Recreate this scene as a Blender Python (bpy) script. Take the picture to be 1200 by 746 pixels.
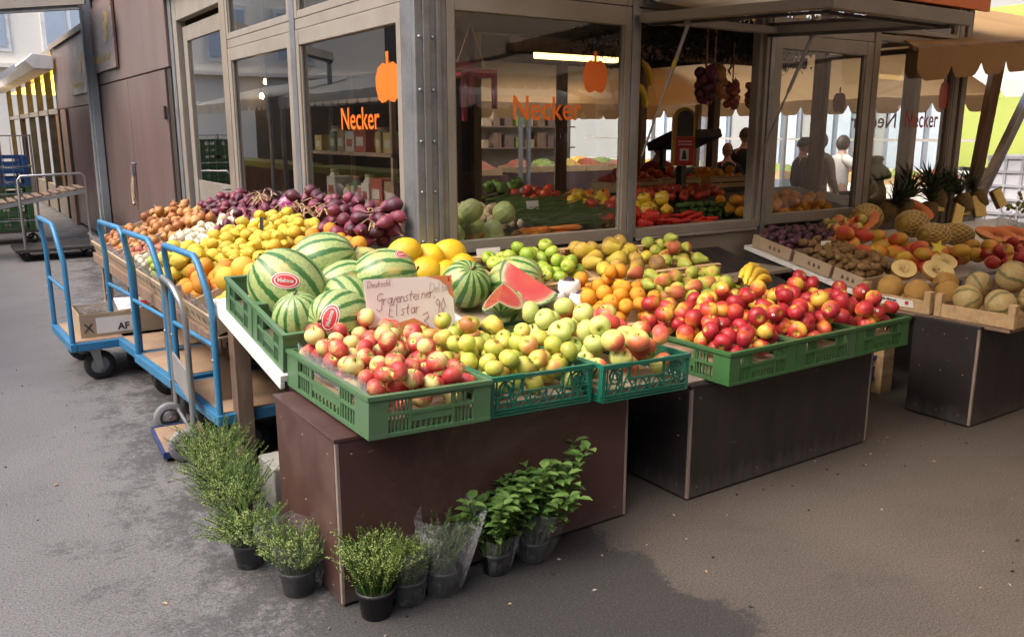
import bpy, bmesh, math, random
import numpy as np
from math import sin, cos, pi, radians as R
from mathutils import Vector, Matrix, Euler

random.seed(7); rng = np.random.default_rng(7)
for o in list(bpy.data.objects): bpy.data.objects.remove(o)
scene = bpy.context.scene
COL = scene.collection

# ---------------------------------------------------------------- camera
cam_d = bpy.data.cameras.new('camera'); cam = bpy.data.objects.new('camera', cam_d); COL.objects.link(cam)
cam_d.sensor_width = 36; cam_d.lens = 29.91; cam_d.clip_start = .05; cam_d.clip_end = 500
cam.location = (0, 0, 1.65); cam.rotation_euler = (R(90 - 12.334), 0, R(-34.053))
scene.camera = cam
# ---------------------------------------------------------------- world, sun, exposure
SUN_EL, SUN_AZ = R(44), R(272)          # azimuth clockwise from +Y: high, from the open alley at the left
w = bpy.data.worlds.new('World'); scene.world = w; w.use_nodes = True
nt = w.node_tree; bg = nt.nodes['Background']
sky = nt.nodes.new('ShaderNodeTexSky'); sky.sky_type = 'NISHITA'; sky.sun_disc = False
sky.sun_elevation = SUN_EL; sky.sun_rotation = SUN_AZ
sky.air_density = .9; sky.dust_density = 5.0; sky.ozone_density = .3
nt.links.new(sky.outputs[0], bg.inputs[0]); bg.inputs[1].default_value = .14
sd = bpy.data.lights.new('sun', 'SUN'); sun = bpy.data.objects.new('sun', sd); COL.objects.link(sun)
sd.energy = 1.25; sd.angle = R(75); sd.color = (1, .95, .88)
sdir = Vector((sin(SUN_AZ) * cos(SUN_EL), cos(SUN_AZ) * cos(SUN_EL), sin(SUN_EL)))
sun.rotation_euler = sdir.to_track_quat('Z', 'Y').to_euler(); sun.location = (-6, -8, 14)
vs = scene.view_settings; vs.view_transform = 'Standard'; vs.look = 'None'; vs.gamma = 1; vs.use_curve_mapping = False
vs.exposure = 1.62
cy = scene.cycles
cy.max_bounces = 7; cy.diffuse_bounces = 4; cy.glossy_bounces = 3; cy.transmission_bounces = 4; cy.transparent_max_bounces = 14
cy.caustics_reflective = False; cy.caustics_refractive = False; cy.sample_clamp_indirect = 6
cy.use_denoising = True

# ---------------------------------------------------------------- mesh builder
class MB:
    def __init__(s): s.v = []; s.f = []; s.m = []; s.s = []
    def add(s, vs_, fs, mi=0, smooth=False):
        b = len(s.v); s.v.extend([tuple(v) for v in vs_])
        for f in fs: s.f.append(tuple(i + b for i in f)); s.m.append(mi); s.s.append(smooth)
        return s
    def box(s, x0, y0, z0, x1, y1, z1, mi=0, M=None):
        vv = [Vector(p) for p in ((x0,y0,z0),(x1,y0,z0),(x1,y1,z0),(x0,y1,z0),(x0,y0,z1),(x1,y0,z1),(x1,y1,z1),(x0,y1,z1))]
        if M is not None: vv = [M @ p for p in vv]
        return s.add(vv, [(0,3,2,1),(4,5,6,7),(0,1,5,4),(1,2,6,5),(2,3,7,6),(3,0,4,7)], mi)
    def cbox(s, c, size, mi=0, rot=(0,0,0)):
        M = Matrix.Translation(c) @ Euler(rot).to_matrix().to_4x4(); a, b, d = [q / 2 for q in size]
        return s.box(-a, -b, -d, a, b, d, mi, M)
    def beam(s, p, q, w_, h, mi=0, up=(0,0,1)):
        p = Vector(p); q = Vector(q); d = (q - p); L = d.length; d.normalize()
        side = d.cross(Vector(up))
        if side.length < 1e-5: side = Vector((1,0,0))
        side.normalize(); u = side.cross(d)
        M = Matrix((side, d, u)).transposed().to_4x4(); M.translation = p
        return s.box(-w_/2, 0, -h/2, w_/2, L, h/2, mi, M)
    def tube(s, pts, r, seg=8, mi=0, smooth=True, caps=True):
        pts = [Vector(p) for p in pts]; n = len(pts); rs = r if hasattr(r, '__len__') else [r] * n
        T = []
        for i in range(n):
            t = (pts[min(i+1, n-1)] - pts[max(i-1, 0)])
            T.append(t.normalized() if t.length > 1e-9 else Vector((0,0,1)))
        ref = Vector((0,0,1)) if abs(T[0].z) < .9 else Vector((1,0,0))
        a = T[0].cross(ref).normalized(); vv = []
        for i in range(n):
            a = (a - T[i] * a.dot(T[i]))
            a = a.normalized() if a.length > 1e-6 else T[i].orthogonal().normalized()
            b = T[i].cross(a)
            for k in range(seg):
                an = 2 * pi * k / seg; vv.append(pts[i] + (a * cos(an) + b * sin(an)) * rs[i])
        ff = [(i*seg+k, i*seg+(k+1)%seg, (i+1)*seg+(k+1)%seg, (i+1)*seg+k) for i in range(n-1) for k in range(seg)]
        s.add(vv, ff, mi, smooth)
        if caps:
            s.add(vv[:seg], [tuple(range(seg))[::-1]], mi); s.add(vv[-seg:], [tuple(range(seg))], mi)
        return s
    def lathe(s, prof, seg=16, mi=0, M=None, fn=None, smooth=True):
        vv = []; n = len(prof)
        for (r, z) in prof:
            for k in range(seg):
                an = 2*pi*k/seg; rr = r * (fn(an, z) if fn else 1)
                p = Vector((rr*cos(an), rr*sin(an), z)); vv.append(M @ p if M is not None else p)
        ff = [(i*seg+k, i*seg+(k+1)%seg, (i+1)*seg+(k+1)%seg, (i+1)*seg+k) for i in range(n-1) for k in range(seg)]
        return s.add(vv, ff, mi, smooth)
    def prism(s, pts, t, M=None, mi=0):
        """extrude the 2D outline pts (x,y) by t along z"""
        n = len(pts); vv = [Vector((x, y, 0)) for x, y in pts] + [Vector((x, y, t)) for x, y in pts]
        if M is not None: vv = [M @ p for p in vv]
        return s.add(vv, [tuple(range(n))[::-1], tuple(range(n, 2*n))] + [(i, (i+1)%n, n+(i+1)%n, n+i) for i in range(n)], mi)
    def grid(s, fn, nu, nv, mi=0, smooth=True):
        vv = [fn(i/nu, j/nv) for j in range(nv+1) for i in range(nu+1)]
        return s.add(vv, [(j*(nu+1)+i, j*(nu+1)+i+1, (j+1)*(nu+1)+i+1, (j+1)*(nu+1)+i) for j in range(nv) for i in range(nu)], mi, smooth)
    def mesh(s, name, mats, off=Vector((0,0,0))):
        me = bpy.data.meshes.new(name)
        me.from_pydata([(v[0]-off.x, v[1]-off.y, v[2]-off.z) for v in s.v], [], s.f)
        for m in (mats if isinstance(mats, (list, tuple)) else [mats]): me.materials.append(m)
        me.polygons.foreach_set('material_index', s.m); me.polygons.foreach_set('use_smooth', s.s); me.update()
        return me
    def build(s, name, mats, parent=None, bevel=0, recenter=False):
        off = root_off(parent)
        loc = Vector((0,0,0))
        if recenter:
            a = np.array(s.v); loc = Vector(((a[:,0].min()+a[:,0].max())/2, (a[:,1].min()+a[:,1].max())/2, a[:,2].min()))
        o = bpy.data.objects.new(name, s.mesh(name, mats, off + loc)); COL.objects.link(o)
        o.location = loc
        if parent is not None: o.parent = parent
        if bevel:
            b = o.modifiers.new('bevel', 'BEVEL'); b.width = bevel; b.segments = 2; b.limit_method = 'ANGLE'; b.angle_limit = R(50)
        return o

LOCAL = set()      # things whose parts are modelled round their own origin
def root_off(p):
    off = Vector((0,0,0))
    while p is not None:
        if p.name in LOCAL: return Vector((0,0,0))
        off += p.location; p = p.parent
    return off
def tag(o, label=None, cat=None, group=None, kind=None):
    if label: o['label'] = label
    if cat: o['category'] = cat
    if group: o['group'] = group
    if kind: o['kind'] = kind
    return o
def thing(name, label, cat, loc=(0,0,0), rotz=0, group=None, local=False):
    o = bpy.data.objects.new(name, None); COL.objects.link(o); o.empty_display_size = .1
    if local: LOCAL.add(o.name)
    o.location = loc; o.rotation_euler = (0, 0, rotz)
    return tag(o, label, cat, group)
def place(o, loc, rot=(0,0,0), scale=None):
    o.location = loc; o.rotation_euler = rot
    if scale is not None: o.scale = scale if hasattr(scale, '__len__') else (scale,)*3
    return o
def dup(root, loc, rot=(0,0,0), label=None, group=None, scale=None):
    def cp(o, par):
        c = o.copy(); COL.objects.link(c)
        if par is not None: c.parent = par; c.matrix_parent_inverse = o.matrix_parent_inverse.copy()
        for ch in list(kids.get(o, ())): cp(ch, c)
        return c
    kids = {}; st = [root]
    while st:
        q = st.pop(); kids[q] = list(q.children); st += kids[q]
    r = cp(root, None); place(r, loc, rot, scale)
    if label: r['label'] = label
    if group: r['group'] = group
    return r

# ---------------------------------------------------------------- materials
def _new(name):
    m = bpy.data.materials.new(name); m.use_nodes = True; nt = m.node_tree
    return m, nt, nt.nodes['Principled BSDF']
def N(nt, t, **kw):
    n = nt.nodes.new(t)
    for k, v in kw.items(): setattr(n, k, v)
    return n
def math_(nt, op, a, b=None, c=None, clamp=False):
    n = N(nt, 'ShaderNodeMath', operation=op, use_clamp=clamp)
    for i, x in enumerate((a, b, c)):
        if x is None: continue
        if isinstance(x, (int, float)): n.inputs[i].default_value = x
        else: nt.links.new(x, n.inputs[i])
    return n.outputs[0]
def mixc(nt, f, a, b, mode='MIX'):
    n = N(nt, 'ShaderNodeMix', data_type='RGBA', blend_type=mode)
    for s_, x in ((n.inputs[0], f), (n.inputs[6], a), (n.inputs[7], b)):
        if isinstance(x, (int, float)): s_.default_value = x
        elif isinstance(x, (tuple, list)): s_.default_value = (*x[:3], 1)
        else: nt.links.new(x, s_)
    return n.outputs[2]
def ramp(nt, f, stops, interp='LINEAR'):
    n = N(nt, 'ShaderNodeValToRGB'); cr = n.color_ramp; cr.interpolation = interp
    while len(cr.elements) < len(stops): cr.elements.new(.5)
    for e, (p, c) in zip(cr.elements, stops): e.position = p; e.color = (*c[:3], 1) if hasattr(c, '__len__') else (c, c, c, 1)
    nt.links.new(f, n.inputs[0]); return n.outputs[0]
def noise(nt, co, scale, detail=3, rough=.5, dist=0, fac=True):
    n = N(nt, 'ShaderNodeTexNoise'); n.inputs['Scale'].default_value = scale; n.inputs['Detail'].default_value = detail
    n.inputs['Roughness'].default_value = rough; n.inputs['Distortion'].default_value = dist
    nt.links.new(co, n.inputs['Vector']); return n.outputs[0 if fac else 1]
def mapping(nt, co, scale=(1,1,1), loc=(0,0,0)):
    n = N(nt, 'ShaderNodeMapping'); n.inputs['Scale'].default_value = scale; n.inputs['Location'].default_value = loc
    nt.links.new(co, n.inputs[0]); return n.outputs[0]
def bump(nt, b, h, strength=.3, dist=.01):
    n = N(nt, 'ShaderNodeBump'); n.inputs['Strength'].default_value = strength; n.inputs['Distance'].default_value = dist
    nt.links.new(h, n.inputs['Height']); nt.links.new(n.outputs[0], b.inputs['Normal'])
def seed_co(nt, out='Object', amt=37.0):
    """object coordinates shifted by a random amount per object, so copies do not repeat"""
    tc = N(nt, 'ShaderNodeTexCoord'); oi = N(nt, 'ShaderNodeObjectInfo')
    v = N(nt, 'ShaderNodeVectorMath', operation='ADD'); c = N(nt, 'ShaderNodeCombineXYZ')
    r = math_(nt, 'MULTIPLY', oi.outputs['Random'], amt)
    for i in range(3): nt.links.new(r, c.inputs[i])
    nt.links.new(tc.outputs[out], v.inputs[0]); nt.links.new(c.outputs[0], v.inputs[1])
    return v.outputs[0], tc, oi.outputs['Random']
def mat(name, c, c2=None, scale=8, rough=.55, metal=0, bscale=None, bstr=.2, bdist=.003, spec=.5, stretch=(1,1,1), contrast=(.35,.65), rvar=.15, dirt=None, coat=0, foot=None, scuff=None):
    """surface with colour variation, roughness variation and fine relief"""
    m, nt, b = _new(name); co, tc, rnd = seed_co(nt)
    co = mapping(nt, co, stretch)
    n = noise(nt, co, scale, 5, .6)
    c2 = c2 or tuple(x * .75 for x in c)
    col = ramp(nt, n, [(contrast[0], c), (contrast[1], c2)])
    if dirt:
        d = noise(nt, co, scale * .27, 6, .7, .5)
        col = mixc(nt, ramp(nt, d, [(.5, 0), (.72, 1)]), col, dirt)
    if scuff:      # short pale scratches and knocks
        sn = noise(nt, mapping(nt, co, (9, 9, 60)), 1.0, 5, .75, .8)
        col = mixc(nt, ramp(nt, sn, [(.64, 0), (.70, .5)]), col, scuff)
        sn2 = noise(nt, co, 16, 6, .8, .3); col = mixc(nt, ramp(nt, sn2, [(.63, 0), (.70, .45)]), col, scuff)
    if foot:       # splashed grime along the floor
        sz = N(nt, 'ShaderNodeSeparateXYZ'); nt.links.new(tc.outputs['Object'], sz.inputs[0])
        fz = math_(nt, 'ADD', math_(nt, 'MULTIPLY', sz.outputs[2], 4.5), math_(nt, 'MULTIPLY', math_(nt, 'SUBTRACT', noise(nt, co, 7, 6, .75), .5), 1.5))
        col = mixc(nt, ramp(nt, fz, [(.05, .75), (.5, 0)]), col, foot)
    nt.links.new(col, b.inputs['Base Color'])
    b.inputs['Metallic'].default_value = metal; b.inputs['Specular IOR Level'].default_value = spec
    rr = math_(nt, 'MULTIPLY_ADD', n, rvar * 2, rough - rvar, clamp=True); nt.links.new(rr, b.inputs['Roughness'])
    if coat: b.inputs['Coat Weight'].default_value = coat; b.inputs['Coat Roughness'].default_value = .15
    bump(nt, b, noise(nt, co, bscale or scale * 6, 4, .6), bstr, bdist)
    return m
def emat(name, c, s_):
    m, nt, b = _new(name); b.inputs['Base Color'].default_value = (*c, 1); b.inputs['Emission Color'].default_value = (*c, 1); b.inputs['Emission Strength'].default_value = s_
    return m
def glass_mat(name, tint=(.94,.95,.94), refl=1.8, rough=0.0, wav=.02):
    m, nt, b = _new(name); nt.nodes.remove(b); out = nt.nodes['Material Output']
    tr = N(nt, 'ShaderNodeBsdfTransparent'); tr.inputs[0].default_value = (*tint, 1)
    gl = N(nt, 'ShaderNodeBsdfGlossy'); gl.inputs['Roughness'].default_value = rough; gl.inputs[0].default_value = (1,1,1,1)
    fr = N(nt, 'ShaderNodeFresnel'); fr.inputs[0].default_value = 1.5
    geo = N(nt, 'ShaderNodeNewGeometry')      # the pane mirrors once, on its front face
    f = math_(nt, 'MULTIPLY', math_(nt, 'MULTIPLY', fr.outputs[0], refl, clamp=True), math_(nt, 'SUBTRACT', 1, geo.outputs['Backfacing']))
    tc = N(nt, 'ShaderNodeTexCoord'); bp = N(nt, 'ShaderNodeBump'); bp.inputs['Strength'].default_value = wav; bp.inputs['Distance'].default_value = .05
    nt.links.new(noise(nt, tc.outputs['Object'], 1.6, 1), bp.inputs['Height']); nt.links.new(bp.outputs[0], gl.inputs['Normal'])
    mx = N(nt, 'ShaderNodeMixShader'); nt.links.new(f, mx.inputs[0]); nt.links.new(tr.outputs[0], mx.inputs[1]); nt.links.new(gl.outputs[0], mx.inputs[2])
    nt.links.new(mx.outputs[0], out.inputs[0]); return m
def film_mat(name, tint=(.93,.94,.95), haze=.035, col=(.85,.87,.9)):
    m, nt, b = _new(name); out = nt.nodes['Material Output']; co, tc, r = seed_co(nt)
    b.inputs['Base Color'].default_value = (*col, 1); b.inputs['Roughness'].default_value = .12; b.inputs['Specular IOR Level'].default_value = .8
    bump(nt, b, noise(nt, co, 30, 4, .6, 1.5), .8, .01)
    tr = N(nt, 'ShaderNodeBsdfTransparent'); tr.inputs[0].default_value = (*tint, 1)
    lw = N(nt, 'ShaderNodeLayerWeight'); lw.inputs[0].default_value = .35
    n = ramp(nt, noise(nt, co, 22, 4, .65, 1.2), [(.52, 0), (.72, .5)])
    f = math_(nt, 'ADD', math_(nt, 'MULTIPLY', lw.outputs['Fresnel'], .24), math_(nt, 'MULTIPLY_ADD', n, .2, haze), clamp=True)
    mx = N(nt, 'ShaderNodeMixShader'); nt.links.new(f, mx.inputs[0]); nt.links.new(tr.outputs[0], mx.inputs[1]); nt.links.new(b.outputs[0], mx.inputs[2])
    nt.links.new(mx.outputs[0], out.inputs[0]); return m
def cloth_mat(name, c, trans=.5, c2=None):
    m, nt, b = _new(name); out = nt.nodes['Material Output']; co, tc, r = seed_co(nt)
    col = ramp(nt, noise(nt, co, 1.7, 5, .6), [(.35, c), (.7, c2 or tuple(x*.85 for x in c))])
    nt.links.new(col, b.inputs['Base Color']); b.inputs['Roughness'].default_value = .85; b.inputs['Specular IOR Level'].default_value = .2
    bump(nt, b, noise(nt, co, 5, 4, .5), .3, .02)
    tl = N(nt, 'ShaderNodeBsdfTranslucent'); nt.links.new(col, tl.inputs[0])
    mx = N(nt, 'ShaderNodeMixShader'); mx.inputs[0].default_value = trans
    nt.links.new(b.outputs[0], mx.inputs[1]); nt.links.new(tl.outputs[0], mx.inputs[2]); nt.links.new(mx.outputs[0], out.inputs[0]); return m
def leaf_mat(name, c, c2, rough=.5):
    m, nt, b = _new(name); out = nt.nodes['Material Output']; co, tc, r = seed_co(nt)
    geo = N(nt, 'ShaderNodeNewGeometry')
    f = math_(nt, 'MULTIPLY_ADD', geo.outputs['Random Per Island'], .7, math_(nt, 'MULTIPLY', noise(nt, co, 25, 2), .3))
    col = ramp(nt, f, [(.1, c), (.9, c2)]); nt.links.new(col, b.inputs['Base Color']); b.inputs['Roughness'].default_value = rough
    tl = N(nt, 'ShaderNodeBsdfTranslucent'); nt.links.new(col, tl.inputs[0])
    mx = N(nt, 'ShaderNodeMixShader'); mx.inputs[0].default_value = .25
    nt.links.new(b.outputs[0], mx.inputs[1]); nt.links.new(tl.outputs[0], mx.inputs[2]); nt.links.new(mx.outputs[0], out.inputs[0]); return m

def fruit_mat(name, stops, grad=(1,0,0), gw=1.0, nw=.6, rw=.35, bias=0, nscale=2.2, streak=0, streakc=None, speck=None, rough=.32, bscale=None, bstr=.1, spec=.5, pole=None, coat=0, sss=0, rr=.14):
    """skin that runs through the colour stops by side (blush), by noise and by fruit"""
    m, nt, b = _new(name); co, tc, rnd = seed_co(nt, 'Generated', 29.0)
    gn = tc.outputs['Generated']
    d = N(nt, 'ShaderNodeVectorMath', operation='DOT_PRODUCT'); g = Vector(grad).normalized() if Vector(grad).length else Vector((0,0,0)); d.inputs[1].default_value = g
    sb = N(nt, 'ShaderNodeVectorMath', operation='SUBTRACT'); sb.inputs[1].default_value = (.5,.5,.5); nt.links.new(gn, sb.inputs[0]); nt.links.new(sb.outputs[0], d.inputs[0])
    f = math_(nt, 'MULTIPLY_ADD', d.outputs['Value'], gw, .5 + bias)
    n = noise(nt, co, nscale, 4, .55)
    f = math_(nt, 'ADD', f, math_(nt, 'MULTIPLY', math_(nt, 'SUBTRACT', n, .5), nw * 2))
    f = math_(nt, 'ADD', f, math_(nt, 'MULTIPLY', math_(nt, 'SUBTRACT', rnd, .5), rw * 2))
    if streak:
        an = N(nt, 'ShaderNodeSeparateXYZ'); nt.links.new(sb.outputs[0], an.inputs[0])
        th = math_(nt, 'ARCTAN2', an.outputs[1], an.outputs[0])
        c3 = N(nt, 'ShaderNodeCombineXYZ'); nt.links.new(math_(nt, 'ADD', th, math_(nt, 'MULTIPLY', rnd, 50)), c3.inputs[0]); nt.links.new(math_(nt, 'MULTIPLY', an.outputs[2], .35), c3.inputs[1])
        st = noise(nt, c3.outputs[0], 6, 4, .7)
        f = math_(nt, 'ADD', f, math_(nt, 'MULTIPLY', math_(nt, 'SUBTRACT', st, .5), streak * 2))
    col = ramp(nt, f, stops)
    if speck:
        v = N(nt, 'ShaderNodeTexVoronoi'); v.inputs['Scale'].default_value = speck[1]; nt.links.new(co, v.inputs['Vector'])
        col = mixc(nt, math_(nt, 'MULTIPLY', math_(nt, 'LESS_THAN', v.outputs['Distance'], speck[2]), speck[3]), col, speck[0])
    if pole:
        sp = N(nt, 'ShaderNodeSeparateXYZ'); nt.links.new(sb.outputs[0], sp.inputs[0])
        xy = math_(nt, 'SQRT', math_(nt, 'ADD', math_(nt, 'POWER', sp.outputs[0], 2), math_(nt, 'POWER', sp.outputs[1], 2)))
        pf = ramp(nt, math_(nt, 'ADD', xy, math_(nt, 'MULTIPLY', math_(nt, 'SUBTRACT', n, .5), .2)), [(pole[1] * .5, 1), (pole[1], 0)])
        col = mixc(nt, math_(nt, 'MULTIPLY', pf, math_(nt, 'GREATER_THAN', sp.outputs[2], 0 if len(pole) < 3 else -1)), col, pole[0])
    hs = N(nt, 'ShaderNodeHueSaturation'); nt.links.new(col, hs.inputs['Color'])
    nt.links.new(math_(nt, 'MULTIPLY_ADD', math_(nt, 'FRACT', math_(nt, 'MULTIPLY', rnd, 17.3)), .3, .83), hs.inputs['Value'])
    nt.links.new(hs.outputs[0], b.inputs['Base Color'])
    nt.links.new(math_(nt, 'MULTIPLY_ADD', n, .3, rough - .15 + rr, clamp=True), b.inputs['Roughness'])
    b.inputs['Specular IOR Level'].default_value = spec
    if coat: b.inputs['Coat Weight'].default_value = coat; b.inputs['Coat Roughness'].default_value = .2
    bump(nt, b, noise(nt, co, bscale or 14, 3, .6), bstr, .02)
    return m

def stripe_melon_mat(name, pale, dark, n=10, thr=.35, jag=.5, rough=.35, flip=False):
    """watermelon: jagged dark bands from pole to pole"""
    m, nt, b = _new(name); co, tc, rnd = seed_co(nt, 'Generated', 29.0)
    sb = N(nt, 'ShaderNodeVectorMath', operation='SUBTRACT'); sb.inputs[1].default_value = (.5,.5,.5); nt.links.new(tc.outputs['Generated'], sb.inputs[0])
    sp = N(nt, 'ShaderNodeSeparateXYZ'); nt.links.new(sb.outputs[0], sp.inputs[0])
    th = math_(nt, 'ARCTAN2', sp.outputs[1], sp.outputs[0])
    nz = noise(nt, co, 13, 6, .78, .4); n2 = noise(nt, co, 2.2, 2, .5)
    ph = math_(nt, 'ADD', math_(nt, 'MULTIPLY', th, n), math_(nt, 'MULTIPLY', math_(nt, 'SUBTRACT', n2, .5), 3.2))
    s_ = math_(nt, 'ADD', math_(nt, 'SINE', ph), math_(nt, 'MULTIPLY', math_(nt, 'SUBTRACT', nz, .5), jag * 4))
    f = ramp(nt, math_(nt, 'MULTIPLY_ADD', s_, .25, .5), [(.5 + thr*.25 - .03, 0), (.5 + thr*.25 + .03, 1)])
    vein = noise(nt, co, 7, 6, .8, 1.6)
    base = ramp(nt, noise(nt, co, 30, 4, .7), [(.38, pale), (.62, tuple(x*.66 for x in pale))])
    base = mixc(nt, ramp(nt, vein, [(.50, 0), (.53, .45), (.56, 0)]), base, tuple(x*.35 for x in pale))
    dk = ramp(nt, nz, [(.35, dark), (.7, tuple(x*2 for x in dark))])
    col = mixc(nt, f, base, dk)
    yel = ramp(nt, n2, [(.60, 0), (.72, .7)])
    col = mixc(nt, yel, col, (.55, .42, .12))
    nt.links.new(col, b.inputs['Base Color']); b.inputs['Roughness'].default_value = rough
    bump(nt, b, noise(nt, co, 12, 3), .05, .02)
    return m
# ---------------------------------------------------------------- shared materials
M_ = {}
M_['steel'] = mat('galvanised_steel', (.30,.31,.33), (.22,.23,.25), 5, .45, .6, 60, .1, dirt=(.16,.15,.15))
M_['frame'] = mat('beige_frame_paint', (.265,.24,.21), (.235,.212,.185), 4, .42, 0, 80, .05, .001, dirt=(.19,.165,.14))
M_['taupe'] = mat('taupe_panel', (.25,.21,.17), (.21,.18,.145), 3, .5, 0, 60, .05, dirt=(.15,.125,.10))
M_['darkmetal'] = mat('dark_metal', (.06,.055,.05), (.09,.08,.075), 8, .45, .5)
M_['postgrey'] = mat('pale_grey_post', (.31,.34,.36), (.26,.285,.30), 4, .5, 0, 60, .1, dirt=(.2,.2,.2))
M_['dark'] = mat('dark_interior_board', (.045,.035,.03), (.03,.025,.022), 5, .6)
M_['rubber'] = mat('black_rubber', (.018,.018,.019), (.03,.03,.03), 20, .7)
M_['glass'] = glass_mat('window_glass')
M_['orange'] = mat('orange_sticker_film', (.75,.16,.015), (.7,.14,.012), 10, .35)
M_['redfilm'] = mat('red_sticker_film', (.45,.05,.025), (.4,.04,.02), 10, .35)
M_['brownboard'] = mat('brown_film_plywood', (.080,.036,.032), (.062,.028,.025), 3.5, .42, 0, 50, .12, dirt=(.13,.08,.068), rvar=.2, foot=(.10,.085,.075), scuff=(.20,.15,.13))
M_['brownwall'] = mat('brown_painted_shutter', (.15,.105,.098), (.12,.08,.075), 1.2, .36, 0, 40, .05, dirt=(.19,.145,.13), stretch=(1,1,.3), rvar=.1)
M_['shadeboard'] = mat('shade_dark_plywood', (.026,.021,.021), (.019,.016,.016), 3.5, .42, 0, 50, .12, dirt=(.042,.033,.031), rvar=.2, foot=(.075,.066,.06), scuff=(.10,.09,.085), stretch=(2,2,.35))  # darker copy of the brown plywood, with the canopy's shade in its colour
M_['edge'] = mat('worn_plywood_edge', (.30,.24,.20), (.20,.15,.13), 25, .7, stretch=(1,1,.15))
M_['wood'] = mat('pale_crate_wood', (.55,.38,.20), (.46,.30,.15), 9, .7, 0, 70, .25, .002, stretch=(.4,4,4), dirt=(.33,.21,.11))
M_['oldwood'] = mat('weathered_wood', (.26,.17,.115), (.19,.125,.09), 7, .75, 0, 60, .4, .003, stretch=(3,3,.4), dirt=(.11,.075,.06))
M_['ply'] = mat('worn_ply_deck', (.40,.27,.17), (.32,.21,.135), 4, .7, 0, 60, .2, dirt=(.17,.105,.07))
M_['card'] = mat('kraft_cardboard', (.45,.34,.23), (.39,.29,.19), 5, .8, 0, 50, .12)
M_['white'] = mat('white_paint', (.78,.77,.74), (.72,.71,.68), 4, .5, dirt=(.55,.52,.48))
M_['paper'] = mat('white_paper', (.78,.76,.72), (.74,.72,.69), 6, .8)
M_['ink'] = mat('dark_ink', (.03,.025,.04), (.05,.04,.06), 60, .6)
M_['redink'] = mat('red_print', (.55,.03,.03), (.5,.025,.03), 30, .5)
M_['blue'] = mat('blue_tube_paint', (.045,.22,.42), (.035,.18,.36), 7, .4, .1, 80, .15, dirt=(.07,.20,.33), scuff=(.16,.12,.09))
M_['silver'] = mat('silver_tube', (.42,.42,.42), (.34,.34,.34), 8, .38, .75, 80, .1, dirt=(.25,.24,.23))
M_['gold'] = mat('gold_print', (.55,.38,.08), (.48,.32,.06), 20, .4, .3)
M_['bronze'] = mat('bronze_sign_panel', (.19,.125,.105), (.165,.105,.09), 2, .3, .0, 40, .01)
M_['cream'] = mat('cream_facade', (.86,.80,.70), (.82,.76,.66), .6, .9, 0, 20, .2, .01)
M_['cloth_white'] = cloth_mat('white_awning_fabric', (.82,.80,.74), .6)
M_['cloth_beige'] = cloth_mat('beige_awning_fabric', (.52,.33,.155), .45, (.44,.27,.125))
M_['cloth_tan'] = cloth_mat('tan_canopy_fabric', (.52,.41,.30), .42, (.48,.37,.27))
M_['cloth_brown'] = mat('brown_awning_underside', (.13,.115,.10), (.11,.10,.09), 3, .8)
M_['film'] = film_mat('clear_plastic_film')
M_['soil'] = mat('potting_soil', (.035,.024,.017), (.06,.04,.03), 60, .95, 0, 120, .8, .01)
M_['pot'] = mat('black_plastic_pot', (.022,.022,.025), (.03,.03,.034), 12, .38)
M_['skinw'] = mat('light_skin', (.55,.33,.24), (.5,.29,.21), 12, .5)
M_['hair_l'] = mat('sandy_hair', (.32,.2,.11), (.2,.12,.06), 40, .6, 0, 200, .8, .004)
M_['hair_d'] = mat('dark_hair', (.03,.02,.015), (.05,.035,.025), 40, .5, 0, 200, .8, .004)
M_['cl_black'] = mat('black_jacket', (.02,.02,.024), (.03,.03,.035), 14, .85, 0, 90, .4)
M_['cl_white'] = mat('white_shirt', (.75,.74,.72), (.65,.64,.62), 9, .9, 0, 90, .4)
M_['cl_tan'] = mat('tan_cardigan', (.35,.26,.2), (.3,.22,.17), 14, .9, 0, 90, .4)
M_['cl_red'] = mat('red_pullover', (.35,.05,.05), (.3,.04,.04), 14, .9, 0, 90, .4)

# ---------------------------------------------------------------- ground
m, nt, b = _new('wet_and_dry_asphalt'); tc = N(nt, 'ShaderNodeTexCoord'); P_ = tc.outputs['Object']
sx = N(nt, 'ShaderNodeSeparateXYZ'); nt.links.new(P_, sx.inputs[0])
n_big = noise(nt, P_, .9, 5, .6); n_med = noise(nt, P_, 3.2, 6, .68, .3); n_fine = noise(nt, P_, 120, 3, .7); n_mid = noise(nt, P_, 38, 4, .7)
vor = N(nt, 'ShaderNodeTexVoronoi'); vor.inputs['Scale'].default_value = 130; nt.links.new(P_, vor.inputs['Vector'])
agg = ramp(nt, n_fine, [(.3, .4), (.5, 1.0), (.72, 1.7)])
# dry, dusty floor beyond the drip line; canopy shade is mixed into its colour
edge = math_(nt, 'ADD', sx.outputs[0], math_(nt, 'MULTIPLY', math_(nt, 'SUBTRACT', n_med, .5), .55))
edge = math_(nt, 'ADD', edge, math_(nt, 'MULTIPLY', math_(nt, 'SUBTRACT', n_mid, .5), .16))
under = ramp(nt, math_(nt, 'MULTIPLY_ADD', edge, .5, -.6), [(.465, 0), (.485, 1)])
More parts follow.
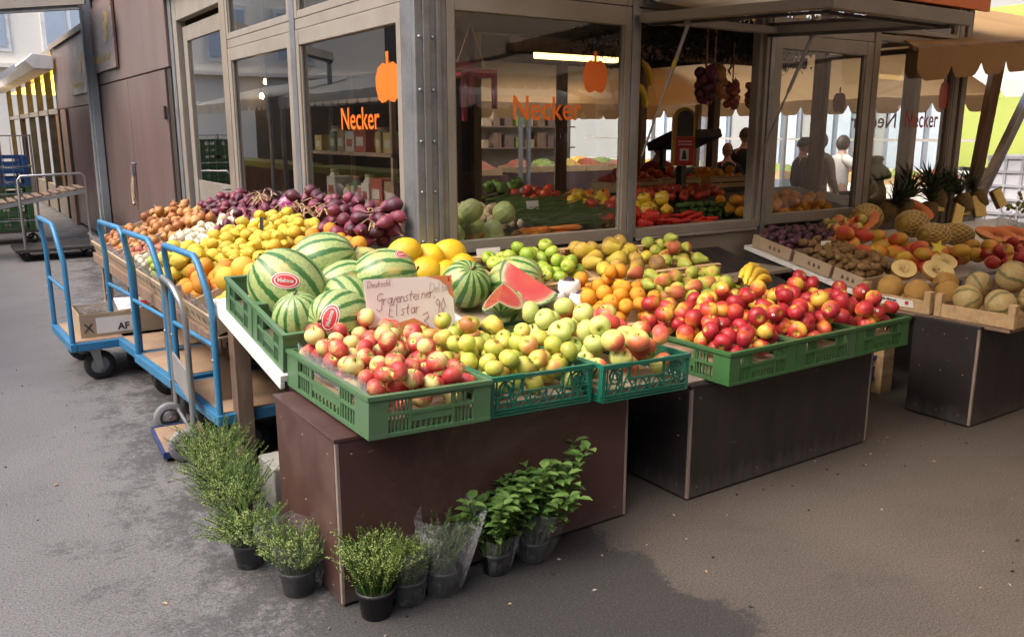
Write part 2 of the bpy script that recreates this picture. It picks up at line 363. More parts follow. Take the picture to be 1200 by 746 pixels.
# damp asphalt near the stands, drying towards the alley
d1 = math_(nt, 'ADD', math_(nt, 'MULTIPLY_ADD', sx.outputs[1], -.055, math_(nt, 'MULTIPLY', sx.outputs[0], .52)), math_(nt, 'MULTIPLY', n_med, 1.35))
d1 = math_(nt, 'ADD', d1, math_(nt, 'MULTIPLY', noise(nt, P_, 13, 6, .75, .6), 1.1))
d1 = math_(nt, 'ADD', d1, math_(nt, 'MULTIPLY', n_mid, .8))
wet = ramp(nt, d1, [(.0, 0), (1.0, 1)])
wet = ramp(nt, math_(nt, 'MULTIPLY_ADD', d1, 1.0, -1.14), [(.52, 0), (.78, 1)])
alley = ramp(nt, n_big, [(.35, (.160,.153,.150)), (.65, (.128,.122,.120))])
alley = mixc(nt, math_(nt, 'MULTIPLY', wet, math_(nt, 'MINIMUM', math_(nt, 'MAXIMUM', math_(nt, 'MULTIPLY_ADD', sx.outputs[0], .42, .34), .55), .95)), alley, (.024,.022,.022))
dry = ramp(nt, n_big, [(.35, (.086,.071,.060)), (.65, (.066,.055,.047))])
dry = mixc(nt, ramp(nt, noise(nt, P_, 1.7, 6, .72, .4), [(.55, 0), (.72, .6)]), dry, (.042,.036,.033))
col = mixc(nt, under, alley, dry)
col = mixc(nt, 1.0, col, agg, 'MULTIPLY')
spk = math_(nt, 'MULTIPLY', math_(nt, 'LESS_THAN', vor.outputs['Distance'], .16), .35)
col = mixc(nt, spk, col, (.27,.25,.24))
nt.links.new(col, b.inputs['Base Color'])
nt.links.new(math_(nt, 'MULTIPLY_ADD', wet, -.06, .84), b.inputs['Roughness'])
bump(nt, b, math_(nt, 'ADD', n_fine, math_(nt, 'MULTIPLY', n_mid, .5)), .2, .004)
g = MB(); g.add([(-90,-90,0),(120,-90,0),(120,120,0),(-90,120,0)], [(0,1,2,3)])
tag(g.build('ground', m), kind='structure')

# ---------------------------------------------------------------- text and decals
def text_mesh(s_, size, sx=1.0, extrude=.0008, align='LEFT', shear=0, bold=0):
    cu = bpy.data.curves.new('text', 'FONT'); cu.body = s_; cu.size = size; cu.extrude = extrude; cu.align_x = align; cu.shear = shear; cu.offset = bold
    cu.resolution_u = 3
    o = bpy.data.objects.new('text', cu); COL.objects.link(o)
    bpy.context.view_layer.update()
    me = bpy.data.meshes.new_from_object(o.evaluated_get(bpy.context.evaluated_depsgraph_get()))
    bpy.data.objects.remove(o); bpy.data.curves.remove(cu)
    me.transform(Matrix.Diagonal((sx, 1, 1, 1))); return me
def basis(o, x, y):
    """matrix whose local x,y run along the world vectors x,y and whose origin is o"""
    x = Vector(x).normalized(); y = Vector(y).normalized(); z = x.cross(y)
    M = Matrix((x, y, z)).transposed().to_4x4(); M.translation = Vector(o); return M
def put_text(name, s_, size, M, m, parent, sx=1.0, bold=0, shear=0, align='LEFT'):
    me = text_mesh(s_, size, sx, bold=bold, shear=shear, align=align); me.name = name
    off = root_off(parent)
    me.transform(Matrix.Translation(-off) @ M); me.materials.clear(); me.materials.append(m)
    o = bpy.data.objects.new(name, me); COL.objects.link(o); o.parent = parent; return o
def pepper_outline(w_, h):
    pts = [(-.46,.62),(-.36,.86),(-.18,.96),(-.05,.92),(-.05,1.22),(.05,1.22),(.05,.92),(.2,.96),(.38,.86),(.47,.62),(.46,.35),(.36,.1),(.24,0),(.1,.03),(0,.08),(-.1,.02),(-.24,0),(-.37,.1),(-.45,.35)]
    return [(x*w_, y*h) for x, y in pts]

# ---------------------------------------------------------------- kiosk
K = thing('market_kiosk', 'glazed market stall building with beige frames, orange lettering and pepper stickers', 'market kiosk', (2.19, 4.15, 0))
X0, Y0 = 2.19, 4.15; XE, YE, YF = 7.6, 9.35, 8.3
# galvanised corner post in three stepped strips with bolts
c = MB()
c.box(X0, Y0, 0, X0+.19, Y0+.04, 3.0); c.box(X0, Y0+.043, 0, X0+.04, Y0+.16, 3.0)
c.box(X0+.045, Y0-.012, 0, X0+.085, Y0-.002, 3.0); c.box(X0+.125, Y0-.014, 0, X0+.15, Y0-.002, 3.0)
cp = c.build('corner_post', M_['steel'], K, .003)
bb = MB()
for z in np.arange(.25, 2.9, .27):
    for x in (.025, .105):
        bb.lathe([(.0,.010),(.006,.009),(.010,.004),(.011,0)], 8, 0, Matrix.Translation((X0+x, Y0-.002, z)) @ Matrix.Rotation(R(90), 4, 'X'))
tag(bb.build('bolts', M_['steel'], cp), kind='stuff')

def wall_box(name, x0,y0,z0,x1,y1,z1, m, parent=K, bevel=.004): return MB().box(x0,y0,z0,x1,y1,z1).build(name, m, parent, bevel)
def window(name, axis, a0, a1, z0, z1, at, st=.06, top=.1, bot=.07, dep=.055, mat_=None, pane=True, thing_parent=K):
    """framed fixed window; axis 'x': lies along x in the plane y=at, 'y': lies along y in the plane x=at"""
    f = MB()
    def bx(u0, u1, w0, w1, d0=0, d1=dep):
        if axis == 'x': f.box(u0, at+d0, w0, u1, at+d1, w1)
        else: f.box(at+d0, u0, w0, at+d1, u1, w1)
    bx(a0, a0+st, z0, z1); bx(a1-st, a1, z0, z1); bx(a0+st, a1-st, z1-top, z1, .002, dep-.002); bx(a0+st, a1-st, z0, z0+bot, .002, dep-.002)
    # glazing bead
    q = .012
    bx(a0+st, a0+st+q, z0+bot, z1-top, .012, .03); bx(a1-st-q, a1-st, z0+bot, z1-top, .012, .03)
    w_ = f.build('window', mat_ or M_['frame'], thing_parent, .004)
    if pane:
        g = MB(); t = .03
        if axis == 'x': g.box(a0+st-.01, at+t, z0+bot-.01, a1-st+.01, at+t+.006, z1-top+.01)
        else: g.box(at+t, a0+st-.01, z0+bot-.01, at+t+.006, a1-st+.01, z1-top+.01)
        g.build('pane', M_['glass'], w_)
    return w_
# right facade (plane y = Y0)
w3 = window('window', 'x', 2.383, 3.70, .975, 2.40, Y0, st=.05, top=.11)
MB().box(3.703, Y0-.004, 0, 3.755, Y0+.09, 2.95).build('mullion', M_['steel'], K, .003)
# serving opening with its own frame
f = MB(); a0, a1 = 3.758, 5.0
f.box(a0, Y0+.01, .975, a0+.03, Y0+.08, 2.40); f.box(a1-.035, Y0+.005, .975, a1, Y0+.08, 2.40); f.box(a1-.075, Y0+.03, 1.03, a1-.036, Y0+.1, 2.36)
f.box(a0+.031, Y0+.005, .975, a1-.036, Y0+.1, 1.03); f.box(a0+.031, Y0-.012, .955, a1-.04, Y0+.02, .974); f.box(a0+.031, Y0+.01, 2.345, a1-.036, Y0+.08, 2.40)
f.build('serving_hatch_frame', M_['frame'], K, .004)
MB().box(5.003, Y0-.004, 0, 5.045, Y0+.09, 2.95).build('mullion', M_['steel'], K, .003)
w4 = window('window', 'x', 5.048, 6.21, .985, 2.33, Y0, st=.085, top=.10, bot=.075)
MB().box(6.213, Y0-.006, 0, 6.275, Y0+.1, 2.95).build('mullion', M_['taupe'], K, .003)
w5 = window('window', 'x', 6.278, 7.40, .985, 2.40, Y0, st=.02, top=.05, bot=.05, mat_=M_['taupe'])
MB().box(7.403, Y0-.004, 0, 7.47, Y0+.1, 2.95).box(7.52, Y0-.004, 0, 7.6, Y0+.1, 2.95).build('corner_post', M_['taupe'], K, .004)
MB().box(2.383, Y0+.012, .05, 7.40, Y0+.07, .95).build('wall', M_['taupe'], K, .004)
MB().box(2.383, Y0+.02, 0, 7.40, Y0+.06, .048).build('plinth', M_['darkmetal'], K)
# transoms and fascia
for (a, b_) in ((2.383,3.70),(3.758,5.0),(5.048,6.21),(6.278,7.40)):
    window('window', 'x', a, b_, 2.405 if a < 5 else 2.42, 2.93, Y0, st=.04, top=.05, bot=.035)
MB().box(5.048, Y0+.004, 2.333, 6.21, Y0+.06, 2.417).build('lintel', M_['frame'], K, .003)
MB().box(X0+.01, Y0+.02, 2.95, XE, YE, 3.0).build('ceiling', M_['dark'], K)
rf = MB().box(X0-.12, Y0-.12, 3.003, XE+.15, YE+.1, 3.12).build('roof', M_['taupe'], K, .01)
sb = MB().box(6.45, Y0-.05, 2.665, 7.75, Y0-.012, 2.93).build('signboard', M_['orange'], K, .004)
# left facade (plane x = X0)
def lwin(y0, y1, z0, z1, **k): return window('window', 'y', y0, y1, z0, z1, X0, **k)
w1 = lwin(4.315, 5.90, .985, 2.33, st=.055, top=.10, bot=.08)
MB().box(X0-.004, 5.903, 0, X0+.09, 5.997, 2.95).build('mullion', M_['steel'], K, .003)
w2 = lwin(6.0, 7.50, .985, 2.33, st=.075, top=.10, bot=.08)
MB().box(X0-.004, 7.503, 0, X0+.09, 7.66, 2.95).build('mullion', M_['taupe'], K, .003)
MB().box(X0+.004, 4.315, 2.333, X0+.07, 5.90, 2.40).build('lintel', M_['frame'], K, .003)
MB().box(X0+.004, 6.0, 2.333, X0+.07, 7.50, 2.40).build('lintel', M_['frame'], K, .003)
lwin(4.315, 5.90, 2.403, 2.94, st=.05, top=.06, bot=.05); lwin(6.0, 7.50, 2.403, 2.94, st=.05, top=.06, bot=.05)
MB().box(X0+.012, 4.315, .05, X0+.07, 7.50, .98).build('wall', M_['taupe'], K, .004)
# door, slightly set back, with its outer frame
MB().box(X0, 9.16, 0, X0+.09, 9.30, 2.94).box(X0+.002, 7.663, 2.72, X0+.088, 9.158, 2.94).build('door_frame', M_['frame'], K, .004)
d = MB(); y0, y1, dx = 7.70, 9.13, X0+.05
d.box(dx, y0, .06, dx+.05, y0+.12, 2.66); d.box(dx, y1-.14, .06, dx+.05, y1, 2.66); d.box(dx+.002, y0+.12, 2.52, dx+.048, y1-.14, 2.66); d.box(dx+.002, y0+.12, .06, dx+.048, y1-.14, .2)
d.box(dx+.012, y0+.12, .2, dx+.038, y1-.14, 1.18)
dr = d.build('door', M_['frame'], K, .004)
MB().box(dx+.02, y0+.12, 1.18, dx+.026, y1-.14, 2.52).build('pane', M_['glass'], dr)
MB().tube([(dx-.05, 7.80, 1.15), (dx-.05, 7.92, 1.15)], .010).tube([(dx, 7.80, 1.15), (dx-.05, 7.80, 1.15)], .010).build('handle', M_['steel'], dr)
MB().box(X0-.012, 9.303, 0, X0+.09, 9.42, 3.0).build('mullion', M_['steel'], K, .003)
# far side: solid rear at left, posts, end wall glazing
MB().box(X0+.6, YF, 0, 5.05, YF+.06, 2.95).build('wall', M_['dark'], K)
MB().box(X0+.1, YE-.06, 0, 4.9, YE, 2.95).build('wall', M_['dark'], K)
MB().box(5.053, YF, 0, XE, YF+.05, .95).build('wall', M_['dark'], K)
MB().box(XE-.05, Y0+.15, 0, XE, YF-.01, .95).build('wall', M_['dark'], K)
for (x, y) in ((5.10, YF-.03), (6.3, YF-.03), (7.55, YF-.05), (7.52, 7.0), (7.55, 5.62), (7.55, 4.62)):
    MB().box(x-.05, y-.05, 0, x+.05, y+.05, 2.95).build('mullion', M_['oldwood'], K, .004)
we = window('window', 'y', 4.68, 5.57, .98, 2.40, XE-.06, st=.03, top=.05, bot=.05, mat_=M_['taupe'])
MB().box(3.0, 6.4, 2.48, 7.2, 6.55, 2.62).build('ceiling_beam', M_['dark'], K)
MB().box(XE-.06, Y0+.15, 2.42, XE-.01, YF-.1, 2.93).build('lintel', M_['dark'], K); MB().box(5.06, YF, 2.42, XE-.07, YF+.05, 2.93).build('lintel', M_['dark'], K)
# lettering and pepper stickers on the glass
def sticker(parent, txt_o, size, sx, pep_o, pw, ph, xdir, m, zoff, mirror=False):
    put_text('lettering', 'Necker', size, basis(Vector(txt_o) + Vector(zoff), xdir, (0,0,1)), m, parent, sx, bold=.0012)
    if pep_o: MB().prism(pepper_outline(pw, ph), .0012, basis(Vector(pep_o) + Vector(zoff), xdir, (0,0,1))).build('pepper_sticker', m, parent)
gy = Y0 + .0275
sticker(w3, (2.82, gy, 1.722), .195, .86, (3.435, gy, 1.885), .205, .20, (1,0,0), M_['orange'], (0,0,0))
put_text('lettering', '19', .085, basis((3.17, gy+.012, 1.585), (1,0,0), (0,0,1)), M_['ink'], w3, .8)
gx = X0 + .0275
sticker(w1, (gx, 5.235, 1.668), .19, .98, (gx, 4.54, 1.815), .34, .23, (0,-1,0), M_['orange'], (0,0,0))
sticker(w5, (6.76, gy, 1.69), .20, .80, (7.30, gy, 1.84), .155, .24, (1,0,0), M_['redfilm'], (0,0,0))
ge = XE - .027
sticker(we, (ge, 4.76, 1.69), .20, .80, (ge, 5.40, 1.84), .16, .20, (0,1,0), M_['redfilm'], (0,0,0))

# hinged glazed flap propped open above the serving hatch
fl = thing('window_flap', 'glazed hatch flap propped open outwards over the serving opening', 'window flap', (4.36, 4.1, 2.33))
A = Vector((3.765, 4.12, 2.335)); B = Vector((4.965, 4.12, 2.335)); Dv = Vector((0, -1.37, -.065))
fm = MB()
fm.beam(A, A+Dv, .07, .055, 0); fm.beam(B, B+Dv, .07, .055, 0)
fm.beam(A+Dv*.965+Vector((.036,0,0)), B+Dv*.965-Vector((.036,0,0)), .09, .05, 0); fm.beam(A+Dv*.03+Vector((.036,0,0)), B+Dv*.03-Vector((.036,0,0)), .07, .05, 0)
fm.beam(A+Dv*1.002+Vector((-.03,0,.005)), B+Dv*1.002+Vector((.03,0,.005)), .018, .075, 0)
fm.build('frame', M_['frame'], fl, .004)
lo = MB(); lo.beam(A+Vector((.05,-.02,-.036)), A+Dv*.95+Vector((.05,0,-.036)), .03, .016); lo.beam(B+Vector((-.05,-.02,-.036)), B+Dv*.95+Vector((-.05,0,-.036)), .05, .02); lo.beam(A+Dv*.9+Vector((.08,0,-.034)), B+Dv*.9+Vector((-.08,0,-.034)), .04, .015)
lo.build('gasket', M_['darkmetal'], fl)
n_ = Vector((1,0,0)).cross(Dv.normalized())
gq = MB(); q0 = A + Dv*.05 + Vector((.03,0,0)); q1 = B + Dv*.05 - Vector((.03,0,0)); q2 = B + Dv*.94 - Vector((.03,0,0)); q3 = A + Dv*.94 + Vector((.03,0,0))
gq.add([q0,q1,q2,q3] + [p + Vector((0,0,.006)) for p in (q0,q1,q2,q3)], [(0,1,2,3),(7,6,5,4),(0,4,5,1),(1,5,6,2),(2,6,7,3),(3,7,4,0)]).build('pane', M_['glass'], fl)
M_['brass'] = mat('yellow_strut_collar', (.5,.36,.05), None, 20, .5)
for x, sgn in ((3.79, 1), (4.935, -1)):
    p0 = Vector((x, 3.765, 2.265)); p1 = Vector((x, 4.125, 1.50)); mid = p0.lerp(p1, .45)
    s_ = MB().tube([p0, mid], .012, 8).tube([mid, p1], .007, 8).tube([p0+Vector((-.015,0,.01)), p0+Vector((.015,0,.01))], .018, 8).build('gas_strut', M_['silver'], fl)
    if sgn == 1: MB().tube([p0.lerp(p1, .24), p0.lerp(p1, .31)], .0135, 8).build('collar', M_['brass'], s_)
# ---------------------------------------------------------------- brown shuttered stalls further along the alley
def brown_stall(y0, y1, ztop, seam, x, label, sign=None, doors=()):
    b = thing('brown_stall', label, 'market stall', (x, (y0+y1)/2, 0))
    nb = max(1, int(round((y1-y0)/1.5)))
    MB().box(x+.01, y0, seam+.012, x+2.6, y1, ztop).build('upper_wall', M_['brownwall'], b, .006)
    MB().box(x+.03, y0+.01, .05, x+2.5, y1-.01, seam+.01).build('wall', M_['dark'], b)
    ys = doors
    for (a, c_) in ys:
        MB().box(x+.008, a, .06, x+.028, c_, seam-.004).build('door', M_['brownwall'], b, .004)
    MB().box(x-.03, y0, ztop, x+2.8, y1+.05, ztop+.05).box(x-.045, y0, ztop-.03, x-.031, y1+.05, ztop+.06).build('roof', M_['taupe'], b, .004)
    return b
b1 = brown_stall(9.44, 13.95, 3.48, 2.29, 2.14, 'brown shuttered stall beside the glazed kiosk, with two closed doors', doors=((9.62, 11.60), (11.62, 13.75)))
# padlocked bar and chain hanging on the split between the doors
pl = MB(); pl.tube([(2.135, 11.50, 1.27), (2.135, 11.74, 1.27)], .012).box(2.10, 11.58, 1.12, 2.14, 11.66, 1.24)
ph = pl.build('hasp', M_['steel'], b1)
MB().tube([(2.12, 11.62, 1.13), (2.10, 11.66, .98), (2.11, 11.70, .80), (2.10, 11.62, .76)], .018).tube([(2.115, 11.60, 1.12), (2.10, 11.57, .93), (2.11, 11.6, .84)], .016).build('rope', mat('tied_rope', (.42,.33,.24), (.3,.23,.17), 60, .9, 0, 150, .8), ph)
for y in (9.66, 13.70):
    for z in (.5, 1.85): MB().box(2.115, y-.03, z-.07, 2.138, y+.03, z+.07).build('hinge', M_['darkmetal'], b1, .003)
def schuster(parent, x, y0, y1, z0, z1):
    p = MB().box(x-.035, y0, z0, x-.004, y1, z1).build('signboard', M_['bronze'], parent, .003)
    w_ = y1 - y0; h = z1 - z0
    put_text('lettering', 'Schuster', h*.20, basis((x-.037, y1-.10*w_, z0+.14*h), (0,-1,0), (0,0,1)), M_['gold'], p, w_/h*1.05, bold=.004)
    # gold flame-like emblem
    em = [(.0,.0),(.06,.10),(.03,.18),(.10,.28),(.08,.40),(.16,.34),(.17,.22),(.12,.14),(.14,.04),(.08,-.08)]
    MB().prism([(u*w_*1.6, v*h*1.0) for u, v in em], .002, basis((x-.037, y0+.42*w_, z0+.46*h), (0,-1,0), (0,0,1))).build('emblem', M_['gold'], p)
schuster(b1, 2.14, 12.0, 13.75, 2.45, 3.30)
b2 = brown_stall(14.2, 18.6, 3.17, 2.06, 2.16, 'lower brown stall with gold lettered sign and half open dark doorway', doors=((14.5, 17.2),))
schuster(b2, 2.16, 14.55, 16.3, 2.24, 2.98)
MB().box(2.12, 17.25, 0, 2.20, 17.9, 2.05).build('door_frame', M_['oldwood'], b2, .004)
po = MB().box(2.03, 13.6, 0, 2.13, 13.98, 4.2).box(2.0, 13.66, 0, 2.029, 13.72, 4.2).build('steel_post', M_['postgrey'], None, .004, recenter=True)
tag(po, 'galvanised steel post standing between the two brown stalls', 'post')
# glazed stall with warm lit panes
b3 = thing('glazed_stall', 'far glazed stall with warm yellow light behind its upper panes', 'market stall', (2.19, 22, 0))
M_['warm'] = emat('warm_lit_ceiling', (1, .62, .08), 1.6)
MB().box(2.3, 18.75, 2.75, 4.5, 30, 2.78).build('lit_ceiling', M_['warm'], b3)
MB().box(4.5, 18.75, 0, 4.6, 30, 3.1).build('wall', M_['cream'], b3)
MB().box(2.2, 18.7, 0, 2.3, 30, .55).build('wall', M_['taupe'], b3)
for y in (18.7, 20.3, 22.1, 24.2, 26.7, 30.0): MB().box(2.17, y-.06, 0, 2.29, y+.06, 3.1).build('mullion', M_['darkmetal'], b3)
MB().box(2.18, 18.7, 2.0, 2.28, 30, 2.10).build('transom', M_['frame'], b3)
for y0, y1 in ((18.76,20.24),(20.36,22.04),(22.16,24.14),(24.26,26.64)): MB().box(2.235, y0, .55, 2.241, y1, 2.0).build('pane', M_['glass'], b3)
MB().box(2.15, 18.7, 3.1, 4.6, 30, 3.2).build('roof', M_['taupe'], b3)
bx = MB(); bx.box(1.35, 17.6, 2.72, 2.12, 30, 3.02).build('tmp', M_['white']) if False else None
aw = MB(); pr = [(2.13,3.02),(1.80,3.05),(1.66,2.92),(1.80,2.78),(2.13,2.78)]
Mx = Matrix(((1,0,0,0),(0,0,1,18.2),(0,1,0,0),(0,0,0,1)))
aw.prism(pr, 12, Mx)
ac = thing('awning_cassette', 'white retracted awning cassette above the far glazed stall', 'awning', (1.9, 20, 2.9))
aw.build('cassette', M_['white'], ac, .01)
MB().beam((1.55, 18.6, 2.82), (.75, 18.6, 2.30), .06, .10).beam((.75, 18.6, 2.30), (.75, 29.5, 2.30), .08, .10).beam((1.55, 29.4, 2.82), (.75, 29.4, 2.30), .06, .1).build('folding_arm', M_['white'], ac)
# far end of the alley: cream house, small brown kiosk
h = thing('cream_house', 'pale cream town house with white windows closing the alley', 'house', (4, 38, 0))
MB().box(-14, 38, 0, 22, 40, 13).build('wall', M_['cream'], h)
M_['pane_far'] = mat('reflecting_pane', (.45,.52,.60), (.38,.45,.53), .8, .12)
for x in (-9.6,-6.6,-3.6, -.6, 2.15, 5.1, 8.1, 11.1):
    for z in (4.7, 8.6):
        fr = MB().box(x-.95, 37.93, z-.12, x+.95, 37.999, z+2.2).build('window', M_['white'], h, .01)
        for q in (-1, 1): MB().box(x+q*.44-.36, 37.90, z+.05, x+q*.44+.36, 37.929, z+2.0).build('pane', M_['pane_far'], fr)
MB().box(-14, 37.7, 4.0, 22, 37.99, 4.15).build('ledge', M_['cream'], h)
bk = thing('brown_kiosk', 'small reddish brown kiosk with white fascia beyond the crates', 'market stall', (.7, 26, 0))
MB().box(-1.8, 25, 0, 1.55, 27, 2.30).build('wall', mat('redbrown_board', (.19,.11,.115), (.15,.085,.09), 2, .5), bk, .01)
MB().box(-1.9, 24.9, 2.302, 1.65, 27.1, 2.48).build('fascia', M_['white'], bk, .01)
MB().box(1.15, 24.96, 2.0, 1.5, 24.999, 2.15).build('sign', M_['redink'], bk)
MB().box(.9, 24.97, 0, 1.0, 24.998, 2.3).build('corner_trim', M_['white'], bk)

# awnings and canopies ------------------------------------------------------------
def valance(mb, p, q, d0, d1, period, mi=0, z0=0):
    """scalloped fabric strip hanging from the line p-q"""
    p = Vector(p); q = Vector(q); L = (q-p).length; n = max(2, int(L/period))*12; nz = 4
    def fn(u, v):
        ph = (u * n / 12) % 1.0
        s_ = min(1, max(0, 1.7*sin(pi*ph)))**.8
        P = p.lerp(q, u); dep = d0 + d1 * s_
        side = (q-p).cross(Vector((0,0,1))).normalized()
        return P + Vector((0,0,-dep*v)) + side * (.012*sin(u*L*7.3) + .02*v*sin(u*L*3.1))
    return mb.grid(fn, n, nz, mi)
def sheet(mb, a, b, c, d, nu=12, nv=6, sag=.04, mi=0):
    a, b, c, d = map(Vector, (a, b, c, d))
    return mb.grid(lambda u, v: a.lerp(b, u).lerp(d.lerp(c, u), v) + Vector((0,0,-sag*abs(sin(u*pi*3))*sin(v*pi))), nu, nv, mi)
def solid(o, t=.004):
    md = o.modifiers.new('thickness', 'SOLIDIFY'); md.thickness = t; md.offset = 0; return o
# wide canopy over the right hand stands
cn = thing('stall_canopy', 'broad tan fabric canopy over the right hand fruit stands', 'canopy', (5, 1.5, 2.8))
s_ = MB(); sheet(s_, (2.1,-4.2,2.62), (12.4,-4.2,2.62), (12.4,4.02,3.10), (2.1,4.02,3.10), 18, 10, .03)
s_.build('canopy_fabric', M_['cloth_tan'], cn)
s_ = MB(); valance(s_, (2.1,-4.2,2.62), (12.4,-4.2,2.62), .16, .07, .3); valance(s_, (2.1,-4.2,2.62), (2.1,1.4,2.95), .10, .06, .3)
s_.build('valance', M_['cloth_tan'], cn)
for x in (2.16, 4.55, 6.9, 9.3, 12.3): MB().beam((x, -4.15, 2.59), (x, 4.0, 3.06), .05, .06).build('rafter', M_['steel'], cn)
for x in (2.25, 7.3, 12.3): MB().box(x-.04, -4.1, 0, x+.04, -4.02, 2.57).build('pole', M_['steel'], cn)
# beige awning at the right with scalloped edge
ra = thing('scalloped_awning', 'beige awning with scalloped valance on slanted poles at the right', 'awning', (8, 4, 2.4))
s_ = MB(); sheet(s_, (6.32,3.86,2.27), (9.9,3.86,2.58), (9.9,5.2,2.95), (7.62,5.2,2.75), 14, 6, .03); s_.build('awning_fabric', M_['cloth_beige'], ra)
s_ = MB()
valance(s_, (6.32,3.85,2.275), (9.9,3.85,2.585), .15, .10, .42)
s_.build('valance', M_['cloth_beige'], ra)
MB().tube([(6.32,3.88,2.27),(9.9,3.88,2.57)], .02).build('front_rail', M_['oldwood'], ra)
MB().beam((9.18, 4.70, 2.55), (9.32, 4.98, 0), .11, .09).build('pole', M_['oldwood'], ra, .005)
MB().beam((9.62, 4.40, 2.55), (8.72, 4.80, .2), .10, .07).build('pole', M_['silver'], ra, .005)
# awning on the far side of the kiosk
fa = thing('far_awning', 'tan awning with sunlit scalloped edge behind the kiosk', 'awning', (8.6, 7.5, 2.2))
s_ = MB(); sheet(s_, (7.66,4.9,2.62), (7.66,12.5,2.62), (9.6,12.5,2.06), (9.6,4.9,2.06), 14, 6, .03); s_.build('awning_fabric', M_['cloth_beige'], fa)
s_ = MB(); valance(s_, (9.6,4.9,2.06), (9.6,12.5,2.06), .08, .11, .36); s_.build('valance', M_['cloth_beige'], fa)
MB().beam((9.55, 9.2, 0), (9.55, 9.2, 2.05), .07, .07, 0, (1,0,0)).beam((9.55, 5.9, 0), (9.55, 5.9, 2.05), .07, .07, 0, (1,0,0)).build('pole', M_['oldwood'], fa)
# second row of stalls across the far street
fb = thing('far_awning', 'white awning of a stall across the street behind the kiosk', 'awning', (13.5, 11, 2.5))
s_ = MB(); sheet(s_, (14.4,4,2.9), (14.4,20,2.9), (12.6,20,2.35), (12.6,4,2.35), 14, 4, .03); s_.build('awning_fabric', M_['cloth_white'], fb)
s_ = MB(); valance(s_, (12.6,4,2.35), (12.6,20,2.35), .12, .10, .4); s_.build('valance', M_['cloth_white'], fb)
for y in (8.4, 12, 16.5): MB().box(12.62, y-.04, 0, 12.7, y+.04, 2.3).build('pole', M_['steel'], fb)
# bright buildings beyond
M_['wallwhite'] = mat('white_render', (.27,.28,.28), (.24,.25,.25), .5, .9)
M_['bluegrey'] = mat('bluegrey_cladding', (.17,.20,.25), (.14,.17,.21), .8, .5)
M_['lime'] = mat('lime_green_panel', (.28,.33,.07), (.25,.30,.06), 1, .5)
sh = thing('white_shop', 'white and blue grey shop front across the street behind the kiosk', 'building', (19, 12, 0))
MB().box(19, 4.5, 0, 21, 30, 9).build('wall', M_['wallwhite'], sh)
for y0, y1, m_ in ((4.8, 6.4, 0), (6.7, 8.4, 0), (10.6, 12.2, 0), (12.5, 14.1, 0), (14.6, 16.2, 0), (17.0, 18.6, 0), (19, 20.6, 0)):
    MB().box(18.93, y0, .1, 18.995, y1, 3.2).build('shop_window', M_['bluegrey'], sh); 
    for k in range(3): MB().box(18.88, y0+.1+k*.5, .3, 18.927, y0+.45+k*.5, 3.0).build('pane', M_['pane_far'], sh)
lp = MB().box(18.85, 8.65, .9, 18.9, 10.35, 4.2).build('advert_panel', M_['lime'], sh, .01)
put_text('lettering', 'Grünes', .42, basis((18.84, 10.1, 2.35), (0,-1,0), (0,0,1)), mat('faint_green_print', (.42,.48,.1), None, 10, .6), lp, .9, shear=.3)
# awning edge in the upper left corner
ta = thing('grey_awning', 'brown grey awning edge reaching in high over the alley', 'awning', (.6, 13, 3.3))
s_ = MB(); s_.add([(-3,17.9,3.14),(1.78,11.73,3.14),(1.80,11.76,3.30),(-3,17.93,3.30),(-3,21,3.9),(1.9,15.5,3.9)], [(0,1,2,3),(3,2,5,4)])
solid(s_.build('awning_fabric', M_['cloth_brown'], ta), .02)
MB().beam((-3,18.0,3.12),(1.75,11.86,3.12), .06, .05).build('front_rail', M_['steel'], ta)
MB().beam((-2.9,17.9,0),(-2.9,17.9,3.1), .07, .07, 0, (1,0,0)).build('pole', M_['steel'], ta)

# stalls on the other side of the alley (they mirror in the left windows)
def opposite_stall(y0, y1, x, label):
    t = thing('opposite_stall', label, 'market stall', (x-1, (y0+y1)/2, 0))
    MB().box(x-2.4, y0+.1, 0, x-1.9, y1-.1, 2.6).build('wall', M_['dark'], t)
    MB().box(x-1.2, y0+.3, 0, x-.4, y1-.3, .85).build('counter', M_['brownboard'], t)
    MB().box(x-1.2, y0+.3, .852, x-.4, y1-.3, .98).build('produce_heap', mat('mixed_produce', (.5,.2,.05), (.2,.35,.06), 6, .5, contrast=(.45,.5)), t)
    s_ = MB(); sheet(s_, (x-2.4,y0,2.95), (x-2.4,y1,2.95), (x,y1,2.35), (x,y0,2.35), 10, 4, .03); s_.build('awning_fabric', M_['cloth_white'], t)
    s_ = MB(); valance(s_, (x,y0,2.35), (x,y1,2.35), .14, .10, .38); s_.build('valance', M_['cloth_white'], t)
    for y in (y0+.1, y1-.1): MB().box(x-.1, y-.04, 0, x-.02, y+.04, 2.34).build('pole', M_['steel'], t)
opposite_stall(6.2, 11.2, -1.6, 'stall with white scalloped awning across the alley, nearer one')
opposite_stall(18.0, 25.0, -1.6, 'stall with white scalloped awning across the alley, farthest one')
opposite_stall(11.5, 17.5, -1.6, 'stall with white scalloped awning across the alley, further one')
hb = thing('grey_house', 'grey town house behind the opposite stalls', 'house', (-14, 12, 0))
MB().box(-16, -20, 0, -13, 36, 11).build('wall', mat('grey_render', (.15,.14,.13), (.12,.11,.10), .5, .9), hb)
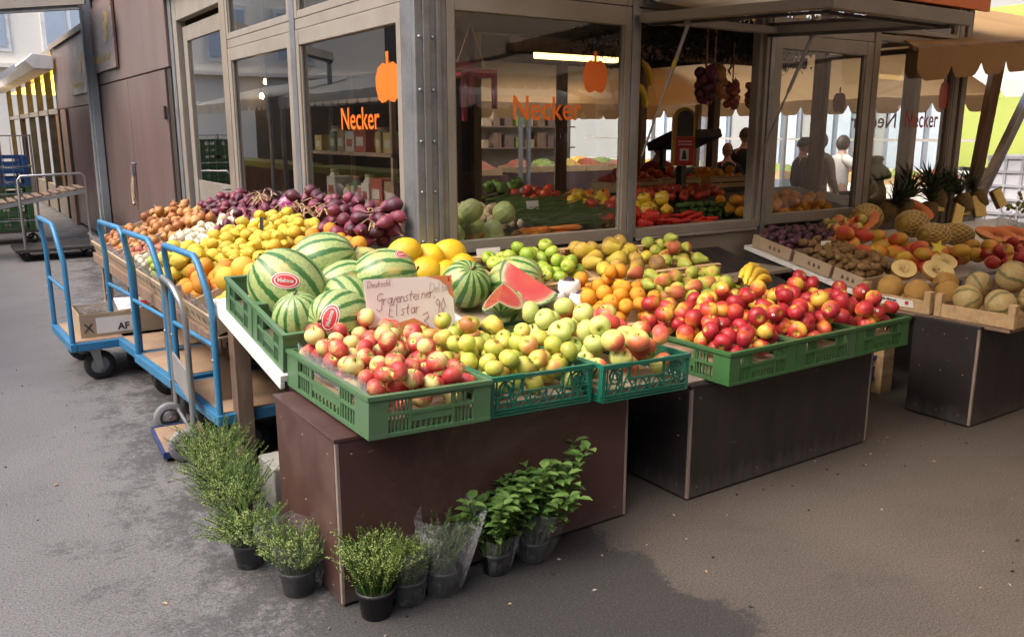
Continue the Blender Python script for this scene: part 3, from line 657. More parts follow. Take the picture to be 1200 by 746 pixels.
def south_stall(x0, x1, y, label):
    t = thing('opposite_stall', label, 'market stall', ((x0+x1)/2, y-1, 0))
    MB().box(x0+.1, y-2.4, 0, x1-.1, y-2.0, 2.6).build('wall', M_['dark'], t)
    MB().box(x0+.3, y-1.2, 0, x1-.3, y-.4, .85).build('counter', M_['brownboard'], t)
    s_ = MB(); sheet(s_, (x0,y-2.4,2.95), (x1,y-2.4,2.95), (x1,y,2.35), (x0,y,2.35), 10, 4, .03); s_.build('awning_fabric', M_['cloth_white'], t)
    s_ = MB(); valance(s_, (x0,y,2.35), (x1,y,2.35), .14, .10, .38); s_.build('valance', M_['cloth_white'], t)
    for x in (x0+.1, x1-.1): MB().box(x-.04, y-.1, 0, x+.04, y-.02, 2.34).build('pole', M_['steel'], t)
south_stall(6.5, 11.0, -5.5, 'stall with white awning facing the serving hatch, nearer one')
south_stall(11.4, 16.5, -5.5, 'stall with white awning facing the serving hatch, further one')

sb_ = thing('added_dark_house', 'unseen tall brown house added behind the opposite stalls to block sky light', 'house', (6, -14, 0))  # out of view, added to keep southern sky light off the stand fronts
MB().box(-8, -17, 0, 30, -11, 13).build('wall', mat('brown_render', (.16,.125,.10), (.13,.10,.08), .5, .9), sb_)
for x in np.arange(-6, 29, 3.4):
    for z in (3.4, 6.8, 10.2): fr = MB().box(x-.6, -10.999, z, x+.6, -10.93, z+1.7).build('window', M_['white'], sb_); MB().box(x-.5, -10.929, z+.1, x+.5, -10.91, z+1.6).build('pane', M_['pane_far'], fr)
eb_ = thing('added_dark_house', 'unseen brown house added at the right to darken the window reflections', 'house', (21, -3, 0))  # out of view, added so the right windows mirror something dark
MB().box(20, -11, 0, 24, 4.4, 11).build('wall', bpy.data.materials['brown_render'], eb_)

# stalls and goods in the far street, seen through the kiosk
fgoods = [mat('far_red_goods', (.42,.06,.04), (.3,.12,.03), 12, .5, contrast=(.45,.55)), mat('far_green_goods', (.08,.18,.04), (.3,.32,.06), 12, .5, contrast=(.45,.55)), mat('far_orange_goods', (.55,.22,.03), (.5,.4,.06), 12, .5, contrast=(.45,.55))]
def far_stall(y0, y1, x, k, label):
    t = thing('far_stall', label, 'market stall', (x, (y0+y1)/2, 0))
    MB().box(x, y0, 0, x+.9, y1, .82).build('counter', M_[('white','bluegrey','taupe')[k % 3]], t, .01)
    for i in range(4):
        a = y0+(y1-y0)*i/4; MB().box(x+.03, a+.04, .822, x+.8, a+(y1-y0)/4-.04, .96).build('produce_tray', M_['wood'], t, .005)
        mb = MB(); mb.grid(lambda u, v: Vector((x+.05+.72*u, a+.06+((y1-y0)/4-.12)*v, .965+.12*sin(pi*u)*sin(pi*v)+.02*sin(u*31)*sin(v*27))), 12, 12); mb.build('produce', fgoods[(i+k) % 3], t)
    for y in (y0, y1): MB().box(x+.02, y-.03, 0, x+.08, y+.03, 2.35).build('post', M_['steel'], t)
    MB().box(x+.9, y0, 1.5, x+1.2, y1, 1.54).box(x+.9, y0, 1.0, x+1.2, y1, 1.04).build('rear_shelf', M_['white'], t)
    for i in range(0): MB().box(x+.92, y0+.1+i*(y1-y0-.3)/6, 1.542, x+1.15, y0+.1+i*(y1-y0-.3)/6+.25, 1.75+.05*(i % 3)).build('goods', fgoods[(i*2+k) % 3], t)
far_stall(7.2, 9.6, 12.75, 0, 'far stall with white counter across the street, right one')
far_stall(10.2, 13.0, 12.75, 1, 'far stall with blue grey counter across the street, middle one')
far_stall(13.6, 17.0, 12.75, 2, 'far stall with taupe counter across the street, left one')

# rear awning of the kiosk and the row beyond it
rw = thing('far_awning', 'tan rear awning with scalloped edge seen through the large window', 'awning', (6, 9, 2.2))
s_ = MB(); sheet(s_, (4.6,8.4,2.62), (9.6,8.4,2.62), (9.6,10.1,2.06), (4.6,10.1,2.06), 14, 6, .03); s_.build('awning_fabric', M_['cloth_beige'], rw)
s_ = MB(); valance(s_, (9.6,10.1,2.06), (4.6,10.1,2.06), .10, .12, .36); s_.build('valance', M_['cloth_beige'], rw)
for x in (5.9, 7.6): MB().box(x-.04, 10.0, 0, x+.04, 10.08, 2.05).build('pole', M_['oldwood'], rw)
def rear_stall(x0, x1, y, label):
    t = thing('far_stall', label, 'market stall', ((x0+x1)/2, y, 0))
    MB().box(x0, y+1.6, 0, x1, y+1.7, 2.7).build('wall', M_['taupe'], t); MB().box(x0+.1, y, 0, x1-.1, y+.8, .85).build('counter', M_['brownboard'], t)
    for i in range(4):
        a = x0+.15+(x1-x0-.3)*i/4; d = (x1-x0-.3)/4-.06
        MB().box(a, y+.02, .852, a+d, y+.75, .97).build('produce_tray', M_['wood'], t, .005)
        mb = MB(); mb.grid(lambda u, v: Vector((a+.03+(d-.06)*u, y+.05+.65*v, .975+.14*sin(pi*u)*sin(pi*v)+.025*sin(u*31)*sin(v*27))), 12, 12); mb.build('produce', fgoods[i % 3], t)
    for z in (1.3, 1.75): MB().box(x0+.1, y+1.3, z, x1-.1, y+1.59, z+.03).build('rear_shelf', M_['oldwood'], t)
    for i in range(16): q = x0+.15+(i % 8)*(x1-x0-.4)/8; MB().box(q, y+1.35, (1.331,1.781)[i//8], q+.16+.04*(i % 3), y+1.55, (1.331,1.781)[i//8]+.16+.05*((i*7) % 4)).build('goods', (M_['card'], M_['oldwood'], M_['bronze'], fgoods[1])[i % 4], t)
    s_ = MB(); sheet(s_, (x0,y+1.7,2.9), (x1,y+1.7,2.9), (x1,y-.5,2.35), (x0,y-.5,2.35), 10, 4, .03); s_.build('awning_fabric', M_['cloth_white'], t)
    s_ = MB(); valance(s_, (x0,y-.5,2.35), (x1,y-.5,2.35), .14, .1, .38); s_.build('valance', M_['cloth_white'], t)
    for x in (x0+.1, x1-.1): MB().box(x-.03, y-.45, 0, x+.03, y-.39, 2.34).build('pole', M_['steel'], t)
rear_stall(6.3, 9.2, 13.6, 'stall with white awning straight behind the kiosk, left one')
rear_stall(9.6, 12.3, 14.2, 'stall with white awning straight behind the kiosk, right one')
# ---------------------------------------------------------------- produce: meshes (unit radius) and skins
ORD = ['', 'first','second','third','fourth','fifth','sixth','seventh','eighth','ninth','tenth','eleventh','twelfth','thirteenth','fourteenth','fifteenth','sixteenth','seventeenth','eighteenth','nineteenth','twentieth']
def od(i):
    if i < len(ORD): return ORD[i]
    t = ['', '', 'twenty', 'thirty', 'forty', 'fifty'][i // 10]
    return (t + '-' + ORD[i % 10]) if i % 10 else {'twenty':'twentieth','thirty':'thirtieth','forty':'fortieth','fifty':'fiftieth'}[t]
def wob(k):
    a, b_, c_ = rng.uniform(0, 6.28, 3); return lambda an, z: 1 + .018*k*sin(2*an+a) + .016*k*sin(3*an+b_) + .012*k*sin(5*an+c_+z)
def spheroid(h=1.0, n=12, dt=0, db=0, wt=.3, wb=.28, sh=0, p=1.0):
    out = []
    for i in range(n+1):
        t = pi*i/n; r = sin(t)**p * (1 + sh*cos(t)); z = h*cos(t)
        if cos(t) > 0: z -= dt*math.exp(-(r/wt)**2)
        else: z += db*math.exp(-(r/wb)**2)
        out.append((max(r, .001), z))
    return out[::-1]
KIND = {}
def kind(name, m, build, nvar=2, extra=None):
    ms = []
    for k in range(nvar):
        mb = MB(); build(mb, k); ms.append(mb.mesh(name, [m] + (extra or [])))
    KIND[name] = ms
M_['stem'] = mat('brown_stem', (.10,.06,.03), (.06,.035,.02), 40, .8)
M_['greenstem'] = mat('green_stem', (.07,.16,.03), (.05,.11,.02), 40, .6)
M_['straw'] = mat('dry_papery_tip', (.45,.33,.18), (.33,.22,.12), 40, .85)
def stem(mb, z, L=.45, r=.05, mi=1, lean=.2): mb.tube([(0,0,z-.1),(lean*.3,lean*.2,z+L*.5),(lean,lean*.5,z+L)], [r,r*.8,r*1.2], 5, mi)
def apple(mb, k): mb.lathe(spheroid(.88, 14, .36, .2, .27, .25, .07), 18, 0, None, wob(1)); stem(mb, .45, .42, .045)
kind('red_apple', fruit_mat('red_cream_apple_skin', [(.22,(.64,.55,.20)),(.40,(.62,.34,.14)),(.56,(.56,.12,.07)),(1,(.42,.035,.035))], (1,.2,.25), 1.1, .5, .45, .12, 1.6, .6, None, ((.75,.6,.3), 26, .1, .35), .34, pole=((.52,.5,.14), .25)), apple, 3, [M_['stem']])
kind('golden_apple', fruit_mat('golden_apple_skin', [(.15,(.42,.46,.07)),(.5,(.56,.50,.09)),(.75,(.58,.38,.08)),(1,(.5,.2,.06))], (1,.3,.2), .8, .5, .35, -.08, 1.6, .1, None, ((.4,.3,.1), 30, .1, .4), .33, pole=((.36,.36,.05), .2)), apple, 3, [M_['stem']])
kind('blush_apple', fruit_mat('blush_apple_skin', [(.3,(.52,.53,.14)),(.5,(.62,.48,.14)),(.68,(.66,.22,.09)),(1,(.55,.07,.05))], (1,.2,.2), 1.1, .4, .3, -.02, 1.5, .15, None, ((.7,.6,.3), 30, .09, .3), .33, pole=((.42,.42,.07), .22)), apple, 2, [M_['stem']])
kind('pale_green_apple', fruit_mat('pale_green_apple_skin', [(.2,(.46,.53,.15)),(.7,(.54,.55,.17)),(1,(.60,.45,.16))], (1,.2,.2), .6, .4, .2, -.05, 1.5, 0, None, ((.65,.65,.35), 30, .09, .4), .33, pole=((.33,.38,.06), .22)), apple, 2, [M_['stem']])
kind('green_apple', fruit_mat('green_apple_skin', [(.2,(.26,.40,.04)),(.9,(.42,.50,.07))], (1,.2,.2), .6, .4, .3, 0, 1.5, 0, None, ((.6,.65,.3), 30, .09, .3), .3), apple, 2, [M_['stem']])
kind('nectarine', fruit_mat('red_yellow_apple_skin', [(.2,(.66,.42,.06)),(.4,(.66,.25,.045)),(.56,(.52,.07,.03)),(1,(.36,.016,.028))], (1,.2,.2), 1.1, .45, .45, .20, 1.7, .35, None, ((.7,.45,.15), 26, .1, .3), .3, pole=((.5,.32,.05), .2)), apple, 3, [M_['stem']])
def orange(mb, k): mb.lathe(spheroid(.96, 12, .06, .05), 18, 0, None, wob(.5)); mb.lathe([(.1,.93),(.09,.97),(.001,.98)], 6, 1)
kind('orange', fruit_mat('orange_peel', [(.2,(.74,.33,.02)),(.9,(.72,.26,.012))], (1,0,0), .3, .4, .4, 0, 2, rough=.36, bscale=55, bstr=.35), orange, 2, [M_['greenstem']])
kind('grapefruit', fruit_mat('yellow_pomelo_peel', [(.2,(.72,.50,.05)),(.9,(.70,.40,.05))], (1,0,0), .4, .4, .3, 0, 2, rough=.38, bscale=50, bstr=.3), orange, 1, [M_['greenstem']])
def lemon(mb, k): mb.lathe([(.001,-1.42),(.12,-1.38),(.2,-1.22),(.45,-1.05),(.78,-.7),(.96,-.3),(1,.1),(.93,.5),(.68,.9),(.4,1.12),(.22,1.26),(.16,1.38),(.001,1.44)], 14, 0, None, wob(1))
kind('lemon', fruit_mat('lemon_peel', [(.2,(.62,.50,.045)),(.7,(.68,.47,.04)),(1,(.48,.46,.07))], (0,0,1), .4, .5, .3, 0, 2, rough=.38, bscale=30, bstr=.35), lemon, 3)
def pear(mb, k):
    s_ = .25 * (k - .5)
    b0 = len(mb.v); mb.lathe([(.001,-.86),(.3,-.94),(.62,-.84),(.9,-.5),(1,-.1),(.94,.3),(.74,.72),(.56,1.05),(.47,1.35),(.36,1.56),(.15,1.66),(.001,1.6)], 14, 0, None, wob(1.5))
    for i in range(b0, len(mb.v)):
        x, y, z = mb.v[i]; mb.v[i] = (x + s_*max(0, z)**2*.3, y, z)
    stem(mb, 1.6, .5, .055)
kind('green_pear', fruit_mat('green_pear_skin', [(.3,(.33,.38,.055)),(.6,(.45,.40,.07)),(.8,(.46,.2,.05)),(1,(.38,.09,.04))], (1,.2,-.2), 1.0, .5, .3, -.1, 1.6, 0, None, ((.2,.16,.05), 28, .11, .5), .42), pear, 3, [M_['stem']])
kind('yellow_pear', fruit_mat('yellow_pear_skin', [(.2,(.52,.44,.05)),(.6,(.54,.38,.05)),(.85,(.38,.22,.06)),(1,(.2,.1,.04))], (0,.2,-.5), .8, .55, .25, -.05, 1.8, 0, None, ((.16,.09,.03), 26, .14, .6), .45), pear, 3, [M_['stem']])
def onion(mb, k):
    mb.lathe([(.08,-.86),(.3,-.84),(.7,-.62),(.97,-.1),(.95,.2),(.7,.6),(.36,.86),(.17,1.02),(.12,1.2)], 14, 0, None, wob(1.5))
    mb.tube([(0,0,1.1),(.05,.02,1.35),(.16,.05,1.55)], [.12,.09,.02], 6, 1)
kind('yellow_onion', fruit_mat('copper_onion_skin', [(.2,(.52,.27,.09)),(.5,(.46,.19,.05)),(.9,(.32,.11,.035))], (1,0,.2), .5, .5, .45, 0, 2, .45, rough=.35, bstr=.25), onion, 3, [M_['straw']])
kind('white_onion', fruit_mat('white_onion_skin', [(.2,(.74,.69,.55)),(.9,(.62,.55,.40))], (1,0,.2), .5, .5, .3, 0, 2, .3, rough=.4, bstr=.2), onion, 2, [M_['straw']])
kind('shallot', fruit_mat('pink_shallot_skin', [(.2,(.46,.18,.10)),(.9,(.28,.07,.055))], (1,0,.2), .5, .5, .5, 0, 2, .4, rough=.38, bstr=.2), onion, 2, [M_['straw']])
def redonion(mb, k):
    e = (.95, 1.1, 1.35)[k]
    mb.lathe([(.08,-.9*e),(.3,-.86*e),(.72,-.6*e),(.98,-.1*e),(.94,.2*e),(.66,.6*e),(.34,.9*e),(.17,1.12*e),(.11,1.3*e)], 14, 0, None, wob(1.5))
    mb.tube([(0,0,1.25*e),(.06,.03,1.45*e),(.2,.1,1.62*e)], [.11,.09,.02], 6, 1); mb.tube([(0,0,-.86*e),(0,.03,-.98*e)], [.16,.05], 6, 1)
kind('red_onion', fruit_mat('purple_onion_skin', [(.2,(.21,.03,.06)),(.5,(.115,.013,.035)),(.9,(.055,.008,.02))], (1,0,.3), .5, .5, .45, 0, 2, .5, rough=.26, bstr=.25), redonion, 3, [M_['straw']])
kind('tomato', fruit_mat('tomato_skin', [(.2,(.55,.06,.02)),(.9,(.42,.025,.015))], (1,0,0), .3, .4, .4, rough=.22), lambda mb, k: (mb.lathe(spheroid(.85, 10, .2, .08, .3), 14, 0, None, wob(1.4)), [mb.tube([(0,0,.68),(.3*cos(a),.3*sin(a),.80),(.55*cos(a),.55*sin(a),.74)], [.07,.06,.02], 4, 1) for a in np.arange(0, 6.2, 1.26)]), 2, [M_['greenstem']])
def bell(mb, k):
    n = 3 + k % 2; f = lambda an, z: 1 + .11*cos(n*an + k) * (1 - .3*z) + .03*sin(2*an)
    mb.lathe([(.001,-.95),(.3,-1.02),(.62,-.94),(.86,-.5),(.97,0),(1,.45),(.88,.8),(.55,.94),(.25,.82),(.001,.74)], 20, 0, None, f); stem(mb, .76, .6, .11, 1, .2)
for nm, c0, c1 in (('red_pepper', (.58,.035,.02), (.42,.015,.012)), ('orange_pepper', (.72,.24,.02), (.65,.15,.012)), ('yellow_pepper', (.72,.50,.03), (.68,.40,.02)), ('green_pepper', (.12,.22,.03), (.08,.15,.02))):
    kind(nm, fruit_mat(nm + '_skin', [(.2,c0),(.9,c1)], (1,0,0), .3, .4, .3, rough=.2), bell, 2, [M_['greenstem']])
def ell(h, seg=16, n=12, w_=1): return lambda mb, k: mb.lathe(spheroid(h, n, .03, .03), seg, 0, None, wob(w_))
kind('yellow_melon', fruit_mat('canary_melon_rind', [(.2,(.76,.52,.02)),(.9,(.74,.42,.012))], (0,0,1), .4, .4, .2, 0, 1.5, 0, rough=.36, bscale=9, bstr=.15), ell(1.22), 2)
kind('galia_melon', fruit_mat('netted_melon_rind', [(.2,(.52,.30,.07)),(.9,(.42,.22,.05))], (0,0,1), .4, .5, .2, 0, 3, 0, None, ((.6,.45,.24), 34, .35, .35), .6, bscale=30, bstr=.5), ell(1.05), 2)
kind('charentais_melon', stripe_melon_mat('ribbed_melon_rind', (.60,.45,.20), (.14,.13,.05), 5, .75, .16, .55), lambda mb, k: mb.lathe(spheroid(.97, 14, .06, .06), 30, 0, None, lambda an, z: 1 + .035*abs(sin(5*an/1.0*.5*1))), 1)
kind('plum', fruit_mat('dark_plum_skin', [(.2,(.10,.03,.05)),(.9,(.035,.015,.03))], (1,0,0), .6, .5, .5, rough=.4), ell(1.15, 12, 9), 1)
kind('kiwi', fruit_mat('kiwi_skin', [(.2,(.30,.18,.07)),(.9,(.20,.11,.045))], (1,0,0), .4, .6, .3, rough=.8, bscale=60, bstr=.5), ell(1.25, 12, 9), 1)
kind('mango', fruit_mat('mango_skin', [(.2,(.58,.36,.04)),(.45,(.70,.30,.03)),(.75,(.62,.14,.03)),(1,(.5,.05,.03))], (1,.3,.5), 1.2, .4, .4, .05, 1.5, rough=.34), lambda mb, k: mb.lathe([(.001,-1.25),(.3,-1.2),(.72,-.85),(.96,-.3),(1,.15),(.85,.65),(.55,1.02),(.2,1.2),(.001,1.22)], 14, 0, None, lambda an, z: 1 - .13*abs(sin(an)) + .05*cos(an)), 2)
kind('cabbage', fruit_mat('pale_cabbage_leaf', [(.2,(.40,.47,.16)),(.9,(.52,.54,.26))], (0,0,1), .5, .6, .3, 0, 2.5, .5, rough=.5, bscale=5, bstr=.6), lambda mb, k: mb.lathe(spheroid(.9, 14, .05, .05), 22, 0, None, lambda an, z: 1 + .03*sin(3*an+3*z) + .025*sin(7*an+5*z)), 2)
kind('potato', fruit_mat('cream_celeriac', [(.2,(.60,.48,.30)),(.9,(.45,.34,.2))], (1,0,0), .4, .6, .3, 0, 3, rough=.8, bscale=14, bstr=.6), ell(1.25, 10, 8, 4), 3)
kind('aubergine', fruit_mat('aubergine_skin', [(.2,(.03,.012,.035)),(.9,(.018,.008,.02))], (0,0,1), .3, .3, .2, rough=.15), lambda mb, k: (mb.lathe([(.001,-1.3),(.5,-1.2),(.9,-.8),(1,-.3),(.85,.4),(.6,1.0),(.4,1.4),(.001,1.5)], 14), mb.lathe([(.48,1.2),(.42,1.5),(.12,1.62),(.1,1.95),(.001,1.97)], 8, 1)), 1, [M_['greenstem']])
kind('cucumber', fruit_mat('cucumber_skin', [(.2,(.035,.085,.02)),(.9,(.075,.14,.03))], (0,0,1), .4, .5, .3, 0, 2, .6, rough=.35, bscale=40, bstr=.3), lambda mb, k: mb.tube([(.35*math.cos((q-.5)*1.2)*(k+.4), 0, 12*(q-.5)*.62) for q in np.linspace(0, 1, 9)], [.35,.8,.95,1,1,1,.95,.8,.35], 10, 0), 2)
kind('carrot', fruit_mat('carrot_skin', [(.2,(.66,.20,.02)),(.9,(.56,.14,.015))], (0,0,1), .4, .5, .3, 0, 2, rough=.5, bscale=20, bstr=.3), lambda mb, k: (mb.tube([(.2*sin(q*3+k), .15*cos(q*2), 9*(q-.5)) for q in np.linspace(0, 1, 9)], [.08,.35,.55,.7,.82,.9,.97,1,.5], 9, 0), mb.tube([(.2*sin(3+k), -.06, 4.4), (.1, 0, 5.4)], [.3,.2], 6, 1)), 2, [M_['greenstem']])
kind('long_pepper', fruit_mat('long_red_pepper_skin', [(.2,(.55,.03,.015)),(.9,(.4,.012,.01))], (0,0,1), .3, .3, .3, rough=.2), lambda mb, k: (mb.tube([(.6*sin(q*2.4), .3*cos(q*3+k), 8*(q-.5)) for q in np.linspace(0, 1, 9)], [.06,.4,.65,.8,.92,1,1.05,1,.55], 9, 0), mb.tube([(.6*sin(2.4), .3*cos(3+k), 3.95), (.6, .1, 5.0)], [.4,.16], 6, 1)), 2, [M_['greenstem']])
M_['banana'] = fruit_mat('banana_peel', [(.2,(.66,.47,.04)),(.8,(.60,.38,.03)),(1,(.4,.3,.05))], (0,0,1), .4, .5, .2, 0, 2, rough=.45)
wm = stripe_melon_mat('watermelon_rind', (.42,.52,.20), (.030,.10,.022), 12, .5, .6)
wd = stripe_melon_mat('dense_striped_rind', (.36,.46,.17), (.03,.09,.02), 13, .1, .3)
wn = stripe_melon_mat('mottled_melon_rind', (.45,.42,.13), (.12,.16,.04), 11, .2, .6)
def wmel(mb, k): mb.lathe(spheroid(1.16, 20, .06, .05), 32, 0, None, wob(.6)); stem(mb, 1.06, .14, .04)
kind('watermelon', wm, wmel, 1, [M_['stem']]); kind('round_watermelon', wd, lambda mb, k: (mb.lathe(spheroid(.95, 20, .1, .05, .2), 32, 0, None, wob(.6)), stem(mb, .84, .12, .05)), 1, [M_['stem']]); kind('mottled_melon', wn, wmel, 1, [M_['stem']])

# ---------------------------------------------------------------- heaping
def inpoly(x, y, poly):
    c_ = False; n = len(poly)
    for i in range(n):
        (x1, y1), (x2, y2) = poly[i], poly[(i+1) % n]
        if (y1 > y) != (y2 > y) and x < (x2-x1)*(y-y1)/(y2-y1)+x1: c_ = not c_
    return c_
def pack(poly, floor, n, r0, r1, seed=1, tries=26, inset=.8, squash=1.0, bias=None, maxh=9):
    """drop n balls one by one: each goes where it rests lowest above the floor"""
    g = np.random.default_rng(seed); xs = [p[0] for p in poly]; ys = [p[1] for p in poly]
    P = np.zeros((0, 4)); cxp = sum(xs)/len(xs); cyp = sum(ys)/len(ys)
    for k in range(n):
        r = g.uniform(r0, r1); best = None
        for t in range(tries):
            x = g.uniform(min(xs), max(xs)); y = g.uniform(min(ys), max(ys))
            q = r*inset
            if not (inpoly(x+q, y, poly) and inpoly(x-q, y, poly) and inpoly(x, y+q, poly) and inpoly(x, y-q, poly)): continue
            z = floor(x, y) + r*squash
            if len(P):
                dd = (P[:,0]-x)**2 + (P[:,1]-y)**2; rs = (P[:,3]+r)*.97; mk = dd < rs**2
                if mk.any(): z = max(z, (P[mk,2] + squash*np.sqrt(rs[mk]**2 - dd[mk])).max())
            s_ = z - floor(x, y) + (bias(x, y) if bias else 0)
            if best is None or s_ < best[0]: best = (s_, x, y, z)
        if best is None or best[0] > maxh: continue
        P = np.vstack([P, [best[1], best[2], best[3], r]])
    return P
def heap(kind_, P, M, name, desc, where, cat, group, row=(0,1), col=(1,0), mode='any', size=1.0, rowsp=None, minc=1):
    """one object per fruit; label: its row and its place in the row"""
    if len(P) == 0: return []
    g = np.random.default_rng(len(P)*13 + int(abs(P[0,0])*1000)); rm = P[:,3].mean()
    a = P[:,0]*row[0] + P[:,1]*row[1]; sp = rowsp or rm*1.9
    ri = np.floor((a - a.min()) / sp + .01).astype(int); b_ = P[:,0]*col[0] + P[:,1]*col[1]; out = []
    used = sorted(set(ri.tolist()))
    for q, rr in enumerate(used):
        idx = np.where(ri == rr)[0]; idx = idx[np.argsort(b_[idx])]
        for c_, i in enumerate(idx):
            me = KIND[kind_][g.integers(len(KIND[kind_]))]
            o = bpy.data.objects.new(name, me); COL.objects.link(o)
            v = M @ Vector(P[i,:3])
            if mode == 'any':
                e = Euler(g.uniform(0, 2*pi, 3))
                if g.random() < .45: e = Euler((g.uniform(-.7,.7), g.uniform(-.7,.7), g.uniform(0, 6.28)))
            elif mode == 'lie': e = Euler((pi/2 + g.uniform(-.35,.35), 0, g.uniform(0, 2*pi)))
            elif mode == 'up': e = Euler((g.uniform(-.5,.5), g.uniform(-.5,.5), g.uniform(0, 6.28)))
            else: e = Euler((pi/2 + g.uniform(-.12,.12), g.uniform(0, 6), mode + g.uniform(-.25,.25)))
            s_ = P[i,3]*size; o.location = v; o.rotation_euler = e; o.scale = (s_*g.uniform(.96,1.04), s_*g.uniform(.96,1.04), s_)
            lab = f'{desc}, {od(c_+1)} from left in {od(q+1)} row {where}'
            tag(o, lab, cat, group); out.append(o)
    return out
# ---------------------------------------------------------------- crates
def green_crate_mat(name, c): return mat(name, c, tuple(x*.85 for x in c), 6, .42, 0, 90, .06, .001, dirt=tuple(x*.6+.05 for x in c))
M_['crate_green'] = green_crate_mat('sage_green_plastic', (.085,.185,.082))
M_['crate_mid'] = green_crate_mat('leaf_green_plastic', (.045,.13,.042))
M_['crate_teal'] = green_crate_mat('teal_green_plastic', (.012,.15,.095))
M_['crate_dteal'] = green_crate_mat('dark_teal_plastic', (.008,.085,.065))
M_['crate_blue'] = green_crate_mat('blue_plastic', (.02,.10,.30))
def frame_side(mb, L, h, M, t=.012):
    """euro crate side: u along x from 0 to L, v up, y = depth inwards"""
    B = lambda u0, v0, u1, v1, d0=.003, d1=None: mb.box(u0*L, d0, v0*h, u1*L, d1 or t, v1*h, 0, M)
    mb.box(-.004, -.006, .90*h, L+.004, t+.004, h, 0, M)            # rim
    mb.box(0, -.002, 0, L, t+.002, .09*h, 0, M)                      # foot rail
    for a, b_ in ((0,.15),(.85,1)): B(a, .09, b_, .90, 0)
    B(.15,.47,.85,.55,.001); B(.15,.82,.85,.90,.002)
    for u in (.315,.67): B(u,.09,u+.018,.82,.0015)
    B(.333,.28,.67,.47,.004)
    for a in (.17,.20,.23,.26,.29,.69,.72,.75,.78,.81):
        B(a,.09,a+.011,.47,.005); B(a,.55,a+.011,.82,.005) if a not in (.17,.81) else None
    for a in np.arange(.36,.66,.045): B(a,.09,a+.014,.28,.005)
def ring(mb, c, r0, r1, M, y0, y1, n=14):
    for k in range(n):
        a, b_ = 2*pi*k/n, 2*pi*(k+1)/n
        q = [(c[0]+r*cos(t), c[1]+r*sin(t)) for r, t in ((r0,a),(r1,a),(r1,b_),(r0,b_))]
        mb.add([M @ Vector((x,y0,z)) for x, z in q] + [M @ Vector((x,y1,z)) for x, z in q], [(0,1,2,3),(7,6,5,4),(1,0,4,5),(3,2,6,7)])
def lace_side(mb, L, h, M, t=.009):
    """folding crate side with thin criss-cross ribs"""
    B = lambda u0, v0, u1, v1, d0=.002, d1=t: mb.box(u0*L, d0, v0*h, u1*L, d1, v1*h, 0, M)
    mb.box(-.003, -.005, .88*h, .30*L, t+.003, h, 0, M); mb.box(.70*L, -.005, .88*h, L+.003, t+.003, h, 0, M); mb.box(.30*L, -.004, .90*h, .70*L, t+.002, .985*h, 0, M)
    for v in (0,.075,.15): B(0,v,1,v+.035,.0)
    B(0,.0,.035,.88,0); B(.965,.0,1,.88,0)
    B(.29,.55,.31,.9,.001); B(.69,.55,.71,.9,.001); B(.29,.52,.71,.56,.0005)
    B(.035,.45,.29,.475,.003); B(.71,.45,.965,.475,.003); B(.035,.30,.965,.325,.003)
    def rib(p, q, w_=.0055, d=.004): mb.beam(M @ Vector((p[0]*L, d, p[1]*h)), M @ Vector((q[0]*L, d, q[1]*h)), .005, w_, 0, M.to_3x3() @ Vector((0,0,1)) if abs(q[0]-p[0])*L > abs(q[1]-p[1])*h else M.to_3x3() @ Vector((1,0,0)))
    xs = np.linspace(.06, .94, 12)
    for i in range(11):
        a, b_ = (xs[i], xs[i+1]); lo, hi = .185, (.52 if .27 < a < .70 else .86)
        rib((a, lo), (b_, hi), d=.0042); rib((a, hi), (b_, lo), d=.0055) if i % 2 else rib((a, lo), (a, hi), d=.0048)
    for u in (.15,.85): ring(mb, (u*L, .66*h), .028, .034, M, .0015, .008); ring(mb, (u*L, .66*h), .013, .018, M, .0012, .008)
def wood_side(mb, L, h, M): pass
def crate(kind_, w_, d, h, m, label, liner=None, group='plastic fruit crates on the stands', name='plastic_crate'):
    r = thing(name, label, 'crate', group=group); fn = frame_side if kind_ == 'frame' else lace_side
    for k, (ang, ox, oy, L) in enumerate(((0,-w_/2,-d/2,w_),(pi,w_/2,d/2,w_),(pi/2,w_/2,-d/2,d),(-pi/2,-w_/2,d/2,d))):
        mb = MB(); fn(mb, L-.0, h, Matrix.Translation((ox,oy,0)) @ Matrix.Rotation(ang, 4, 'Z'))
        # short inset so that the corners of two sides never share a plane
        o = mb.build('side_panel', m, r)
        if k > 1: o.scale = (.997, .999, .996); o.location.z = .0008
    MB().box(-w_/2+.014, -d/2+.014, .006, w_/2-.014, d/2-.014, .014).build('base', m, r)
    if liner: MB().box(-w_/2+.022, -d/2+.022, .0145, w_/2-.022, d/2-.022, liner).build('liner', M_['card'], r, .004)
    return r
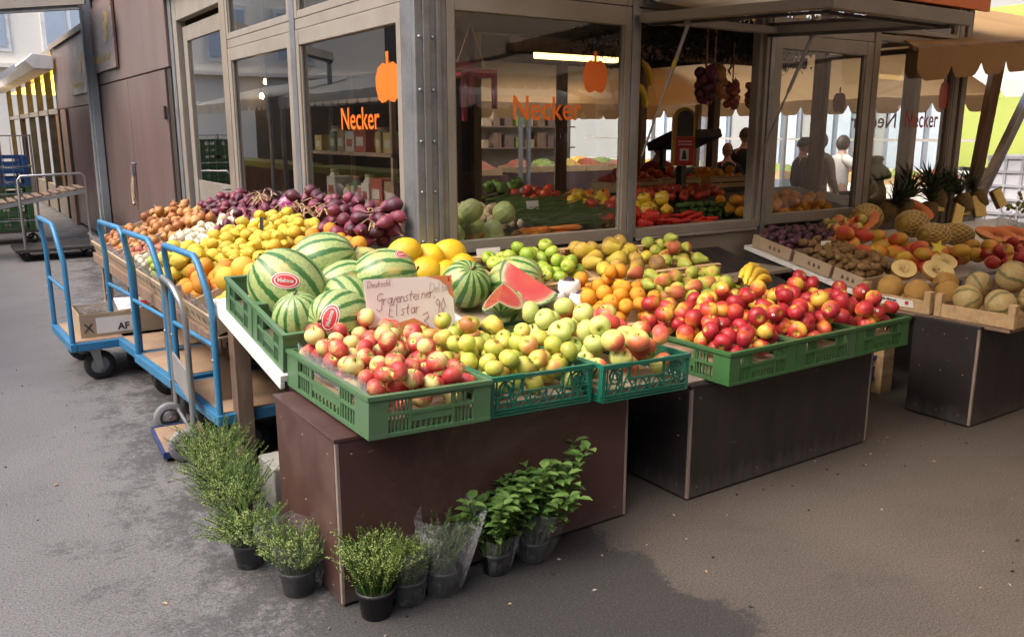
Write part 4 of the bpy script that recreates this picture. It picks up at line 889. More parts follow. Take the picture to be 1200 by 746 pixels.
def wood_crate(w_, d, h, label, group='pale wooden fruit trays on the stands', post=.035, front_open=False):
    r = thing('wooden_tray', label, 'crate', group=group); m = M_['wood']
    for sx_ in (-1,1):
        for sy in (-1,1): MB().box(min(sx_*w_/2, sx_*(w_/2-post)), min(sy*d/2, sy*(d/2-post)), .003, max(sx_*w_/2, sx_*(w_/2-post)), max(sy*d/2, sy*(d/2-post)), h).build('corner_block', m, r, .002)
    for sy in (-1,1):
        for z0, z1 in ((.004,.42*h),) + (() if front_open else ((.55*h,.93*h),)): MB().box(-w_/2-.006, sy*d/2-(.0 if sy>0 else .006), z0, w_/2+.006, sy*d/2+(.006 if sy>0 else 0), z1).build('slat', m, r, .0015)
    for sx_ in (-1,1): MB().box(sx_*w_/2-(0 if sx_>0 else .006), -d/2+.001, .006, sx_*w_/2+(.006 if sx_>0 else 0), d/2-.001, .90*h).build('slat', m, r, .0015)
    MB().box(-w_/2+.002, -d/2+.002, 0, w_/2-.002, d/2-.002, .006).build('base', m, r)
    if not front_open:
        for sy in (-1,1): MB().box(-w_/2-.008, sy*(d/2-.012)-.014, h+.001, w_/2+.008, sy*(d/2-.012)+.014, h+.009).build('rail', m, r, .0015)
    return r

# ---------------------------------------------------------------- stand 1
def stand(x0, x1, y0, y1, zl, zr, m, label):
    s_ = thing('display_stand', label, 'display stand', ((x0+x1)/2, (y0+y1)/2, 0))
    def pan(pts, t, name):   # upright panel from 4 corners with thickness vector
        t = Vector(t); mb = MB(); q = [Vector(p) for p in pts]
        mb.add(q + [p+t for p in q], [(0,1,2,3),(7,6,5,4),(0,4,5,1),(1,5,6,2),(2,6,7,3),(3,7,4,0)]); return mb.build(name, m, s_, .002)
    e = .016
    pan([(x0+e,y0,.012),(x1-e,y0,.012),(x1-e,y0,zr),(x0+e,y0,zl)], (0,.015,0), 'front_panel')
    pan([(x0,y1-e,.012),(x0,y0+e,.012),(x0,y0+e,zl),(x0,y1-e,zl)], (.015,0,0), 'side_panel')
    pan([(x1,y0+e,.012),(x1,y1-e,.012),(x1,y1-e,zr),(x1,y0+e,zr)], (-.015,0,0), 'side_panel')
    pan([(x0+e,y1,.012),(x0+e,y1,zl),(x1-e,y1,zr),(x1-e,y1,.012)], (0,-.015,0), 'rear_panel')
    mb = MB()
    mb.box(x0+.001, y0-.001, .012, x0+e-.001, y0+e-.001, zl); c_ = mb.build('corner_trim', M_['edge'], s_, .003)
    MB().box(x1-e+.001, y0-.001, .012, x1-.001, y0+e-.001, zr).build('corner_trim', M_['edge'], s_, .003)
    mb = MB(); q = [(x0-.004,y0-.003,zl+.001),(x1+.004,y0-.003,zr+.001),(x1+.004,y1+.003,zr+.001),(x0-.004,y1+.003,zl+.001)]
    mb.add([Vector(p) for p in q] + [Vector(p)+Vector((0,0,.014)) for p in q], [(3,2,1,0),(4,5,6,7),(0,1,5,4),(1,2,6,5),(2,3,7,6),(3,0,4,7)]); mb.build('top_board', m, s_, .002)
    MB().box(x0+.03, y0+.03, 0, x1-.03, y1-.03, .0115).build('base', M_['darkmetal'], s_)
    sc = MB()
    for x in np.linspace(x0+.06, x1-.06, 4):
        for z in (.06, zl-.05): sc.lathe([(.0042,0),(.0035,.001),(.001,.0016)], 8, 0, Matrix.Translation((x, y0-.0004, z)) @ Matrix.Rotation(R(90), 4, 'X'))
    for y in np.linspace(y0+.07, y1-.07, 3):
        for z in (.06, .3, zl-.06): sc.lathe([(.0042,0),(.0035,.001),(.001,.0016)], 8, 0, Matrix.Translation((x0-.0004, y, z)) @ Matrix.Rotation(R(-90), 4, 'Y'))
    tag(sc.build('screws', M_['edge'], s_), kind='stuff')
    return s_
stand(1.03, 2.36, 2.60, 3.22, .618, .575, M_['brownboard'], 'reddish brown plywood stand under the front left apple crates')
stand(2.69, 4.05, 2.555, 3.25, .535, .535, M_['shadeboard'], 'dark plywood stand under the red and yellow apple crates')
MB_ = MB().box(2.70, 2.58, .5515, 4.04, 3.2, .559); tag(MB_.build('shelf_board', M_['edge'], None, 0, True), 'pale board lying on top of the dark middle stand', 'board')
# tilted white table behind stand 1, on wooden legs
wt = thing('white_table', 'tilted white table top on wooden legs carrying the watermelon crates', 'table', (1.8, 3.8, 0))
Mt = Matrix.Translation((1.075, 3.26, .69)) @ Matrix.Rotation(R(9.4), 4, 'X')
MB().box(0, 0, -.03, 1.05, .98, 0, 0, Mt).box(0, 0, -.06, .02, .98, -.0305, 0, Mt).build('table_top', M_['white'], wt, .003)
MB().box(1.13, 4.10, 0, 1.21, 4.19, .80).build('leg', M_['oldwood'], wt, .004); MB().box(1.98, 4.02, 0, 2.06, 4.11, .80).build('leg', M_['oldwood'], wt, .004)
MB().box(1.14, 3.3, .02, 1.2, 3.36, .66).build('leg', M_['oldwood'], wt, .004)

RL = R(2.3)
Rx = Matrix.Rotation(RL, 4, 'Y')
def put(o, cx_, cy_, z, rot): o.location = (cx_, cy_, z); o.rotation_euler = rot; return Matrix.Translation((cx_,cy_,z)) @ Euler(rot).to_matrix().to_4x4()
# c1 sage green crate with red apples
c1 = crate('frame', .478, .775, .150, M_['crate_green'], 'sage green plastic crate full of red and cream apples at the front corner', .055)
m1 = put(c1, 1.341, 2.868, .640, (0, RL, 0))
# white printed mark and clear film edge
tx = MB().box(-.2405, -.06, .045, -.2398, .10, .085); tx.build('printed_mark', mat('faded_white_print', (.42,.55,.42), (.2,.35,.2), 60, .6, contrast=(.45,.55)), c1)
c2 = crate('lace', .478, .72, .155, M_['crate_teal'], 'teal lattice crate of golden apples, middle of the front row', .045)
m2 = put(c2, 1.838, 2.87, .612, (0, RL, 0))
c3 = dup(c2, (0,0,0), label='teal lattice crate of large blushed apples, right end of the front row'); m3 = put(c3, 2.335, 2.83, .590, (0, RL, 0))
def quad_floor(h, f0, f1, d): return lambda x, y: h + f0 + (f1 - f0) * ((y + d/2)/d)
box = lambda w_, d: [(-w_/2+.012,-d/2+.012),(w_/2-.012,-d/2+.012),(w_/2-.012,d/2-.012),(-w_/2+.012,d/2-.012)]
P = pack(box(.478,.775), quad_floor(.15,-.095,-.055,.775), 104, .033, .0405, 3, inset=1.08)
heap('red_apple', P, m1, 'red_apple', 'red and cream apple', 'of sage green crate', 'apple', 'red apples in the sage green crate')
P = pack(box(.478,.72), quad_floor(.155,-.105,-.06,.72), 74, .035, .0415, 5, inset=1.05)
heap('golden_apple', P, m2, 'golden_apple', 'yellow green apple', 'of middle teal crate', 'apple', 'golden apples in the middle teal crate')
P = pack(box(.478,.72), quad_floor(.155,-.105,-.03,.72), 43, .043, .052, 8, inset=1.05)
Pb = P[(P[:,0] > .02) | (P[:,1] < -.22)]; Pa = P[~((P[:,0] > .02) | (P[:,1] < -.22))]
heap('pale_green_apple', Pa, m3, 'green_apple', 'large pale green apple', 'of right teal crate', 'apple', 'large apples in the right teal crate')
heap('blush_apple', Pb, m3, 'blushed_apple', 'large pink blushed apple', 'of right teal crate', 'apple', 'large apples in the right teal crate')
# serrated clear film along the left rim of c1
fl_ = MB(); fl_.grid(lambda u, v: m1 @ Vector((-.222 - .012*v + .006*sin(u*14), -.36 + .66*u, .10 + (.085 + .012*(int(u*40) % 2))*v)), 40, 3)
fs = solid(fl_.build('plastic_film', M_['film'], None, 0, True), .0008); tag(fs, 'clear plastic film tucked inside left rim of the apple crate', 'plastic film')

# melon crates on the white table
def tilt(x, y, d): # crate standing on the white table
    z = .69 + (y-3.26)*math.tan(R(9.4)); return (x, y, z)
k1 = crate('frame', .66, .385, .165, M_['crate_green'], 'sage green crate of watermelons at the back left, next to the oranges', .05)
put(k1, 1.425, 3.865, .69 + .605*math.tan(R(9.4)) + .002, (R(9.4), 0, 0))
k2 = dup(k1, (0,0,0), label='sage green crate of watermelons directly behind the red apples'); put(k2, 1.425, 3.472, .69 + .212*math.tan(R(9.4)) + .002, (R(9.4), 0, 0))
k3 = crate('lace', .60, .62, .16, M_['crate_dteal'], 'dark teal crate holding cut watermelon pieces beside the oranges', .06)
put(k3, 2.165, 3.58, .66, (R(8), 0, 0))
MB().box(1.80, 3.30, 0, 2.5, 3.9, .63).build('x', M_['shadeboard']).name = 'plinth_box'
tag(bpy.data.objects['plinth_box'], 'dark board box hidden under the dark teal crate', 'box')
def melon(kd, loc, r, rot, label, sc=(1,1,1), cat='watermelon', group='whole watermelons on the stand', name='watermelon'):
    o = bpy.data.objects.new(name, KIND[kd][0]); COL.objects.link(o); place(o, loc, rot, (r*sc[0], r*sc[1], r*sc[2])); return tag(o, label, cat, group)
wA = melon('watermelon', (1.285,3.71,.965), .165, (R(-38), R(-30), .3), 'large striped watermelon with red oval sticker, nearest the left crate edge')
wB = melon('watermelon', (1.56,3.98,1.02), .150, (R(70), R(0), R(60)), 'large striped watermelon at the back under the lemons')
wC = melon('watermelon', (1.60,3.80,.93), .125, (R(80), R(10), R(80)), 'striped watermelon wedged behind the stickered one')
wD = melon('watermelon', (1.765,3.71,.965), .142, (R(82), R(-10), R(70)), 'striped watermelon beside the yellow melons, behind the price card')
wD2 = melon('watermelon', (1.76,3.97,.965), .118, (R(75), 0, R(100)), 'striped watermelon below the red onions')
wE = melon('watermelon', (1.50,3.545,.895), .120, (R(-60), R(20), R(20)), 'pale watermelon in the middle between the stickered melons')
wF = melon('watermelon', (1.235,3.45,.865), .112, (R(15), R(-15), 0), 'small striped watermelon against the left crate side')
wG = melon('watermelon', (1.375,3.35,.875), .128, (R(86), R(0), R(-62)), 'striped watermelon lying on its side, touching the red apples')
wH = melon('round_watermelon', (2.225,3.72,.885), .128, (R(42), R(-6), 0), 'round densely striped watermelon with stem facing forward')
wI = melon('watermelon', (2.50,3.66,.885), .132, (R(80), R(10), R(30)), 'striped watermelon behind the large cut slice')
wJ = melon('mottled_melon', (1.885,3.46,.84), .105, (R(20), R(10), 0), 'mottled yellow green melon half hidden behind the price card')
wK = melon('watermelon', (2.345,3.46,.79), .118, (R(10), R(30), 0), 'striped watermelon lying under the large cut slice')
def melon_sticker(mel, loc_dir, up, w_, h, label=True):
    """oval sticker bent over the melon's surface"""
    bpy.context.view_layer.update(); Mw = mel.matrix_world; Mi = Mw.inverted()
    c_ = Mw.translation; d = Vector(loc_dir).normalized(); u = Vector(up); x = u.cross(d).normalized(); y = d.cross(x).normalized()
    def proj_(a, b_, lift):
        p = c_ + d*mel.scale.x + x*a + y*b_; ql = Mi @ p; ql = Vector((ql.x, ql.y, ql.z/1.16)); ql.normalize(); ql.z *= 1.16
        return Mw @ (ql * (1.004 + lift))
    def disc(rx_, ry_, lift, name, m, par=None, r_in=0):
        mb = MB(); vv = []; n = 24
        for q in range(4):
            f = r_in + (1-r_in)*q/3
            for k in range(n): vv.append(proj_(rx_*f*cos(2*pi*k/n), ry_*f*sin(2*pi*k/n), lift))
        vv = [Mi @ v for v in vv]
        mb.add(vv, [(i*n+k, (i+1)*n+k, (i+1)*n+(k+1)%n, i*n+(k+1)%n) for i in range(3) for k in range(n)], 0, True)
        o = bpy.data.objects.new(name, mb.mesh(name, m)); COL.objects.link(o); o.parent = par or mel; return o
    s_ = disc(w_, h, .0, 'sticker', M_['paper']); disc(w_*.93, h*.9, .004, 'print', M_['redink'], s_, .84); disc(w_*.70, h*.66, .004, 'print', M_['redink'], s_)
    me = text_mesh('Melone', h*.62, .9*w_/h*.62, align='CENTER', bold=.001)
    for v in me.vertices: v.co = Mi @ proj_(v.co.x, v.co.y - h*.2, .009)
    me.materials.clear(); me.materials.append(M_['paper']); o = bpy.data.objects.new('lettering', me); COL.objects.link(o); o.parent = s_
melon_sticker(wA, (-.36,-.85,.34), (.12,0,1), .066, .037)
melon_sticker(wG, (-.62,-.78,.22), (-1,.5,.35), .060, .036)
melon_sticker(wD, (.35,-.45,.72), (-.3,.6,.4), .045, .025)
# cut pieces
M_['flesh'] = None
m, nt, b = _new('watermelon_flesh'); tc = N(nt, 'ShaderNodeTexCoord')
ln = N(nt, 'ShaderNodeVectorMath', operation='LENGTH'); nt.links.new(tc.outputs['Object'], ln.inputs[0])
nz = noise(nt, tc.outputs['Object'], 9, 4, .6)
f = math_(nt, 'ADD', ln.outputs['Value'], math_(nt, 'MULTIPLY', math_(nt, 'SUBTRACT', nz, .5), .05))
cc = ramp(nt, f, [(.0, (.70,.11,.05)),(.55,(.68,.055,.04)),(.80,(.68,.11,.07)),(.87,(.66,.30,.18)),(.93,(.66,.60,.34)),(.985,(.50,.55,.22)),(1,(.1,.2,.04))])
nt.links.new(cc, b.inputs['Base Color']); b.inputs['Roughness'].default_value = .2; b.inputs['Coat Weight'].default_value = .7; b.inputs['Coat Roughness'].default_value = .06
bump(nt, b, noise(nt, tc.outputs['Object'], 13, 5, .7, 1.2), .7, .05); M_['flesh'] = m
def lune(ang, rind, n=16, k=12):
    """melon wedge: ridge along z, opening angle ang centred on +x"""
    mb = MB(); vv = []
    for i in range(n+1):
        t = pi*i/n
        for j in range(k+1):
            a = -ang/2 + ang*j/k; vv.append((sin(t)*cos(a), sin(t)*sin(a), 1.08*cos(t)))
    mb.add(vv, [(i*(k+1)+j, (i+1)*(k+1)+j, (i+1)*(k+1)+j+1, i*(k+1)+j+1) for i in range(n) for j in range(k)], 0, True)
    for a, fl2 in ((-ang/2, 0), (ang/2, 1)):
        rows = [[(f_*sin(pi*i/n)*cos(a), f_*sin(pi*i/n)*sin(a), 1.08*cos(pi*i/n)) for f_ in (0,.25,.5,.75,.9,1)] for i in range(n+1)]
        v2 = [p for r_ in rows for p in r_]; ff = [(i*6+j, i*6+j+1, (i+1)*6+j+1, (i+1)*6+j) for i in range(n) for j in range(5)]
        mb.add(v2, ff if fl2 == 0 else [q[::-1] for q in ff], 1)
    return mb.mesh('watermelon_slice', [rind, M_['flesh']])
def slice_(ang, rind, loc, r, X, Z, label):
    o = bpy.data.objects.new('watermelon_slice', lune(ang, rind)); COL.objects.link(o)
    Z = Vector(Z).normalized(); X = (Vector(X) - Z*Vector(X).dot(Z)).normalized(); Yv = Z.cross(X)
    Mx = Matrix((X, Yv, Z)).transposed(); o.rotation_euler = Mx.to_euler(); o.location = loc; o.scale = (r,r,r); return tag(o, label, 'watermelon slice', 'cut watermelon pieces')
slice_(R(105), wd, (2.17,3.30,.915), .125, (0,-.10,-1), (-.62,-.78,-.20), 'cut watermelon wedge showing an upturned V of red flesh')
nf = Vector((-.50,-.72,.50)).normalized(); rf = Vector((.83,-.56,0)); rf = (rf - nf*rf.dot(nf)).normalized(); uf = nf.cross(rf)
Zf = (rf*.82 - uf*.57).normalized(); ef = nf.cross(Zf) * -1
if ef.dot(uf) > 0: ef = -ef
slice_(R(70), wm, (2.40,3.38,.955), .15, ef*cos(R(35)) - nf*sin(R(35)), Zf, 'large film wrapped watermelon slice with its red cut face forward')
# canary melons
for loc, r, rot, lab in (((2.02,4.0,1.03),.080,(1.2,0,.9),'yellow melon on top of the pile, next to the red onions'),((2.09,3.93,.93),.088,(1.5,0,.7),'yellow melon at the lower left of its pile'),((2.16,4.0,.995),.076,(1.4,.3,.4),'small yellow melon in the middle of its pile'),((2.30,4.02,1.0),.083,(1.5,0,1.4),'yellow melon at the upper right of its pile'),((2.33,3.95,.925),.086,(1.2,0,.2),'yellow melon at the lower right above the striped watermelon'),((2.21,3.89,.915),.076,(1.5,.2,1.9),'yellow melon at the front bottom of its pile'),((1.93,3.98,.94),.08,(1.4,0,.2),'yellow melon half hidden behind the striped watermelon')):
    melon('yellow_melon', loc, r, rot, lab, cat='melon', group='yellow melons', name='yellow_melon')
MB().box(1.86, 3.84, .62, 2.42, 4.11, .85).build('fruit_box', M_['crate_dteal'], None, .004); tag(bpy.data.objects['fruit_box'], 'dark green box under the pile of yellow melons', 'crate')

# price card with handwriting
pc = thing('price_card', 'handwritten price card with orange print standing among the red apples', 'price card', (1.66, 3.235, .78))
cm = basis((1.452, 3.215, .79), (.999, .02, -.05), (-.03, .10, 1))
MB().box(0, 0, -.0015, .425, .262, .0015, 0, cm).build('card', mat('glossy_card', (.93,.83,.82), (.93,.88,.87), 1.5, .45), pc)
pm = mat('orange_fruit_print', (.80,.32,.14), (.75,.22,.10), 3, .3)
pr = MB(); pr.prism([(.0,.0),(.425,.0),(.425,.006),(.30,.035),(.22,.085),(.10,.062),(0,.058)], .0004, cm @ Matrix.Translation((0,0,.0016)))
pr.prism([(.30,.2618),(.36,.245),(.395,.215),(.405,.18),(.4248,.16),(.4248,.2618)], .0004, cm @ Matrix.Translation((0,0,.0016))).build('printed_fruit', pm, pc)
GL = {'D':[[(0,0),(.05,1),(.45,.85),(.55,.5),(.35,.1),(0,0)]],'e':[[(.05,.25),(.35,.3),(.3,.48),(.1,.45),(.04,.2),(.2,0),(.4,.1)]],'u':[[(.05,.5),(.05,.1),(.2,0),(.35,.1),(.37,.5),(.4,0)]],
'l':[[(.05,1),(.1,.05),(.2,0)]],'t':[[(.2,.85),(.15,.1),(.3,0)],[(0,.5),(.35,.54)]],'s':[[(.35,.45),(.15,.5),(.1,.35),(.3,.2),(.25,.03),(.03,.05)]],'c':[[(.35,.42),(.15,.5),(.03,.25),(.15,0),(.38,.08)]],'h':[[(.05,1),(.05,0)],[(.05,.3),(.25,.5),(.35,.35),(.37,0)]],
'G':[[(.55,.85),(.3,1),(.05,.75),(.08,.45),(.3,.35),(.5,.55),(.5,.45),(.5,-.3),(.25,-.5),(.05,-.3)]],'r':[[(.05,.5),(.08,0)],[(.07,.3),(.2,.48),(.32,.45)]],'a':[[(.35,.45),(.15,.5),(.03,.2),(.15,0),(.33,.15),(.36,.5),(.4,0)]],'v':[[(.02,.5),(.17,0),(.35,.5)]],
'n':[[(.05,.5),(.05,0)],[(.06,.35),(.22,.5),(.33,.35),(.36,0)]],'i':[[(.08,.5),(.1,0)],[(.09,.68),(.11,.72)]],'b':[[(.05,1),(.07,0),(.3,.05),(.37,.3),(.2,.48),(.07,.35)]],'E':[[(.45,.95),(.1,.9),(.08,.5),(.35,.5)],[(.08,.5),(.05,.05),(.45,0)]],
',':[[(.1,.05),(.03,-.15)]],'3':[[(.05,.85),(.3,1),(.4,.75),(.15,.55),(.42,.35),(.3,.02),(.02,.1)]],'9':[[(.38,.75),(.2,1),(.05,.75),(.2,.5),(.38,.75),(.33,0)]],'0':[[(.2,1),(.03,.5),(.2,0),(.38,.5),(.2,1)]],'.':[[(.05,0),(.08,.04)]],'_':[[(0,-.1),(.5,.12)]],' ':[]}
def write(s_, x, y, h, m, mw, slope=.05, r=.0009, adv=.46):
    for ch in s_:
        for st in GL[ch]: mw.tube([cm @ Vector((x+(px*1.0+py*.18)*h, y+py*h, .0024)) for px, py in st], r, 4)
        x += h*(adv if ch not in 'DGE' else adv+.18); y += slope*h*adv
mw = MB()
write('Deutschl.', .012, .226, .03, None, mw, .05, .0008); write('Gravensteiner,', .045, .150, .052, None, mw, .08, .0011, .40); write('Elstar', .095, .098, .055, None, mw, .07, .0011, .44)
write('3.', .245, .022, .085, None, mw, 0, .0014); write('90', .322, .100, .062, None, mw, .03, .0012); write('_', .330, .088, .07, None, mw, 0, .0012)
mw.build('handwriting', mat('dark_red_pen', (.24,.03,.06), (.28,.05,.08), 60, .5), pc)
mg = MB(); write('Delbar', .305, .190, .045, None, mg, .08, .0009, .40); mg.build('handwriting', mat('grey_pen', (.30,.25,.27), (.36,.3,.32), 60, .5), pc)
mi_ = MB().box(.405, .235, .0021, .413, .255, .0025, 0, cm).build('mark', M_['redink'], pc)

# ---------------------------------------------------------------- stand 2
n1 = crate('frame', .452, .66, .150, M_['crate_mid'], 'green crate of red apples, left of three on the dark stand', .06)
for i, (cx_, lab) in enumerate(((3.018,None),(3.474,'green crate of red and yellow apples, middle of three on the dark stand'),(3.930,'green crate of red and yellow apples, right of three on the dark stand'))):
    o = n1 if i == 0 else dup(n1, (0,0,0), label=lab); mN = put(o, cx_, 2.765, .5605, (0,0,0))
    P = pack(box(.452,.66), quad_floor(.15,-.085,-.02,.66), 44, .040, .048, 20+i, inset=1.05)
    heap('nectarine', P, mN, 'red_apple', ('red apple','red and yellow apple','yellow and red apple')[i], 'of ' + ('left','middle','right')[i] + ' green crate', 'apple', 'red and yellow apples in green crates')
Mi2 = Matrix.Identity(4)
pz = lambda y: .60 + .27*(y-3.1)
tl = R(15)
def wtray(x0, x1, y0, y1, h, label, **k):
    o = wood_crate(x1-x0, (y1-y0)/cos(tl), h, label, **k); yc = (y0+y1)/2; return put(o, (x0+x1)/2, yc, pz(yc), (tl,0,0))
# sloping board that carries the rear trays
ds = thing('sloping_rack', 'sloping dark rack carrying the rear fruit trays of the middle stand', 'display rack', (3.3, 3.7, 0))
MB().beam((3.5,3.12,pz(3.12)-.02),(3.5,4.12,pz(4.12)-.02), 2.06, .025, 0, (0,0,1)).build('rack_board', M_['shadeboard'], ds)
for x in (2.55, 3.5, 4.45): MB().box(x-.03, 4.02, 0, x+.03, 4.08, pz(4.05)-.035).build('leg', M_['oldwood'], ds)
def tp(x0, x1, y0, y1, h): return [(x0+.01,y0+.01),(x1-.01,y0+.01),(x1-.01,y1-.01),(x0+.01,y1-.01)], (lambda x, y: pz(y) + h)
wtray(2.47, 3.12, 3.12, 3.56, .10, 'wooden tray of oranges behind the right teal crate')
po_, fo = tp(2.47, 3.12, 3.12, 3.56, .07)
P = pack(po_, lambda x, y: fo(x, y) + .0, 60, .033, .045, 31)
P = P[~((P[:,0] < 2.74) & (P[:,1] > 3.22))]
heap('orange', P, Mi2, 'orange', 'bright orange', 'of the wooden orange tray', 'orange', 'oranges on the middle stand')
for i, (x, y, z) in enumerate(((2.52,3.36,.80),(2.66,3.31,.79),(2.70,3.46,.83))):
    q = melon('plum', (x,y,z+.035), .043, (.3,.2,i), ('left','front','rear')[i] + ' one of three dark fruits in white foam cups by the oranges', cat='fruit', group='fruits in foam cups', name='wrapped_fruit')
    cu = MB(); cu.lathe([(.035,-.04),(.055,-.02),(.062,.0),(.060,.028),(.052,.046),(.046,.048),(.052,.02),(.05,-.01)], 16, 0, Matrix.Translation((x,y,z+.02)), lambda an, z_: 1+.03*sin(8*an))
    tag(cu.build('foam_cup', M_['paper'], None, 0, True), ('left','front','rear')[i] + ' white foam cup around a dark fruit by the oranges', 'foam cup', 'foam cups')
wtray(3.14, 3.84, 3.12, 3.58, .10, 'wooden tray of green pears behind the red apples')
po_, fo = tp(3.14, 3.84, 3.12, 3.58, .07); P = pack(po_, fo, 38, .038, .045, 33)
heap('green_pear', P, Mi2, 'pear', 'green pear with red blush', 'of the lower pear tray', 'pear', 'green pears', mode='lie')
wtray(2.46, 3.03, 3.62, 4.06, .11, 'wooden tray of green apples under the large window')
po_, fo = tp(2.46, 3.03, 3.62, 4.06, .075); P = pack(po_, fo, 31, .037, .044, 35)
heap('green_apple', P, Mi2, 'green_apple', 'bright green apple', 'of the tray under the window', 'apple', 'green apples')
wtray(3.05, 3.60, 3.62, 4.06, .11, 'wooden tray of yellow pears at the sill of the serving hatch')
po_, fo = tp(3.05, 3.60, 3.62, 4.06, .08); P = pack(po_, fo, 17, .043, .051, 37)
heap('yellow_pear', P, Mi2, 'pear', 'yellow russet pear', 'of the upper pear tray', 'pear', 'yellow pears', mode='lie')
wtray(3.62, 3.98, 3.62, 4.0, .11, 'small wooden tray of pears at the right end of the back row')
po_, fo = tp(3.62, 3.98, 3.62, 4.0, .07); P = pack(po_, fo, 14, .038, .045, 38)
heap('green_pear', P, Mi2, 'pear', 'greenish pear', 'of the small end tray', 'pear', 'green pears', mode='lie')
def cardlet(loc, ang, w_, h, label, txt=None, lean=.5, m=None):
    t = thing('price_tag', label, 'price tag', loc, group='small price tags', local=True); t.rotation_euler = (-lean, 0, ang)
    MB().box(-w_/2, -.001, 0, w_/2, .001, h).build('card', m or M_['paper'], t)
    if txt: 
        me = text_mesh(txt, h*.42, .8, align='CENTER'); me.transform(basis((0,-.0016,h*.32), (1,0,0), (0,0,1))); me.materials.clear(); me.materials.append(M_['ink']); o = bpy.data.objects.new('lettering', me); COL.objects.link(o); o.parent = t
    return t
cardlet((3.60,3.25,.745), .3, .17, .10, 'white price tag lying on the green pears', lean=1.1)
cardlet((2.60,4.08,.945), 0, .16, .06, 'grey chalk tag behind the green apples', lean=.2)
cardlet((4.05,3.40,.80), 0, .13, .07, 'white price tag standing behind the bananas', lean=.1)
# bananas
def banana(mb, a, b_, bend, up=(0,0,1), r=.019):
    a, b_, up = Vector(a), Vector(b_), Vector(up); pts = []; rs = []
    for q in np.linspace(0, 1, 11):
        pts.append(a.lerp(b_, q) + up*bend*sin(pi*q)); rs.append(r*(.35 if q < .05 else .5 if q < .12 else 1 if q < .85 else .75 if q < .95 else .3))
    mb.tube(pts, rs, 7)
def banana_bunch(loc, rotz, label, n=3):
    t = thing('banana_bunch', label, 'bananas', loc, rotz, 'banana bunches', True)
    for k in range(n):
        mb = MB(); banana(mb, (0, .012*k, .0+.02*k), (.25-.01*k, -.03+.05*k, .03+.012*k), .045+.01*k, r=.023); mb.build('banana', M_['banana'], t)
    MB().tube([(-.03,.012,.03),(.01,.012,.012)], [.02,.024], 7).build('crown', M_['stem'], t); return t
banana_bunch((3.62,3.05,.80), .35, 'bunch of bananas lying above the red and yellow apples')
banana_bunch((3.68,3.17,.82), .15, 'rear bunch of bananas with brown crown beside the pears', 2)
P = pack([(3.80,3.12),(4.5,3.12),(4.5,3.40),(3.80,3.40)], lambda x, y: .60 + .1*(y-3.1), 16, .038, .045, 41)
P = P[~((P[:,0] < 4.12) & (P[:,1] > 3.08) & (P[:,2] > .75))]
heap('nectarine', P, Mi2, 'red_apple', 'red and yellow apple', 'behind the right green crate', 'apple', 'red and yellow apples behind the bananas')
MB().box(3.80,3.11,.55,4.45,3.42,.60).build('fruit_box', M_['crate_mid'], None, .004).name = 'apple_box'; tag(bpy.data.objects['apple_box'], 'green box under the apples beside the bananas', 'crate')
# step board by the kiosk
sp_ = thing('step_bench', 'narrow grey brown bench board against the kiosk wall', 'bench', (4.45, 3.85, 0))
MB().box(3.95, 3.62, .735, 4.72, 4.12, .76).build('board', M_['taupe'], sp_, .004)
for x in (4.0, 4.68): MB().box(x-.02, 3.7, 0, x+.02, 4.08, .734).build('leg', M_['darkmetal'], sp_)
# ---------------------------------------------------------------- long vegetable bench along the left facade
SL = .35; TA = math.atan(SL)
px_ = lambda x: .70 + SL*(x-1.09)
lb = thing('vegetable_bench', 'long sloping wooden bench along the left windows carrying onions and lemons', 'display bench', (1.6, 6, 0))
MB().box(1.075, 4.22, .575, 1.105, 7.98, .652).build('front_plank', M_['oldwood'], lb, .004)
MB().box(1.11, 4.22, .60, 1.16, 7.98, .65).build('rail', M_['oldwood'], lb)
MB().beam((1.63,4.22,px_(1.63)-.10),(1.63,7.98,px_(1.63)-.10), 1.06, .02, 0, (-SL,0,1)).build('board', M_['oldwood'], lb)
for y in (4.4, 5.6, 6.8, 7.9):
    MB().box(1.12, y-.035, 0, 1.19, y+.035, .60).build('leg', M_['oldwood'], lb, .004); MB().box(2.02, y-.035, 0, 2.09, y+.035, .92).build('leg', M_['oldwood'], lb, .004)
